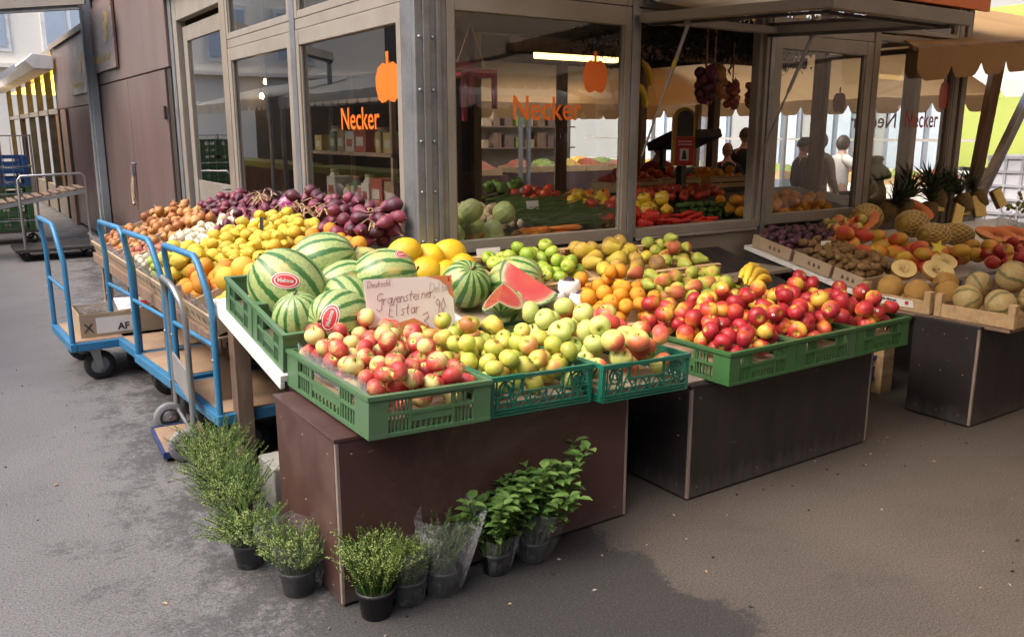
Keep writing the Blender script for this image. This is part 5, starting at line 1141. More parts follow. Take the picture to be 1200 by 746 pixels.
# kraft trays along the front with printed pattern and clear liners
def kraft_tray(y0, y1, h, label):
    t = thing('kraft_tray', label, 'crate', (1.10, y0, .655), 0, 'printed kraft trays on the vegetable bench', True); L = y1-y0; w_ = .48
    Mx = Matrix.Rotation(-TA, 4, 'Y')
    MB().box(0, .004, 0, .012, L-.004, h, 0, Mx).build('front_panel', M_['card'], t, .002)
    MB().box(.013, .004, 0, w_, .014, h, 0, Mx).build('side_panel', M_['card'], t, .002); MB().box(.013, L-.014, 0, w_, L-.004, h, 0, Mx).build('side_panel', M_['card'], t, .002)
    MB().box(w_+.001, .004, 0, w_+.012, L-.004, h*.6, 0, Mx).build('rear_panel', M_['card'], t, .002); MB().box(.013, .015, 0, w_, L-.015, .006, 0, Mx).build('base', M_['card'], t)
    pr = MB()
    n = max(3, int(L/.10))
    for k in range(n):
        y = L*(k+.5)/n; z = h*.5; s_ = .024
        pr.add([Mx @ Vector((-.0012,y-s_,z)), Mx @ Vector((-.0012,y,z-s_)), Mx @ Vector((-.0012,y+s_,z)), Mx @ Vector((-.0012,y,z+s_))], [(0,1,2,3)])
        pr.add([Mx @ Vector((-.0012,y+s_*1.3,z-.004)), Mx @ Vector((-.0012,y+s_*1.9,z-.004)), Mx @ Vector((-.0012,y+s_*1.9,z+.004)), Mx @ Vector((-.0012,y+s_*1.3,z+.004))], [(0,1,2,3)])
    pr.build('printed_pattern', mat('brown_print', (.09,.06,.04), (.14,.1,.07), 30, .8) if 'brown_print' not in bpy.data.materials else bpy.data.materials['brown_print'], t)
    fl = MB(); g = random.Random(int(y0*100)); ph = g.uniform(0,6)
    fl.grid(lambda u, v: Mx @ Vector((.03 - .02*v + .010*sin(u*17+ph), .02+(L-.04)*u, h*.55 + (.115+.02*sin(u*9+ph))*v)), 16, 4)
    solid(fl.build('plastic_liner', M_['film'], t), .0008)
    return t
ys = np.linspace(4.25, 7.95, 9)
for i in range(8): kraft_tray(ys[i], ys[i+1], .105, f'printed kraft tray on the bench front, {od(i+1)} from the white table')
flo = lambda x, y: px_(x) - .035
zr = lambda pts: pts
rc = dict(row=(1,0), col=(0,-1))
def zone(kd, poly, n, r0, r1, seed, name, desc, where, cat, group, lift=0, **kw):
    mode = kw.pop('mode', 'any'); fl2 = kw.pop('floor', None)
    P = pack(poly, fl2 or (lambda x, y: flo(x, y)+lift), n, r0, r1, seed, **kw); return heap(kd, P, Mi2, name, desc, where, cat, group, mode=mode, **rc)
zone('yellow_onion', [(1.12,7.0),(1.42,6.75),(1.42,7.95),(1.12,7.95)], 62, .033, .040, 51, 'yellow_onion', 'copper coloured onion', 'of the farthest front trays', 'onion', 'yellow onions')
zone('shallot', [(1.12,6.45),(1.40,6.35),(1.40,7.0),(1.12,7.02)], 62, .024, .031, 52, 'shallot', 'small reddish shallot', 'of the shallot tray', 'shallot', 'shallots')
zone('yellow_onion', [(1.42,6.75),(1.80,6.62),(1.84,7.9),(1.42,7.9)], 84, .037, .045, 53, 'yellow_onion', 'copper coloured onion', 'of the rear onion heap', 'onion', 'yellow onions', .02)
zone('white_onion', [(1.41,5.98),(1.86,5.80),(1.88,6.52),(1.42,6.72)], 110, .029, .036, 54, 'white_onion', 'white onion', 'of the white onion heap', 'onion', 'white onions', .01)
zone('white_onion', [(1.12,6.02),(1.40,6.02),(1.40,6.40),(1.12,6.44)], 46, .026, .032, 55, 'white_onion', 'small white onion', 'of the front white onion tray', 'onion', 'white onions')
zone('green_apple', [(1.12,5.72),(1.38,5.66),(1.38,6.0),(1.12,6.0)], 26, .032, .038, 56, 'green_tomato', 'small green tomato', 'of the bagged tray', 'tomato', 'green tomatoes')
zone('lemon', [(1.12,5.30),(1.36,5.25),(1.42,5.70),(1.12,5.72)], 30, .040, .046, 57, 'lemon', 'yellow green lemon', 'of the front lemon tray', 'lemon', 'lemons', mode='lie')
zone('lemon', [(1.36,5.10),(1.50,4.72),(1.98,4.98),(2.0,5.74),(1.56,6.0),(1.40,5.75)], 190, .033, .040, 58, 'lemon', 'yellow lemon', 'of the big lemon heap', 'lemon', 'lemons', .02, mode='lie')
zone('orange', [(1.12,4.66),(1.40,4.66),(1.36,5.22),(1.12,5.28)], 15, .048, .056, 59, 'orange', 'large orange', 'of the front orange tray', 'orange', 'oranges on the vegetable bench', .01)
zone('orange', [(1.42,4.15),(1.90,4.15),(1.98,4.90),(1.50,4.68)], 42, .040, .046, 60, 'orange', 'orange', 'below the lemon heap', 'orange', 'oranges on the vegetable bench', .02)
zone('grapefruit', [(1.12,4.24),(1.40,4.24),(1.40,4.64),(1.12,4.64)], 8, .060, .068, 61, 'pomelo', 'yellow pomelo', 'beside the white table', 'pomelo', 'pomelos')
mound = lambda x, y: flo(x, y) + .0 + .02*max(0, min(1, (x-1.85)/.3))
P = pack([(1.86,4.22),(2.16,4.22),(2.16,5.9),(2.02,5.75),(2.0,5.0),(1.86,4.8)], mound, 92, .036, .046, 62)
heap('red_onion', P, Mi2, 'red_onion', 'purple red onion', 'of the heap by the corner post', 'onion', 'red onions', mode='lie', **rc)
P = pack([(1.88,5.85),(2.16,5.75),(2.16,7.6),(1.86,7.6)], mound, 110, .032, .041, 63)
heap('red_onion', P, Mi2, 'red_onion', 'purple red onion', 'of the far heap under the windows', 'onion', 'red onions', mode='lie', **rc)
P = pack([(1.55,6.02),(1.9,5.78),(2.0,5.95),(1.62,6.2)], lambda x, y: flo(x, y)+.03, 22, .032, .038, 64)
heap('red_onion', P, Mi2, 'red_onion', 'small purple onion', 'between lemons and white onions', 'onion', 'red onions', **rc)
# dry stalks of the onion plaits
st = MB(); g = random.Random(5)
for k in range(70):
    y = g.choice((g.uniform(4.3,4.7), g.uniform(5.1,5.8), g.uniform(6.2,6.6))); x = g.uniform(1.98,2.15); z = mound(x, y)+.12
    a = g.uniform(0,6.28); L = g.uniform(.05,.14); st.tube([(x,y,z),(x+L*.5*cos(a),y+L*.5*sin(a),z+.05),(x+L*cos(a),y+L*sin(a),z+.04*g.random())], [.006,.005,.003], 4)
tag(st.build('onion_stalks', M_['straw'], None, 0, True), 'dry straw coloured stalks lying on the red onion heaps', 'onion stalks', kind='stuff')
t_ = cardlet((1.72,5.42,1.02), -1.2, .035, .10, 'dark price tag stuck upright in the lemon heap', lean=.1, m=M_['darkmetal'])
cb = KIND['cabbage'][0]; o = bpy.data.objects.new('red_cabbage', cb.copy()); o.data.materials.clear(); o.data.materials.append(fruit_mat('purple_white_cabbage', [(.3,(.30,.03,.14)),(.5,(.6,.5,.5)),(.7,(.25,.02,.12))], (0,1,0), 1.4, .6, .1, 0, 3, .8)); COL.objects.link(o); place(o, (2.10,5.95,1.15), (.5,.2,.1), .07); tag(o, 'halved purple and white radicchio on the red onions at the mullion', 'radicchio')

# ---------------------------------------------------------------- blue platform trolleys
def wheel(mb, c, r, w_, mi_t=0, mi_r=1):
    M = Matrix.Translation(c) @ Matrix.Rotation(R(90), 4, 'X')
    mb.lathe([(r*.62,-w_/2),(r*.92,-w_/2),(r,-w_/2*.6),(r,w_/2*.6),(r*.92,w_/2),(r*.62,w_/2)], 24, mi_t, M)
def caster(parent, x, y, ztop, r, swivel=True):
    f = MB(); f.box(x-.045, y-.045, ztop-.012, x+.045, y+.045, ztop-.002); hx = x + (.03 if swivel else 0)
    for s_ in (-1,1): f.add([Vector(p) for p in ((x-.03,y+s_*.034,ztop-.012),(x+.035,y+s_*.034,ztop-.012),(hx+.018,y+s_*.034,r-.02),(hx-.018,y+s_*.034,r-.02),(x-.03,y+s_*.028,ztop-.012),(x+.035,y+s_*.028,ztop-.012),(hx+.018,y+s_*.028,r-.02),(hx-.018,y+s_*.028,r-.02))], [(0,1,2,3),(7,6,5,4),(0,4,5,1),(1,5,6,2),(2,6,7,3),(3,7,4,0)])
    f.tube([(hx,y-.04,r),(hx,y+.04,r)], .008)
    fk = f.build('caster_fork', M_['silver'], parent)
    mb = MB(); wheel(mb, (hx,y,r), r, .042); ty = mb.build('wheel', M_['rubber'], parent)
    h_ = MB(); h_.lathe([(.012,-.018),(r*.35,-.012),(r*.61,-.016),(r*.61,.016),(r*.35,.012),(.012,.018)], 20, 0, Matrix.Translation((hx,y,r)) @ Matrix.Rotation(R(90), 4, 'X'))
    h_.build('rim', mat('grey_wheel_hub', (.32,.32,.33), (.26,.26,.27), 10, .5) if 'grey_wheel_hub' not in bpy.data.materials else bpy.data.materials['grey_wheel_hub'], ty)
def trolley(label, W=.78, L=1.15, zd=.28, H=1.06, gname='blue platform trolleys pushed under the bench'):
    """handle along y at x=0, platform reaching to +x"""
    t = thing('platform_trolley', label, 'trolley', group=gname)
    f = MB(); f.box(-.02, 0, zd-.055, .02, W, zd); f.box(L-.04, 0, zd-.055, L, W, zd); f.box(.021, .001, zd-.054, L-.041, .04, zd-.001); f.box(.021, W-.04, zd-.054, L-.041, W-.001, zd-.001)
    f.build('frame', M_['blue'], t, .004)
    MB().box(.021, .041, zd-.02, L-.041, W-.041, zd+.004).build('deck', M_['ply'], t, .002)
    r = .017; y0, y1 = .03, W-.03; pts = [(0,y0,zd-.05),(0,y0,H-.24)]
    # the top of the hoop is cranked back towards the operator
    pts += [(-.010,y0+.03,H-.16),(-.02,y0+.11,H-.035),(-.024,y0+.16,H)]
    pts += [(-.024,y1-.05,H),(-.02,y1-.012,H-.03),(-.012,y1,H-.10),(0,y1,H-.22),(0,y1,zd-.05)]
    MB().tube(pts, r, 10).build('handle', M_['blue'], t)
    MB().tube([(0,y0+.015,.63),(0,y1-.015,.63)], .012, 8).build('cross_bar', M_['blue'], t)
    bl = MB()
    for y in (y0, y1): bl.lathe([(.009,0),(.007,.004),(.001,.005)], 8, 0, Matrix.Translation((-.016,y,.56)) @ Matrix.Rotation(R(-90), 4, 'Y'))
    bl.build('bolt', M_['silver'], t)
    for x, sw in ((.13,True),(L-.18,False)):
        for y in (.09, W-.09): caster(t, x, y, zd-.056, .10, sw)
    return t
t1 = trolley('blue platform trolley with a fruit carton on its deck, farthest in the alley', .80)
place(t1, (.655, 6.14, 0), (0,0,R(2)))
for (x, y, a, lab) in ((.985,5.66,4,'blue platform trolley second from the far end, beside the silver hand truck row'),(1.01,4.93,4,'blue platform trolley behind the silver hand truck'),(1.055,4.12,3,'blue platform trolley nearest the white table, its deck worn')):
    dup(t1, (x, y, 0), (0,0,R(a)), lab, scale=(1,.93,1))
# carton on trolley 1
ct = thing('fruit_carton', 'open kraft carton printed AF with plastic film inside, on the far trolley', 'carton', (.72, 6.28, .2845), local=True); ct.rotation_euler = (0,0,R(0))
L, D, h = .62, .40, .16
MB().box(0,0,0,L,.006,h).build('front_panel', M_['card'], ct); MB().box(0,D-.006,0,L,D,h).build('rear_panel', M_['card'], ct); MB().box(0,.0065,0,.006,D-.0065,h).build('side_panel', M_['card'], ct); MB().box(L-.006,.0065,0,L,D-.0065,h).build('side_panel', M_['card'], ct); MB().box(.0065,.0065,0,L-.0065,D-.0065,.006).build('base', M_['card'], ct)
lab_ = MB().box(.10,-.0012,.02,.33,-.0004,.13).build('label_print', M_['paper'], ct)
put_text('lettering', 'AF', .065, basis((.235, -.002, .035), (1,0,0), (0,0,1)), M_['ink'], ct, 1, .002)
put_text('lettering', 'X', .09, basis((.02, -.002, .035), (1,0,0), (0,0,1)), M_['ink'], ct, 1)
fm_ = MB(); fm_.grid(lambda u, v: Vector((.03+.56*u, .02+.36*v, .15+.03*sin(u*11+v*7)+.025*sin(v*13))), 22, 14); fm_.build('plastic_film', M_['film'], ct)
MB().add([(.25,.02,.165),(.6,.02,.175),(.58,.3,.19),(.27,.32,.2)], [(0,1,2,3)]).build('paper_sheet', M_['paper'], ct)
MB().add([(.34,.06,.178),(.46,.05,.181),(.50,.16,.190),(.38,.18,.190)], [(0,1,2,3)]).build('red_print', M_['redink'], ct)
# ---------------------------------------------------------------- silver hand truck leaning on the trolleys
ht = thing('hand_truck', 'silver hand truck with grey plate standing against the blue trolleys', 'hand truck', (.985, 4.60, 0), local=True); ht.rotation_euler = (0,0,R(-4))
pts = [(0,.27,.06),(.0,.27,.74),(-.015,.255,.83),(-.03,.20,.885),(-.035,.12,.90),(-.035,-.12,.90),(-.03,-.20,.885),(-.015,-.255,.83),(0,-.27,.74),(0,-.27,.06)]
MB().tube(pts, .016, 10).build('tube_frame', M_['silver'], ht)
MB().box(-.006,-.253,.30,.006,.253,.46).build('back_plate', mat('grey_sheet_metal', (.36,.35,.34), (.31,.30,.29), 5, .45, .3, dirt=(.2,.19,.18)), ht, .003)
MB().tube([(0,-.253,.13),(0,.253,.13)], .011, 8).build('axle', M_['silver'], ht)
for s_ in (-1,1):
    mb = MB(); wheel(mb, (-.045,s_*.255,.085), .085, .035); w0 = mb.build('wheel', mat('grey_rubber', (.23,.23,.24), (.18,.18,.19), 12, .6) if 'grey_rubber' not in bpy.data.materials else bpy.data.materials['grey_rubber'], ht)
    MB().lathe([(.01,-.012),(.053,-.009),(.053,.009),(.01,.012)], 16, 0, Matrix.Translation((-.045,s_*.255,.085)) @ Matrix.Rotation(R(90), 4, 'X')).build('rim', M_['silver'], w0)
MB().box(-.14,-.215,.03,.10,.215,.05).build('toe_plate', M_['ply'], ht, .003)
MB().box(-.153,-.23,.02,-.141,.23,.055).box(-.14,-.23,.02,.10,-.218,.055).box(-.14,.218,.02,.10,.23,.055).build('toe_rim', mat('dark_blue_rim', (.03,.05,.18), (.025,.04,.14), 8, .4), ht, .002)

# ---------------------------------------------------------------- herbs
lf_thyme = leaf_mat('thyme_leaf', (.15,.23,.05), (.38,.45,.15)); lf_basil = leaf_mat('basil_leaf', (.055,.13,.025), (.19,.32,.08), .5); lf_rose = leaf_mat('rosemary_leaf', (.08,.115,.06), (.18,.22,.12)); lf_grass = leaf_mat('chive_leaf', (.16,.25,.05), (.42,.48,.15))
def leaf(mb, p, d, n, L, w_, mi=0, fold=.2):
    d = d.normalized(); s_ = d.cross(n)
    s_ = s_.normalized() if s_.length > 1e-4 else Vector((1,0,0)); u = s_.cross(d)
    a, m1, m2, b_ = p, p+d*L*.35, p+d*L*.72, p+d*L
    dr = Vector((0,0,-1))
    mb.add([a, m1-s_*w_*.5+u*w_*fold, m1, m1+s_*w_*.5+u*w_*fold, m2-s_*w_*.36+u*w_*fold+dr*L*.05, m2+dr*L*.06, m2+s_*w_*.36+u*w_*fold+dr*L*.05, b_+dr*L*.14], [(0,2,1),(0,3,2),(1,2,5,4),(2,3,6,5),(4,5,7),(5,6,7)], mi, False)
def pot(t, r=.065, h=.10):
    mb = MB(); mb.lathe([(r*.72,0),(r*.78,.002),(r*.97,h*.86),(r*1.05,h*.87),(r*1.06,h),(r*.97,h),(r*.93,h*.86)], 24); mb.lathe([(r*.93,h*.86),(.001,h*.86)], 24)
    p = mb.build('pot', M_['pot'], t); s_ = MB(); s_.lathe([(r*.925,h*.85),(r*.5,h*.90),(.001,h*.92)], 16); s_.build('soil', M_['soil'], t)
def herb(label, loc, kind_, r=.065, h=.10, spread=.10, tall=.18, n=60, seed=1, lean=(0,0), m=None, group='potted herbs along the front stand', sleeve=None):
    t = thing('potted_herb', label, 'herb pot', group=group); pot(t, r, h); g = random.Random(seed); st = MB(); lv = MB()
    for k in range(n):
        a = g.uniform(0, 6.28); q = math.sqrt(g.random()); b0 = Vector((q*r*.8*cos(a), q*r*.8*sin(a), h*.9))
        a2 = a + g.uniform(-.6,.6); H = tall*g.uniform(.55,1.0); out = spread*q*g.uniform(.5,1.2)
        tip = b0 + Vector((out*cos(a2)+lean[0]*H, out*sin(a2)+lean[1]*H, H)); mid = b0.lerp(tip, .5) + Vector((g.uniform(-.015,.015), g.uniform(-.015,.015), H*.10))
        P_ = [b0, b0.lerp(mid,.5)+Vector((0,0,.005)), mid, mid.lerp(tip,.55)+Vector((g.uniform(-.01,.01), g.uniform(-.01,.01), .004)), tip]
        st.tube(P_, [.0022,.002,.0017,.0013,.0008] if kind_ != 'basil' else [.0032,.003,.0026,.002,.0012], 4, 0, True, False)
        m_ = {'thyme': 34, 'rosemary': 42, 'basil': 8, 'grass': 16}[kind_]
        for i in range(m_):
            f = .18 + .82*i/m_ if kind_ != 'basil' else .3 + .7*i/(m_-1); qf = f*4; ii = min(3, int(qf)); p = P_[ii].lerp(P_[ii+1], qf-ii); ax = (P_[ii+1]-P_[ii]).normalized()
            if kind_ == 'basil':
                ph = (i % 2)*pi/2 + k + g.uniform(-.5,.5)
                for s_ in (0, pi):
                    d = Vector((cos(ph+s_), sin(ph+s_), g.uniform(.05,.5))); L = g.uniform(.034,.068)*(1.1 if f > .5 else .8); leaf(lv, p, d, Vector((0,0,1)), L, L*.62, 0, .12)
            else:
                an = g.uniform(0,6.28); sd_ = ax.orthogonal().normalized(); sd_.rotate(Matrix.Rotation(an, 3, ax)); d = sd_ + ax*g.uniform(.2,.9)
                L, w_ = {'thyme': (g.uniform(.006,.012), .005), 'rosemary': (g.uniform(.016,.026), .0032), 'grass': (g.uniform(.014,.03), .004)}[kind_]
                d = d.normalized(); s2 = d.cross(ax); s2 = s2.normalized()*w_*.5 if s2.length > 1e-5 else Vector((w_*.5,0,0)); lv.add([p, p+d*L*.5-s2, p+d*L, p+d*L*.5+s2], [(0,1,2,3)])
    st.build('stem', M_['greenstem'], t); f_ = lv.build('foliage', m, t); f_['kind'] = 'stuff'
    if sleeve:
        r0, r1, hs, op = sleeve; mb = MB(); ph = g.uniform(0,6)
        mb.grid(lambda u, v: Vector(((r0+(r1-r0)*v**.8)*(1+.07*sin(u*2*pi*5+ph)*v+.03*sin(u*2*pi*11))*cos(u*2*pi*op+ph)+lean[0]*hs*v, (r0+(r1-r0)*v**.8)*(1+.07*sin(u*2*pi*5+ph)*v)*sin(u*2*pi*op+ph)+lean[1]*hs*v, .01+hs*v*(1+.04*sin(u*2*pi*2+ph)))), 40, 10)
        mb.build('plastic_sleeve', M_['film'], t)
    t.location = loc; return t
herb('bushy pale green thyme in a black pot at the stand corner', (1.115,2.50,0), 'thyme', .066, .105, .10, .22, 150, 11, (-.05,0), lf_grass)
herb('small dense thyme in a plastic sleeve, between the bushy thyme and the rosemary', (1.245,2.515,0), 'thyme', .062, .095, .05, .16, 130, 12, (0,0), lf_thyme, sleeve=(.06,.085,.22,1))
herb('rosemary leaning right in a tall clear plastic cone', (1.385,2.50,0), 'rosemary', .062, .10, .09, .21, 34, 13, (.12,.0), lf_rose, sleeve=(.062,.125,.30,.8))
herb('broad leaved basil in a black pot, left of the tallest mint', (1.625,2.52,0), 'basil', .060, .09, .11, .26, 26, 14, (.0,0), lf_basil, sleeve=(.055,.10,.16,.6))
herb('tallest mint with long shoots leaning right', (1.80,2.515,0), 'basil', .062, .09, .15, .36, 26, 15, (.20,.05), lf_basil, sleeve=(.06,.13,.22,.55))
herb('thyme in a crumpled plastic sleeve in front of the stand side', (.945,2.80,0), 'thyme', .070, .10, .10, .17, 160, 16, (-.05,0), lf_thyme, sleeve=(.075,.135,.24,.85))
herb('spreading thyme with plastic sleeve, second pot along the stand side', (.86,3.10,0), 'thyme', .066, .10, .16, .16, 170, 17, (-.15,0), lf_thyme, sleeve=(.075,.16,.20,.7))
herb('tall fine leaved savory, third pot along the stand side', (.90,3.42,0), 'thyme', .07, .11, .16, .20, 170, 18, (-.05,0), lf_thyme)
herb('airy savory, fourth pot along the stand side', (.93,3.72,0), 'thyme', .07, .11, .17, .20, 170, 19, (-.1,0), lf_thyme)
herb('savory nearest the trolley wheels, last pot along the stand side', (.98,4.0,0), 'thyme', .07, .11, .16, .20, 170, 20, (-.08,0), lf_thyme)
# concrete block behind the herbs
tag(MB().box(1.10,3.5,0,1.32,3.72,.20).build('concrete_block', mat('concrete', (.30,.29,.27), (.24,.23,.21), 9, .9, 0, 60, .5), None, .008, True), 'small grey concrete block between the herbs and the stand', 'concrete block')
# ---------------------------------------------------------------- stall 3 at the right
stand(4.74, 6.5, 2.36, 2.76, .575, .575, M_['shadeboard'], 'dark brown plywood stand under the melon trays at the right')
tb = thing('sloping_table', 'white edged sloping fruit table on a grey steel frame at the right', 'table', (5.6, 3.6, 0))
z3 = lambda y: .60 + .065*(y-2.2) if y < 3.14 else .66 + .215*(y-3.14)
MB().beam((6.6,3.14,z3(3.141)-.02),(6.6,4.10,z3(4.1)-.02), 3.64, .03, 0, (0,0,1)).build('table_top', M_['white'], tb, .003)
MB().beam((4.80,3.14,z3(3.141)-.10),(4.80,4.08,z3(4.08)-.10), .05, .10, 0, (0,0,1)).build('side_rail', M_['darkmetal'], tb); MB().beam((4.84,4.06,.45),(4.84,3.15,.55), .04, .05).build('brace', M_['steel'], tb)
MB().box(4.775,2.22,.577,6.6,3.13,.597).build('front_board', M_['oldwood'], tb, .003)
MB().box(4.90,3.02,0,5.02,3.09,.576).build('leg', M_['wood'], tb, .004); MB().box(4.80,4.02,0,4.86,4.08,.8).build('leg', M_['steel'], tb)
def mtray(y0, y1, label):
    o = thing('wooden_tray', label, 'crate', (4.78, y0, .6005), 0, 'pale wooden melon trays', True); L = y1-y0; m = M_['wood']; w_ = .56
    MB().box(0,.002,.0,.010,L-.002,.078).build('slat', m, o, .002); MB().box(w_-.01,.002,0,w_,L-.002,.078).build('slat', m, o, .002)
    for y in (.004, L-.044):
        MB().box(-.006,y,.001,-.0005,y+.04,.135).build('corner_block', m, o, .002); MB().box(.0105,y,.001,.04,y+.04,.134).build('corner_block', m, o, .002)
    for y in (.0, L-.009): MB().box(.0105,y,.004,w_-.011,y+.009,.072).build('slat', m, o, .002)
    MB().box(.0105,.0095,.002,w_-.011,L-.0095,.008).build('base', m, o)
    return o
mt1 = mtray(2.68, 3.14, 'wooden tray of netted orange melons with a paper label'); mt2 = mtray(2.20, 2.66, 'wooden tray of ribbed green striped melons at the right front')
la = MB(); la.add([(-.0075,.36,.0675),(-.0075,.11,.0675),(-.0075,.10,.0245),(-.0075,.31,.0195)], [(0,3,2,1)]); lo_ = solid(la.build('paper_label', M_['paper'], mt1), .0006)
put_text('lettering', 'Galia Melone', .022, basis((-.0088,.33,.0475), (0,-1,0), (0,0,1)), M_['ink'], lo_, 1, .0006); MB().box(-.009,.135,.0375,-.0082,.158,.0595).build('mark', M_['redink'], lo_)
def at(kd, loc, r, rot, name, label, cat, group, sc=(1,1,1)): return melon(kd, loc, r, rot, label, sc, cat, group, name)
gl = 'netted orange melons'
for i, (x, y, z, r) in enumerate(((4.90,3.02,.70,.078),(4.90,2.84,.70,.076),(5.06,2.74,.70,.07))): at('galia_melon', (x,y,z), r, (.4*i,.6,1.3*i), 'netted_melon', ('left','middle','right')[i]+' whole netted orange melon in the labelled tray', 'melon', gl)
M_['mflesh'] = mat('pale_melon_flesh', (.72,.58,.25), (.68,.50,.18), 9, .25, 0, 40, .3, coat=.3)
def half_melon(loc, r, n, label, seeds=True, m_rind=None, flesh=None, h=1.0, cav=.45, name='melon_half', cat='melon half', group='cut melon halves', mi_c=None):
    """half fruit: shell, cut face and a hollow of seeds; the cut face looks along n"""
    t = thing(name, label, cat, loc, 0, group, True); n = Vector(n).normalized(); q = n.to_track_quat('Z', 'Y'); t.rotation_euler = q.to_euler()
    s_ = MB(); s_.lathe([(.001,-.96)] + [(sin(a), -.96*cos(a)) for a in np.linspace(.2, pi/2, 8)], 20); 
    for i, v in enumerate(s_.v): s_.v[i] = (v[0]*r*h, v[1]*r, v[2]*r)
    s_.build('rind', m_rind or KIND['galia_melon'][0].materials[0], t)
    f = MB(); f.lathe([(.999,0.001),(.95,.004),(cav,.002),(cav*.8,-.16),(cav*.3,-.3),(.001,-.33)], 20)
    for i, v in enumerate(f.v): f.v[i] = (v[0]*r*h, v[1]*r, v[2]*r)
    f.build('flesh', flesh or M_['mflesh'], t)
    if seeds:
        sd_ = MB(); g = random.Random(int(loc[0]*977))
        for k in range(34):
            a, rr = g.uniform(0,6.28), cav*.85*math.sqrt(g.random()); c_ = Vector((rr*cos(a)*r*h, rr*sin(a)*r, (-.20+.1*rr)*r)); sd_.lathe([(.001,-.05*r),(.045*r,0),(.001,.05*r)], 6, 0, Matrix.Translation(c_) @ Euler((g.random()*3,g.random()*3,0)).to_matrix().to_4x4())
        tag(sd_.build('seeds', mi_c or M_['straw'], t), kind='stuff')
    return t
half_melon((5.10,3.06,.80), .078, (-.5,-.5,.9), 'cut melon half facing up, left on the labelled tray')
half_melon((5.22,2.90,.80), .085, (-.3,-.7,.9), 'cut melon half lying flat, middle of the labelled tray', h=1.25)
half_melon((5.10,2.78,.74), .075, (-.2,-.2,-1), 'melon half turned cut side down in the labelled tray', False)
half_melon((5.42,2.98,.83), .08, (-.4,-.5,1), 'open melon half with star fruit slice, at the tray rear')
M_['starf'] = mat('star_fruit_flesh', (.75,.62,.06), (.7,.55,.05), 10, .3)
sf = MB(); sf.prism([((.055 if k % 2 == 0 else .026)*cos(k*pi/5), (.055 if k % 2 == 0 else .026)*sin(k*pi/5)) for k in range(10)], .014, Matrix.Translation((5.45,3.05,.905)) @ Euler((R(60),0,R(-50))).to_matrix().to_4x4()); tag(sf.build('star_fruit_slice', M_['starf'], None, .002, True), 'yellow star fruit slice standing behind the cut melons', 'star fruit')
for i, (x, y, z, r, ry) in enumerate(((4.93,2.55,.70,.082,.5),(4.93,2.36,.70,.084,-.4),(5.14,2.60,.76,.075,.6),(5.15,2.42,.83,.09,.2),(5.10,2.26,.72,.085,.9),(5.32,2.28,.80,.085,.3),(5.36,2.52,.78,.08,.8))):
    at('charentais_melon', (x,y,z), r, (R(65),ry,i*1.1), 'ribbed_melon', 'ribbed green striped melon, ' + ('left at the tray front','right at the tray front','left in the second layer','topmost of its pile','at the right tray end','rear right of its pile','behind the topmost one')[i], 'melon', 'ribbed green striped melons')
# kraft boxes of kiwis and plums along the left edge
for i, (y0, y1, lab) in enumerate(((3.72,4.06,'kraft box of dark plums at the kiosk wall'),(3.40,3.70,'kraft box of kiwis, middle of the white edged table'),(3.16,3.38,'printed kraft box of kiwis next to the melon tray'))):
    t = thing('fruit_box', lab, 'crate', (4.80, y0, z3(y0)+.004), 0, 'kraft fruit boxes on the right table', True); L = y1-y0; w_ = .46; t.rotation_euler = (math.atan(.215), 0, 0)
    MB().box(0,0,0,.008,L,.085).build('side_panel', M_['card'], t, .002); MB().box(.0085,0,0,w_,.008,.08).build('front_panel', M_['card'], t, .002); MB().box(.0085,L-.008,0,w_,L,.08).build('rear_panel', M_['card'], t, .002); MB().box(.0085,.0085,0,w_,L-.0085,.006).build('base', M_['card'], t)
    pm_ = MB()
    for k in range(3): pm_.add([(-.0012, L*.25+.04*k, .03),(-.0012, L*.25+.04*k+.025, .03),(-.0012, L*.25+.04*k+.02, .058),(-.0012, L*.25+.04*k+.006, .052)], [(0,1,2,3)])
    pm_.build('printed_mark', bpy.data.materials['brown_print'], t)
f3 = lambda x, y: z3(y) + .055
P = pack([(4.84,3.74),(5.5,3.74),(5.6,4.08),(4.84,4.08)], f3, 100, .022, .027, 71); heap('plum', P, Mi2, 'plum', 'dark purple plum', 'of the box by the kiosk wall', 'plum', 'dark plums')
P = pack([(4.84,3.18),(5.25,3.18),(5.25,3.70),(4.84,3.70)], f3, 110, .023, .028, 72); heap('kiwi', P, Mi2, 'kiwi', 'brown kiwi fruit', 'of the two kiwi boxes', 'kiwi', 'kiwis', mode='lie')
P = pack([(5.27,3.36),(5.85,3.36),(5.75,3.80),(5.27,3.80)], lambda x, y: z3(y)+.05, 13, .050, .058, 73); heap('mango', P, Mi2, 'mango', 'orange mango', 'right of the kiwis', 'mango', 'mangoes', mode='lie')
P = pack([(5.27,3.12),(6.35,3.06),(6.35,3.36),(5.40,3.36)], lambda x, y: z3(y)+.04, 20, .050, .058, 74); heap('mango', P, Mi2, 'mango', 'red cheeked mango', 'behind the melon trays', 'mango', 'mangoes', mode='lie')
P = pack([(5.40,3.82),(5.95,3.82),(6.0,4.08),(5.62,4.08)], lambda x, y: z3(y)+.04, 26, .034, .042, 75); heap('blush_apple', P, Mi2, 'fruit', 'pale peach coloured fruit', 'below the framed right window', 'fruit', 'pale fruit')
P = pack([(5.75,2.35),(6.9,2.6),(7.2,3.3),(6.4,3.25),(5.75,2.9)], lambda x, y: z3(min(y,3.4))+.10, 70, .042, .050, 76); heap('nectarine', P, Mi2, 'nectarine', 'dark red nectarine', 'right of the melons', 'nectarine', 'nectarines at the right')
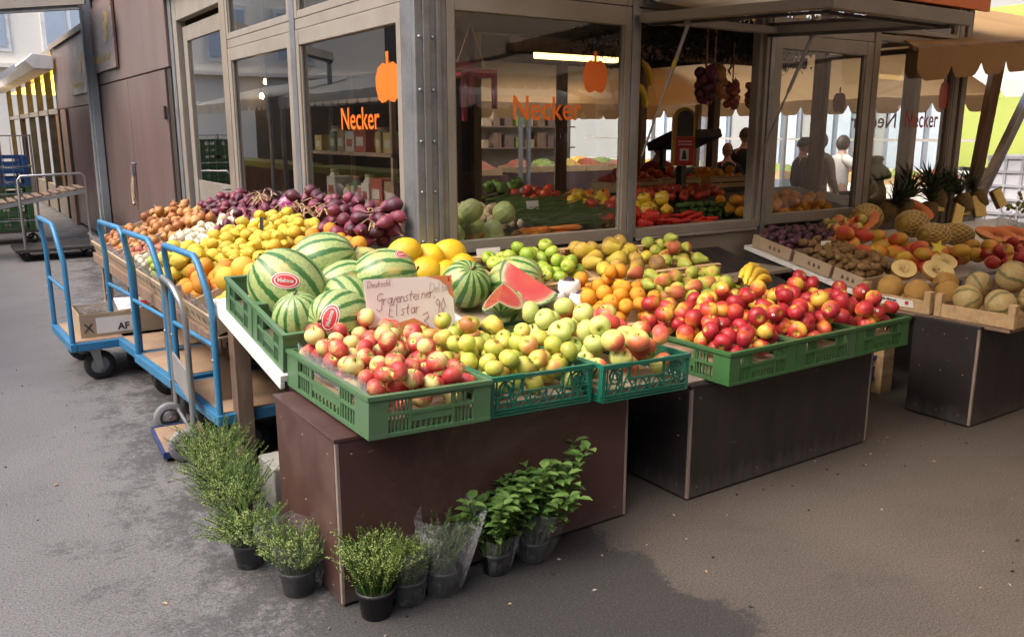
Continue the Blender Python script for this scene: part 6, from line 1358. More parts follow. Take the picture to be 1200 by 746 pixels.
# papayas in white foam nets
net_m = mat('foam_net', (.66,.50,.25), (.60,.44,.2), 12, .7)
def netted(loc, r, L, rz, label):
    t = thing('netted_papaya', label, 'papaya', loc, rz, 'papayas in foam nets', True); t.rotation_euler = (0, R(6), rz)
    b0 = MB(); b0.lathe([(r*sin(a)**.8 if 0 < a < pi else .001, -L*cos(a)) for a in np.linspace(0, pi, 12)], 16, 0, Matrix.Rotation(R(90), 4, 'Y')); b0.build('fruit_body', M_['papskin'], t)
    mb = MB(); na, nl = 14, 11
    for s_ in (1,-1):
        for k in range(na):
            pts = []
            for i in range(nl+1):
                a = .35 + (pi-.7)*i/nl; th = 2*pi*k/na + s_*i*pi/na; rr = r*sin(a)**.8 + .004; pts.append((-L*cos(a), rr*cos(th), rr*sin(th)))
            mb.tube(pts, .0045, 4, 0, True, False)
    tag(mb.build('foam_net', net_m, t), kind='stuff')
M_['papskin'] = fruit_mat('papaya_skin', [(.2,(.5,.34,.05)),(.9,(.32,.3,.05))], (1,0,0), .6, .5, .2)
M_['papflesh'] = mat('papaya_flesh', (.72,.20,.02), (.68,.16,.015), 6, .3, coat=.3)
for i, a in enumerate((((6.05,3.98,1.00),.10,.22,.3),((6.25,3.72,.96),.10,.24,.25),((6.15,3.48,.90),.085,.24,.2),((6.52,3.52,.88),.08,.16,-.3))): netted(*a, 'papaya in a foam net, ' + ('topmost at the rear','long one in the middle','lowest above the mangoes','short one beside the cut papayas')[i])
def papaya_half(loc, L, n, roll, label):
    t = half_melon(loc, L*.42, n, label, True, M_['papskin'], M_['papflesh'], 2.1, .40, 'papaya_half', 'papaya half', 'cut papaya halves', M_['ink']); t.rotation_euler.rotate_axis('Z', roll); return t
papaya_half((5.85,3.88,.985), .17, (-.5,-.75,.6), .5, 'cut papaya half at the left, in front of the topmost net')
papaya_half((6.75,4.0,1.03), .18, (-.45,-.75,.5), -.5, 'cut papaya half leaning at the rear near the pineapple crowns')
papaya_half((6.55,3.22,.91), .18, (-.35,-.55,.9), -.35, 'cut papaya half with black seeds, left one above the nectarines'); papaya_half((6.80,3.20,.90), .18, (-.35,-.55,.9), -.35, 'cut papaya half with black seeds, right one above the nectarines')
# pineapple pieces and crowns
M_['pineflesh'] = mat('pineapple_flesh', (.74,.58,.18), (.70,.50,.12), 18, .35, 0, 60, .3); M_['pinerind'] = mat('pineapple_rind', (.20,.12,.03), (.12,.08,.025), 40, .7, 0, 60, .9, .01)
def pine_piece(loc, w_, h, rot, label):
    t = thing('pineapple_piece', label, 'pineapple piece', loc, 0, 'cut pineapple pieces', True); t.rotation_euler = rot
    MB().box(-w_/2,0,0,w_/2,.012,h).build('flesh', M_['pineflesh'], t, .004)
    mb = MB(); mb.grid(lambda u, v: Vector((-w_/2*cos(u*pi)*1.03, .0125+.07*sin(u*pi), h*v)), 10, 3); solid(mb.build('rind', M_['pinerind'], t), .006)
for i, a in enumerate((((7.15,4.02,.99),.10,.09,(-.3,0,-.3)),((7.00,3.78,.90),.09,.20,(-.5,.5,-.5)),((7.50,3.98,.94),.08,.20,(-.3,0,-.6)),((7.72,3.95,.92),.11,.19,(-.3,-.1,-.4)),((8.10,3.95,.99),.09,.17,(-.3,-.4,-.2)),((8.10,3.60,.88),.12,.17,(-.4,-.35,-.3)))): pine_piece(*a, 'cut pineapple piece with yellow face, ' + od(i+1) + ' from the left')
lf_pine = leaf_mat('pineapple_leaf', (.018,.035,.012), (.05,.075,.03), .45)
def pine_crown(loc, s_, tilt, seed, label):
    t = thing('pineapple', label, 'pineapple', loc, 0, 'whole pineapples', True); t.rotation_euler = tilt; g = random.Random(seed)
    b0 = MB(); b0.lathe([(.03,-.17),(.06,-.16),(.075,-.08),(.07,-.02),(.03,.0)], 14); b0.build('fruit_body', M_['pinerind'], t)
    mb = MB()
    for k in range(46):
        a = k*2.4; el = .25 + 1.2*k/46; L = s_*1.2*g.uniform(.8,1.1)*(1-.25*abs(k/46-.5)); d = Vector((cos(a)*cos(el), sin(a)*cos(el), sin(el))); w_ = Vector((-sin(a), cos(a), 0))*.013
        p0 = Vector((0,0,.0+.03*k/46)); p1 = p0+d*L*.5; p2 = p0+d*L+Vector((cos(a),sin(a),-.25))*L*.18
        mb.add([p0-w_, p0+w_, p1+w_*.9, p1-w_*.9, p2], [(0,1,2,3),(3,2,4)])
    f_ = mb.build('leaf_crown', lf_pine, t)
for i, (x, y, z, s_) in enumerate(((6.50,4.05,1.08,.18),(6.72,4.07,1.11,.22),(6.98,4.02,1.08,.2),(7.22,4.07,1.13,.22),(7.48,4.04,1.12,.22),(7.76,4.06,1.14,.2),(7.12,4.08,1.18,.2))): pine_crown((x,y,z), s_, (.5-.2*i%.7, .3-.15*i, i), i, 'whole pineapple with dark spiky crown, ' + od(i+1) + ' from the left by the right window')
# green grapes and paper bags
gp = thing('grape_bunch', 'heap of green grapes beside the pineapple pieces at the far right', 'grapes', (8.5, 3.8, .95)); mb = MB(); g = random.Random(3)
for k in range(170): mb.lathe([(.001,-.018),(.013,-.011),(.017,0),(.013,.011),(.001,.018)], 8, 0, Matrix.Translation((8.5+g.gauss(0,.16), 3.85+g.gauss(0,.1), .93+abs(g.gauss(0,.09)))))
tag(mb.build('grapes', fruit_mat('green_grape_skin', [(.2,(.36,.34,.04)),(.9,(.2,.26,.04))], (1,0,0), .5, .5, 0, rough=.25), gp), kind='stuff')
for i, (x, y, z) in enumerate(((7.18,3.48,.93),(7.45,3.50,.93),(7.35,3.42,.87))):
    mb = MB(); mb.lathe([(.001,-.06),(.06,-.06),(.085,-.02),(.08,.03),(.05,.06),(.03,.075),(.045,.10)], 14, 0, Matrix.Translation((x,y,z)), lambda an, z_: 1+.08*sin(5*an+z_*40)); tag(mb.build('fruit_bag', M_['film'], None, 0, True), 'crinkled clear bag of fruit below the pineapple pieces, ' + ('left','right','lower')[i] + ' one', 'bag', 'clear fruit bags')
# small card and low things
cardlet((5.06,3.62,.845), -.5, .07, .075, 'small white price card between plums and kiwis', '4.-', .15)
t = crate('frame', .40, .30, .16, M_['crate_blue'], 'dark blue crate on the floor under the right table'); put(t, 4.86, 3.22, .09, (0,0,0)); t = thing('wooden_tray', 'small wooden box with a paper label on the floor under the right table', 'crate', (4.82,3.06,0)); MB().box(-.2,0,0,.2,.012,.09).build('slat', M_['wood'], t, .003); MB().box(-.2,.013,0,-.185,.3,.09).build('slat', M_['wood'], t, .003); MB().box(.185,.013,0,.2,.3,.09).build('slat', M_['wood'], t, .003); MB().box(-.184,.013,0,.184,.3,.01).build('base', M_['wood'], t); MB().box(-.06,-.002,.02,.06,-.0005,.07).build('paper_label', M_['paper'], t)

# ---------------------------------------------------------------- inside the kiosk
ic = thing('inner_counter', 'dark sloping counter behind the large window and the serving hatch', 'counter', (4.9, 4.9, 0))
zi = lambda y: .955 + .10*(y-4.25)
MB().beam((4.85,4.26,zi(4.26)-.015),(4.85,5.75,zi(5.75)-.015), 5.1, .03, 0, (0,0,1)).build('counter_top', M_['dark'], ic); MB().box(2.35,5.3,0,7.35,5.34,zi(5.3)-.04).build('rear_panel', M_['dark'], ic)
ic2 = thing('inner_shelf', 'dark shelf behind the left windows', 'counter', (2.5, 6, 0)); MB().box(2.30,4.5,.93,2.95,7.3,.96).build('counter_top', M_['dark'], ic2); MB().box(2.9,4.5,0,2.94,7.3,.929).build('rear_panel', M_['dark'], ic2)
rcx = dict(row=(0,1), col=(1,0))
def iz(kd, poly, n, r0, r1, seed, name, desc, where, cat, group, lift=0, mode='any'):
    P = pack(poly, lambda x, y: zi(y)+lift, n, r0, r1, seed); return heap(kd, P, Mi2, name, desc, where, cat, group, mode=mode, **rcx)
iz('cabbage', [(2.42,4.28),(3.02,4.28),(2.98,4.62),(2.46,4.62)], 7, .07, .08, 81, 'cabbage', 'pale green cabbage', 'behind the large window', 'cabbage', 'pale cabbages')
iz('potato', [(2.55,4.66),(3.25,4.62),(3.4,5.25),(2.7,5.25)], 90, .026, .034, 82, 'celeriac', 'cream coloured root', 'of the root heap inside', 'root vegetable', 'cream roots', .03)
at('aubergine', (2.47,4.60,1.10), .085, (.5,.2,.4), 'aubergine', 'dark aubergine standing at the left edge of the large window', 'aubergine', 'aubergines')
g = random.Random(9)
for k in range(16):
    x = 3.10 + .42*(k % 8)/8 + g.uniform(-.02,.02); o = at('carrot', (x, 4.36+.05*(k//8)+g.uniform(0,.08), zi(4.4)+.03+.035*(k//8)), .021, (R(90), g.uniform(0,6), g.choice((-1,1))*g.uniform(.5,1.3)), 'carrot', 'orange carrot, ' + od(k % 8 + 1) + ' from the left in the ' + ('lower','upper')[k//8] + ' layer behind the window', 'carrot', 'carrots')
hb_ = MB()
for k in range(900):
    x = g.uniform(3.25,4.0); y = 4.5 + g.random()*.75; z = zi(y)+.04+.10*g.random(); a = g.uniform(-.5,.5); L = g.uniform(.10,.22); d = Vector((cos(a), sin(a)*.6, g.uniform(-.1,.2)))*L; w_ = Vector((0,.004,.004)); p = Vector((x,y,z)); hb_.add([p-w_, p+w_, p+d*.6+w_, p+d], [(0,1,2,3)])
tag(hb_.build('herb_bundles', leaf_mat('dark_herb', (.05,.085,.02), (.10,.15,.04)), None, 0, True), 'bundles of green herbs lying behind the large window', 'herbs', kind='stuff')
cardlet((3.42,4.80,1.13), 0, .10, .06, 'cream price tag standing in the green herbs', lean=.2)
for i, (kd, n, x0, x1, y0, y1) in enumerate((('orange_pepper', 11, 4.0, 4.55, 4.95, 5.4),)): iz(kd, [(x0,y0),(x1,y0),(x1,y1),(x0,y1)], n, .045, .055, 83, 'orange_pepper', 'orange pepper', 'behind the window right part', 'pepper', 'orange peppers', .05)
iz('tomato', [(3.55,5.15),(4.05,5.05),(4.1,5.6),(3.7,5.6)], 16, .045, .05, 84, 'tomato', 'large red tomato', 'behind the herb bundles', 'tomato', 'tomatoes inside', .06); iz('yellow_pepper', [(3.75,4.86),(4.2,4.78),(4.2,5.0),(3.8,5.05)], 5, .045, .05, 85, 'yellow_pepper', 'yellow pepper', 'beside the orange peppers', 'pepper', 'yellow peppers', .06); iz('green_pepper', [(3.5,5.45),(3.9,5.45),(3.9,5.7),(3.5,5.7)], 5, .045, .05, 86, 'green_pepper', 'green pepper', 'behind the tomatoes', 'pepper', 'green peppers', .1)
iz('red_pepper', [(3.84,4.28),(4.28,4.28),(4.2,4.9),(3.84,4.9)], 18, .044, .052, 87, 'red_pepper', 'glossy red pepper', 'at left of the serving hatch', 'pepper', 'red peppers', .02)
for k in range(30):
    x = 4.28 + .5*g.random(); y = 4.30 + .22*g.random(); z = zi(y)+.025+.025*(k//10)
    at('long_pepper', (x,y,z), .019, (R(90), g.uniform(0,6), R(90)+g.uniform(-.4,.4)), 'long_pepper', 'long pointed red pepper, ' + od(k % 10 + 1) + ' in the ' + ('bottom','middle','top')[k//10] + ' layer at the hatch', 'pepper', 'long red peppers')
for k in range(40):
    q = k // 14; x = 4.75 + .62*(k % 14)/14 + .02*q + g.uniform(-.01,.01); y = 4.55 + g.uniform(-.03,.03) + .04*q; at('cucumber', (x, y+.12, zi(y)+.03+.035*q), .024, (R(84), g.uniform(0,6), R(-38)+g.uniform(-.1,.1)), 'cucumber', 'dark green cucumber, ' + od(k % 14 + 1) + ' from the left in the ' + ('bottom','middle','top')[q] + ' layer', 'cucumber', 'cucumbers at the serving hatch')
iz('tomato', [(4.55,5.0),(5.6,5.0),(5.9,5.5),(4.9,5.5)], 46, .036, .042, 88, 'tomato', 'red tomato', 'behind the cucumbers', 'tomato', 'tomatoes inside', .06); iz('yellow_pepper', [(4.3,4.62),(4.6,4.6),(4.6,4.85),(4.3,4.85)], 7, .045, .055, 89, 'yellow_pepper', 'yellow pepper', 'behind the long peppers', 'pepper', 'yellow peppers', .04)
iz('orange', [(5.10,4.28),(6.15,4.28),(6.15,4.75),(5.15,4.75)], 80, .038, .046, 90, 'apricot', 'orange apricot', 'behind the framed right window', 'apricot', 'apricots', .03)
# rear produce boxes, scale, fascia etc.
rb = 0
for i, (x, y, kd, lab) in enumerate(((5.2,5.85,'tomato','left wooden box of tomatoes on the rear table inside'),(5.8,5.95,'tomato','middle wooden box of tomatoes on the rear table inside'),(6.4,5.9,'orange','right wooden box of oranges on the rear table inside'))):
    t = wood_crate(.52, .36, .10, lab, 'wooden boxes on the rear table inside'); t.location = (x, y, 1.13); P = pack(box(.52,.36), lambda a, b_: .05, 22, .036, .045, 95+i); heap(kd, P, Matrix.Translation((x,y,1.13)), 'tomato' if kd == 'tomato' else 'orange', 'red tomato' if kd == 'tomato' else 'orange', 'of the ' + ('left','middle','right')[i] + ' rear box', kd, 'fruit in the rear boxes', **rcx)
rt = thing('rear_table', 'dark rear table inside the kiosk', 'table', (5.8, 6.1, 0)); MB().box(4.9,5.7,1.10,6.9,6.3,1.129).build('table_top', M_['dark'], rt); MB().box(4.95,6.2,0,6.85,6.24,1.10).build('panel', M_['dark'], rt)
# yellow and red collecting box on a stand
dz = thing('collection_box', 'yellow and red round topped collection box standing in the hatch', 'collection box', (5.33, 5.3, 1.06))
arch = [(-.095,0),(.095,0),(.095,.39)] + [(.095*cos(a), .39+.095*sin(a)) for a in np.linspace(.3, pi-.3, 7)] + [(-.095,.39)]
Mb = basis((5.35,5.32,1.37), (.83,-.56,0), (0,0,1))
MB().prism(arch, .05, Mb).build('body', mat('yellow_plastic', (.72,.45,.02), None, 8, .35), dz)
MB().prism([(-.07,.005),(.09,.005),(.09,.24),(-.07,.24)], .003, Mb @ Matrix.Translation((0,0,.051))).build('front_panel', M_['redink'], dz)
MB().prism([(-.06,.245),(.075,.245),(.075,.40)] + [(.008+.068*cos(a), .40+.06*sin(a)) for a in np.linspace(.2, pi-.2, 6)] + [(-.06,.40)], .003, Mb @ Matrix.Translation((0,0,.052))).build('window', M_['darkmetal'], dz)
MB().prism([(-.03,.045),(.045,.045),(.045,.145),(-.03,.145)], .001, Mb @ Matrix.Translation((0,0,.0545))).build('sticker', M_['paper'], dz); MB().prism([(-.015,.055),(.03,.055),(.026,.085),(.015,.13),(-.002,.13),(-.01,.085)], .0008, Mb @ Matrix.Translation((0,0,.0557))).build('sticker_print', M_['ink'], dz)
for z, w_ in ((.20,.11),(.175,.12)): MB().prism([(-.045,z),(-.045+w_,z),(-.045+w_,z+.008),(-.045,z+.008)], .0008, Mb @ Matrix.Translation((0,0,.0545))).build('printed_line', M_['paper'], dz)
MB().box(5.31,5.28,1.06,5.37,5.34,1.37).build('foot', M_['darkmetal'], dz)
# scale with dark hood
scd = thing('shop_scale', 'black shop scale with a slanted hood behind the hatch', 'scale', (6.6, 6.7, 1.1)); MB().box(6.35,6.45,0,7.2,7.0,1.12).build('base', M_['dark'], scd); MB().box(6.45,6.55,1.121,7.1,6.9,1.28).build('body', M_['darkmetal'], scd, .01); MB().beam((6.42,6.72,1.56),(7.15,6.72,1.58), .4, .09, 0, (-.1,.35,1)).build('hood', M_['dark'], scd); MB().box(6.6,6.85,1.281,6.65,6.9,1.53).build('column', M_['darkmetal'], scd)
# hanging strings of onions and garlic, garland of leaves, hanging trays, bananas
def plait(loc, n, r, L, kd, label, seed):
    t = thing('hanging_plait', label, 'onion plait', loc, 0, 'plaits hanging over the serving hatch', True); g = random.Random(seed)
    MB().tube([(0,0,.0),(0,0,.30)], .006, 6).build('cord', M_['straw'], t)
    for k in range(n):
        a = k*2.4; z = -L*k/n; rr = r*1.05*(.9+.2*g.random()); o = bpy.data.objects.new('bulb', KIND[kd][k % len(KIND[kd])]); COL.objects.link(o); o.parent = t; o.location = (rr*cos(a), rr*sin(a), z); o.rotation_euler = (g.uniform(-.6,.6)+pi*.8*(k % 2), g.uniform(-.6,.6), a); o.scale = (r,r,r)
plait((4.86,4.62,2.10), 12, .045, .22, 'red_onion', 'left hanging plait of red onions', 1); plait((4.97,4.64,2.10), 12, .05, .20, 'yellow_onion', 'hanging plait of copper onions beside the red ones', 2); plait((5.24,4.70,2.02), 16, .033, .18, 'shallot', 'hanging bunch of dark shallots in the middle', 3); plait((5.46,4.68,2.02), 14, .034, .2, 'shallot', 'hanging bunch of dark shallots at the right jamb', 4)
gd = MB(); g = random.Random(4)
for k in range(1500):
    x = g.uniform(3.8,6.1); y = 4.8+g.uniform(-.18,.18); z = 2.33+g.gauss(0,.06)-.06*sin(x*5)**2; d = Vector((g.uniform(-1,1),g.uniform(-1,1),g.uniform(-1,.4))); leaf(gd, Vector((x,y,z)), d, Vector((0,0,1)), g.uniform(.04,.08), .025)
gar = tag(gd.build('leaf_garland', leaf_mat('dry_dark_leaf', (.02,.02,.012), (.05,.04,.025)), None, 0, True), 'dark dried leaf garland hanging along the hatch top', 'garland', kind='stuff')
tag(MB().box(3.80,5.6,2.26,7.3,5.66,2.36).build('hanging_rail', M_['oldwood'], None, .004, True), 'brown wooden rail hanging across the kiosk above the hatch', 'rail')
for i, (x, z) in enumerate(((4.20,2.10),(4.16,1.95))):
    t = thing('banana_bunch', ('upper','lower')[i] + ' bananas hanging beside the left hatch jamb', 'bananas', (x,4.60,z), 0, 'hanging bananas', True)
    for k in range(4):
        mb = MB(); banana(mb, (0,0,.04), (.06+.02*k,-.04+.03*k,-.13), .03, (1,.2,.3), .02); mb.build('banana', M_['banana'], t)
lampm = emat('warm_lamp_tube', (1,.60,.20), 1.7)
for x in (5.15,): t = thing('tube_lamp', 'warm glowing tube lamp under the kiosk ceiling, behind the large window', 'lamp', (x,6.5,2.3)); MB().box(x-.5,6.46,2.30,x+.45,6.54,2.37).build('tube', lampm, t, .01); MB().box(x-.55,6.45,2.371,x+.5,6.55,2.42).build('housing', M_['dark'], t)
hm = mat('red_hanging_frame', (.28,.03,.05), (.2,.02,.04), 10, .5)
for i, (x, y, L) in enumerate(((2.68,4.75,.34),(3.02,4.95,.26))):
    t = thing('hanging_tray', ('left','right')[i] + ' red hanging tray on strings behind the large window', 'hanging tray', (x,y,2.0), 0, 'red hanging trays'); z = 2.02-.02*i
    MB().box(x-L/2,y-.12,z,x+L/2,y+.12,z+.05).box(x-L/2,y-.12,z-.28,x-L/2+.03,y-.09,z-.001).box(x+L/2-.03,y-.12,z-.2,x+L/2,y-.09,z-.001).build('tray', hm, t, .003)
    MB().tube([(x-.12,y,z+.05),(x,y,2.34),(x+.12,y,z+.05)], .003, 4).build('string', M_['straw'], t)
# gourd figure in the right window
gf = thing('gourd', 'green capped ornamental gourd with a cream body in the right window', 'gourd', (6.78,4.42,1.05)); MB().lathe([(.001,0),(.09,.0),(.105,.06),(.10,.14),(.075,.2),(.07,.22)], 18, 0, Matrix.Translation((6.78,4.42,1.03))).build('body', mat('cream_gourd', (.42,.33,.2), (.34,.25,.14), 5, .5), gf)
MB().lathe([(.07,.215),(.13,.235),(.135,.27),(.10,.32),(.055,.355),(.05,.37),(.065,.39),(.05,.42),(.001,.425)], 18, 0, Matrix.Translation((6.78,4.42,1.03))).build('cap', mat('green_gourd', (.06,.10,.02), (.16,.15,.03), 9, .35), gf)
# shelves and goods seen through the left windows
sg = thing('inner_rack', 'pale wooden rack with goods behind the left windows', 'rack', (3.6, 6.9, 0))
for z in (.55, 1.0, 1.45, 1.9): MB().box(3.1,6.3,z,3.6,8.2,z+.03).build('shelf', M_['oldwood'], sg)
for y in (6.32, 8.18): MB().box(3.1,y-.02,0,3.14,y+.02,2.2).box(3.56,y-.02,0,3.6,y+.02,2.2).build('post', M_['oldwood'], sg)
g = random.Random(12); bm_ = [mat('box_red', (.26,.06,.04)), mat('box_yellow', (.34,.25,.09)), mat('box_white', (.42,.39,.33)), mat('box_green', (.10,.14,.06)), mat('box_brown', (.22,.14,.08))]
cn_ = ('dull red','mustard','cream','dark green','brown')
k = 0
for z in (.58, 1.03, 1.48):
    y = 6.4
    while y < 8.0:
        c_ = g.randrange(5); jar = g.random() < .45; w_ = g.uniform(.09,.13) if jar else g.uniform(.10,.24); h_ = g.uniform(.14,.28)
        t = thing('jar' if jar else 'goods_box', f'{cn_[c_]} {"jar" if jar else "box"}, {od(k+1)} on the rack behind the left windows', 'jar' if jar else 'box', (3.27, y+w_/2, z), 0, 'goods on the inner rack', True)
        if jar:
            MB().lathe([(.001,0),(w_*.46,.0),(w_*.5,.02),(w_*.5,h_*.75),(w_*.34,h_*.86),(w_*.34,h_*.9)], 14).build('body', bm_[c_], t); MB().lathe([(w_*.38,h_*.885),(w_*.38,h_),(.001,h_)], 14).build('lid', bm_[(c_+2) % 5], t)
        else: MB().box(-.12,-w_/2,0,.12,w_/2,h_).build('body', bm_[c_], t, .006)
        MB().box(-.1225 if not jar else -w_*.5-.003,-w_*.3,h_*.25,-.1205 if not jar else -w_*.5+.012,w_*.3,h_*.62).build('label', bm_[2 if c_ != 2 else 0], t)
        y += w_+g.uniform(.01,.06); k += 1
for i, (x, y, m_) in enumerate(((2.45,4.75,'box_red'),(2.45,5.15,'box_yellow'),(2.5,6.4,'box_white'),(2.5,6.9,'box_red'))):
    t = thing('goods_basket', ('red basket right in the lettered left window','yellow basket beside the red one in the lettered window','white tub in the second left window','red tub in the second left window')[i], 'basket', (x,y,.962)); MB().lathe([(.001,0),(.10,0),(.13,.16),(.12,.165),(.095,.02),(.001,.02)], 16, 0, Matrix.Translation((x,y,.962))).build('shell', bpy.data.materials[m_], t)
    mb = MB()
    for q in range(60): a = g.uniform(0,6.28); r_ = .1*math.sqrt(g.random()); leaf(mb, Vector((x+r_*cos(a), y+r_*sin(a), 1.09)), Vector((g.uniform(-1,1),g.uniform(-1,1),1.6)), Vector((0,1,0)), g.uniform(.06,.14), .02)
    tag(mb.build('dried_leaves', M_['straw'] if i % 2 else lf_thyme, t), kind='stuff')

# ---------------------------------------------------------------- alley cargo at the far left
rc_ = thing('roll_container', 'wheeled wire roll container loaded with green and blue crates', 'roll container', (.75, 15.1, 0))
fr = MB()
X0_, X1_, Y0_, Y1_ = .25, 1.30, 14.75, 15.55
for x in (X0_, X1_):
    for y in (Y0_, Y1_): fr.tube([(x,y,.16),(x,y,1.62)], .016, 6)
for z in (.35,.75,1.15,1.6):
    fr.tube([(X0_,Y0_,z),(X1_,Y0_,z)], .010, 6); fr.tube([(X1_,Y0_,z),(X1_,Y1_,z)], .010, 6)
for x in np.linspace(X0_, X1_, 9)[1:-1]: fr.tube([(x,Y0_,.25),(x,Y0_,1.6)], .004, 4)
fr.build('wire_frame', M_['silver'], rc_); MB().box(X0_,Y0_,.17,X1_,Y1_,.2).build('base', M_['darkmetal'], rc_)
for x in (X0_+.1, X1_-.1):
    for y in (Y0_+.1, Y1_-.1): mb = MB(); wheel(mb, (x,y,.075), .075, .04); mb.build('wheel', M_['rubber'], rc_)
stack = thing('x', 'x', 'x'); bpy.data.objects.remove(stack)
gc = crate('frame', .46, .62, .22, M_['crate_mid'], 'green crate in the roll container, bottom of the left stack', None, 'crates in the roll container'); bc = crate('frame', .46, .62, .22, M_['crate_blue'], 'blue crate in the roll container, lower of the blue pair', None, 'crates in the roll container')
first = {}
for k in range(6):
    lab = 'green crate in the roll container, ' + od(k+1) + ' from the bottom of the left stack'
    o = gc if k == 0 else dup(gc, (0,0,0), label=lab); o['label'] = lab; place(o, (.51,15.12,.202+.2215*k))
for k in range(5):
    blue = k in (3,4); lab = ('blue crate in the roll container, ' + ('lower' if k == 3 else 'upper') + ' of the pair') if blue else 'green crate in the roll container, ' + od(k+1) + ' from the bottom of the right stack'
    o = (bc if k == 3 else dup(bc, (0,0,0), label=lab)) if blue else dup(gc, (0,0,0), label=lab); o['label'] = lab; place(o, (1.01,15.12,.202+.2215*k))
# slatted rack table with steel tube frame
rk = thing('slatted_rack', 'slatted wooden table top on a steel tube frame beside the roll container', 'rack table', (1.2, 13.0, 0))
a0, a1 = Vector((.0,13.45,.60)), Vector((1.72,13.05,.93))
for k in range(17):
    p = a0.lerp(a1, (k+.5)/17); MB().beam(p+Vector((0,-.38,0)), p+Vector((.0,.38,0)), .066, .02).build('slat', M_['oldwood'], rk)
MB().beam(a0+Vector((0,-.37,-.04)), a1+Vector((0,-.37,-.04)), .04, .05).beam(a0+Vector((0,.37,-.04)), a1+Vector((0,.37,-.04)), .04, .05).build('rail', M_['silver'], rk)
MB().tube([(.92,12.65,.12),(.92,12.65,1.05),(.96,12.65,1.10),(1.66,12.65,1.12),(1.7,12.65,1.07),(1.7,12.65,.12)], .016, 8).build('hoop', M_['silver'], rk)
MB().box(.8,12.6,.12,1.8,13.4,.16).build('deck', M_['darkmetal'], rk)
for x in (.92,1.68):
    for y in (12.72,13.3): mb = MB(); wheel(mb, (x,y,.06), .06, .035); mb.build('wheel', M_['rubber'], rk)
# bright pallet grid crates far right
gm = mat('pale_grey_plastic', (.52,.53,.58), (.46,.47,.52), 4, .5)
pg = thing('pallet_box', 'pale grey gridded plastic pallet box standing at the far right', 'pallet box', (14, 6.6, 0)); mb = MB(); mb.box(14.0,5.6,.15,14.9,7.15,1.30); bq = mb.build('body', gm, pg, .01); rbm = MB()
for z in np.linspace(.18,1.26,6): rbm.box(13.96,5.59,z-.02,13.999,7.16,z+.02)
for y in np.linspace(5.62,7.13,7): rbm.box(13.97,y-.02,.15,13.9985,y+.02,1.29)
rbm.build('ribs', mat('grey_ribs', (.36,.37,.42), None, 5, .5), bq)

blb = emat('lit_bulb', (1, .66, .30), 30)
for i, (x, y, z) in enumerate(((3.0,9.0,2.16),(3.0,9.15,2.02),(3.0,8.55,2.05))):
    t = thing('pendant_lamp', ('small lit pendant bulb high in the second left window','small lit pendant bulb low in the second left window','small lit pendant bulb, middle one in the second left window','small lit pendant bulb above the apricots','small lit pendant bulb inside the serving hatch')[i], 'lamp', (x,y,z), 0, 'pendant bulbs')
    MB().lathe([(.001,-.028),(.014,-.024),(.023,-.005),(.018,.018),(.010,.03),(.001,.031)], 12, 0, Matrix.Translation((x,y,z))).build('bulb', blb, t)
    MB().lathe([(.015,.03),(.016,.06),(.001,.062)], 10, 0, Matrix.Translation((x,y,z))).tube([(x,y,z+.06),(x,y,2.94)], .003, 5).build('cord', M_['dark'], t)

ra_ = thing('added_white_roll', 'added white roll imitating the bright transom reflection above the hatch flap', 'awning', (4.3, 4.03, 2.5))  # added roll whose white stands in for the transom's bright reflection
mb = MB(); mb.tube([(3.80,4.03,2.50),(4.1,4.03,2.495),(4.5,4.03,2.49),(4.90,4.03,2.495)], [.075,.085,.085,.07], 14); mb.build('white_roll', M_['white'], ra_)
MB().box(3.78,4.10,2.42,3.82,4.14,2.56).box(4.88,4.10,2.42,4.92,4.14,2.56).build('bracket', M_['steel'], ra_)

# crumbs, stalks and scraps on the ground
db = MB(); g = random.Random(77)
for k in range(150):
    x = g.uniform(.2,6.0); y = g.uniform(1.0,2.5) if k % 3 else g.uniform(2.35,2.55); 
    if k % 5 == 0: x = g.uniform(-.1,1.0); y = g.uniform(1.5,7)
    a = g.uniform(0,6.28); L = g.uniform(.004,.014); w_ = L*g.uniform(.25,.7); z = .004
    M = Matrix.Translation((x,y,z)) @ Matrix.Rotation(a, 4, 'Z'); db.add([M @ Vector(p) for p in ((-L,0,0),(0,-w_,.002),(L,0,.001),(0,w_,.004),(0,0,-.004))], [(0,1,2,3),(0,4,1),(1,4,2),(2,4,3),(3,4,0)], g.choice((0,0,1,2)))
tag(db.build('floor_debris', [mat('dark_scraps', (.035,.028,.02)), M_['straw'], mat('pale_scraps', (.35,.33,.3))], None, 0, True), 'small crumbs, stalks and scraps scattered on the asphalt', 'debris', kind='stuff')

# fruit stickers on some of the red and yellow apples, turned towards the front
cap = MB(); cap.lathe([(.001,1.052),(.08,1.048),(.15,1.038),(.165,1.03)], 12); capw = cap.mesh('sticker', M_['paper'])
cap = MB(); cap.lathe([(.001,1.058),(.05,1.056),(.085,1.052)], 10, 0, Matrix.Translation((.04,.03,0)) @ Matrix.Diagonal((1.1,.5,1,1))); capi = cap.mesh('sticker_print', mat('navy_print', (.10,.12,.25), None, 30, .5))
bpy.context.view_layer.update(); nn = 0; names_ = {m.name for m in KIND['nectarine']}
for o in [o for o in COL.objects if o.type == 'MESH' and o.data.name in names_ and o.location.z > .70 and o.location.x < 4.6]:
    nn += 1
    if nn % 6: continue
    d = (Vector((.3,0,1.75)) - o.location).normalized() + Vector((.35*sin(nn), 0, .35*cos(nn*1.7))); d = o.rotation_euler.to_matrix().inverted() @ d.normalized()
    if abs(d.z) > .55: continue
    for me in (capw, capi):
        c_ = bpy.data.objects.new(me.name, me); COL.objects.link(c_); c_.parent = o; c_.rotation_euler = d.to_track_quat('Z', 'Y').to_euler(); o2 = c_
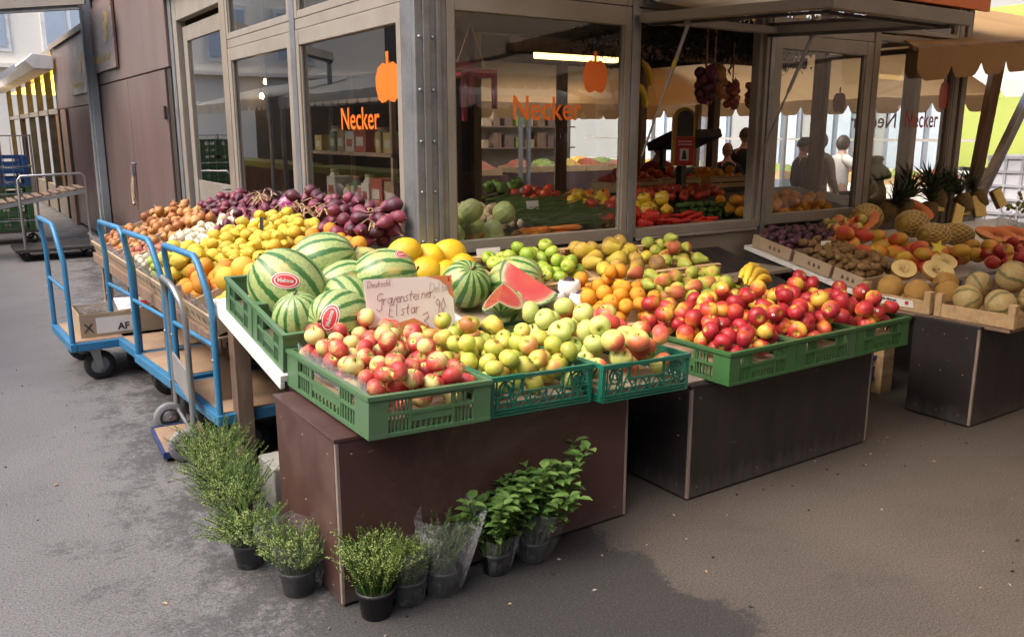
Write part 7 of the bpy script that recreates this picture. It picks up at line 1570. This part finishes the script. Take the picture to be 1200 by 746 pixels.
# ---------------------------------------------------------------- people behind the kiosk
def skin_obj(name, verts, edges, rad, m, parent, levels=2, root=0):
    me = bpy.data.meshes.new(name); me.from_pydata(verts, edges, []); me.materials.append(m)
    o = bpy.data.objects.new(name, me); COL.objects.link(o); o.parent = parent
    sk = o.modifiers.new('skin', 'SKIN'); sk.use_smooth_shade = True
    for i, v in enumerate(me.skin_vertices[0].data): v.radius = rad[i] if hasattr(rad[i], '__len__') else (rad[i], rad[i]); v.use_root = i == root
    sb = o.modifiers.new('subsurf', 'SUBSURF'); sb.levels = sb.render_levels = levels
    return o
def person(label, loc, rotz, h=1.7, hair='hair_d', top='cl_black', legs='cl_black', armL=None, armR=None, turn=0, hair_len=.0, hat=False):
    """faces -y before rotation; arms given as (elbow, wrist) offsets"""
    t = thing('person', label, 'person', (0,0,0)); s_ = h/1.75
    def S(p): return tuple(q*s_ for q in p)
    armL = armL or ((.25,.02,1.12),(.27,-.10,.90)); armR = armR or ((-.25,.02,1.12),(-.27,-.10,.90))
    V = [(0,0,.95),(0,.01,1.15),(0,.015,1.33),(0,.01,1.44),(0,-.005,1.53),(0,-.01,1.60)]; Ed = [(0,1),(1,2),(2,3),(3,4),(4,5)]; Rd = [(.15,.11),(.125,.10),(.16,.105),(.10,.08),(.055,.055),(.06,.06)]
    def add(p, par, r): V.append(p); Ed.append((par, len(V)-1)); Rd.append(r); return len(V)-1
    hands = []
    for sd, (el, wr) in ((1, armL), (-1, armR)):
        a = add((sd*.17,.015,1.405), 3, .065); b_ = add(el, a, .046); c_ = add(wr, b_, .03)
        d = (Vector(wr)-Vector(el)).normalized(); sw = d.cross(Vector((0,1,.2))).normalized(); pm = Vector(wr)+d*.07; pi_ = add(tuple(pm), c_, (.038,.02))
        for k, (o_, L) in enumerate(((-.03,.065),(-.01,.078),(.010,.075),(.03,.06))):
            f1 = add(tuple(pm+sw*o_+d*.03), pi_, .010); f2 = add(tuple(pm+sw*o_*1.15+d*(.03+L*.5)+Vector((0,-.006,0))), f1, .0085); add(tuple(pm+sw*o_*1.2+d*(.03+L)+Vector((0,-.02,0))), f2, .007)
        t1_ = add(tuple(Vector(wr)+d*.035-sw*.035), pi_, .012); add(tuple(Vector(wr)+d*.075-sw*.06), t1_, .009)
    for sd in (1,-1):
        a = add((sd*.09,0,.88), 0, .095); b_ = add((sd*.10,-.01,.48), a, .062); c_ = add((sd*.10,.02,.09), b_, .042); add((sd*.105,-.13,.04), c_, .036)
    body = skin_obj('body', [S(v) for v in V], Ed, [tuple(q*s_ for q in (r if hasattr(r, '__len__') else (r, r))) for r in Rd], M_['skinw'], t)
    # head: ovoid with brow, nose, mouth, chin and ears
    hd = MB(); Mh = Matrix.Translation(S((0,-.02,1.655))) @ Matrix.Rotation(turn, 4, 'Z') @ Matrix.Scale(s_, 4)
    def hp(u, v):
        a = 2*pi*u; b_ = pi*v; x = .075*sin(b_)*sin(a); y = -.098*sin(b_)*cos(a); z = .118*cos(b_)
        if z < -.03: f = 1+.28*(z+.03)/.09; x *= f; y = y*f-.012
        if y < 0:
            y -= .022*math.exp(-(x/.012)**2-((z+.012)/.022)**2); y += .010*math.exp(-((abs(x)-.031)/.016)**2-((z-.018)/.014)**2); y -= .006*math.exp(-(x/.024)**2-((z+.062)/.010)**2); y += .004*math.exp(-(x/.03)**2-((z+.055)/.004)**2)
        return Mh @ Vector((x,y,z))
    hd.grid(hp, 32, 24)
    for sd in (1,-1): hd.lathe([(.001,-.012),(.02,-.008),(.027,0),(.02,.008),(.001,.01)], 10, 0, Mh @ Matrix.Translation((sd*.077,.008,0)) @ Matrix.Rotation(R(90), 4, 'Y') @ Matrix.Diagonal((1.2,.7,.6,1)))
    hd.build('head', M_['skinw'], t)
    ey = MB()
    for sd in (1,-1): ey.lathe([(.001,-.006),(.008,-.003),(.010,0),(.008,.003),(.001,.006)], 8, 0, Mh @ Matrix.Translation((sd*.031,-.083,.017)))
    ey.build('eyes', M_['ink'], t)
    hr = MB()
    def hq(u, v):
        a = 2*pi*u; front = max(0, cos(a)); b_ = (.52 - .22*front + hair_len*(1-front))*pi*v; k = 1.10+.05*sin(9*a+6*v)*v+.03*sin(23*a)
        x = .078*sin(b_)*sin(a)*k; y = -.101*sin(b_)*cos(a)*k; z = .123*cos(b_)*1.05
        return Mh @ Vector((x, y+.012, z+.004))
    hr.grid(hq, 36, 12); hr.build('hair', M_[hair], t)
    if hat: MB().lathe([(.12,.045),(.115,.055),(.088,.06),(.086,.10),(.06,.135),(.001,.14)], 18, 0, Mh).build('cap', M_['cl_black'], t)
    # top: torso and sleeves a little outside the body
    tv = [(0,0,.88),(0,.01,1.15),(0,.015,1.33),(0,.01,1.45),(0,.0,1.475)]; te = [(0,1),(1,2),(2,3),(3,4)]; tr_ = [(.175,.13),(.15,.118),(.178,.122),(.10,.085),(.07,.07)]
    for sd, (el, wr) in ((1, armL), (-1, armR)):
        n0 = len(tv); w1 = tuple(Vector(el).lerp(Vector(wr), .85 if top != 'cl_white' else .12)); tv += [(sd*.175,.015,1.40), el, w1]; te += [(3,n0),(n0,n0+1),(n0+1,n0+2)]; tr_ += [.080,.060,.045 if top != 'cl_white' else .06]
    skin_obj('shirt', [S(v) for v in tv], te, [tuple(q*s_ for q in (r if hasattr(r, '__len__') else (r, r))) for r in tr_], M_[top], t)
    lv = [(0,0,.97)]; le = []; lr = [(.17,.125)]
    for sd in (1,-1): n0 = len(lv); lv += [(sd*.09,0,.86),(sd*.10,-.01,.48),(sd*.10,.02,.10)]; le += [(0,n0),(n0,n0+1),(n0+1,n0+2)]; lr += [.115,.085,.07]
    skin_obj('trousers', [S(v) for v in lv], le, [tuple(q*s_ for q in (r if hasattr(r, '__len__') else (r, r))) for r in lr], M_[legs], t)
    for sd in (1,-1): MB().cbox(S((sd*.105,-.05,.035)), S((.085,.27,.07))).build('shoe', M_['rubber'], t, .02)
    place(t, loc, (0,0,rotz)); return t
person('vendor in a red pullover bending behind the black scale', (7.2, 7.55, 0), R(-20), 1.55, 'hair_l', 'cl_red', turn=.3)
person('person with short sandy hair seen from behind, in a black jacket', (8.95, 8.05, 0), R(150), 1.48, 'hair_l', 'cl_black')
person('tall dark haired person in a black jacket beside the right hatch jamb', (9.25, 8.02, 0), R(120), 1.68, 'hair_d', 'cl_black')
person('customer with a dark cap seen through the framed right window', (9.75, 7.45, 0), R(60), 1.55, 'hair_d', 'cl_black', hat=True)
person('person in a tan cardigan beyond the framed right window', (9.8, 7.22, 0), R(90), 1.62, 'hair_l', 'cl_tan', hair_len=.2)
person('woman in white raising her arm to her head behind the right windows', (10.7, 7.52, 0), R(75), 1.58, 'hair_d', 'cl_white', armR=((-.34,-.10,1.22),(-.13,-.14,1.48)), hair_len=.25)
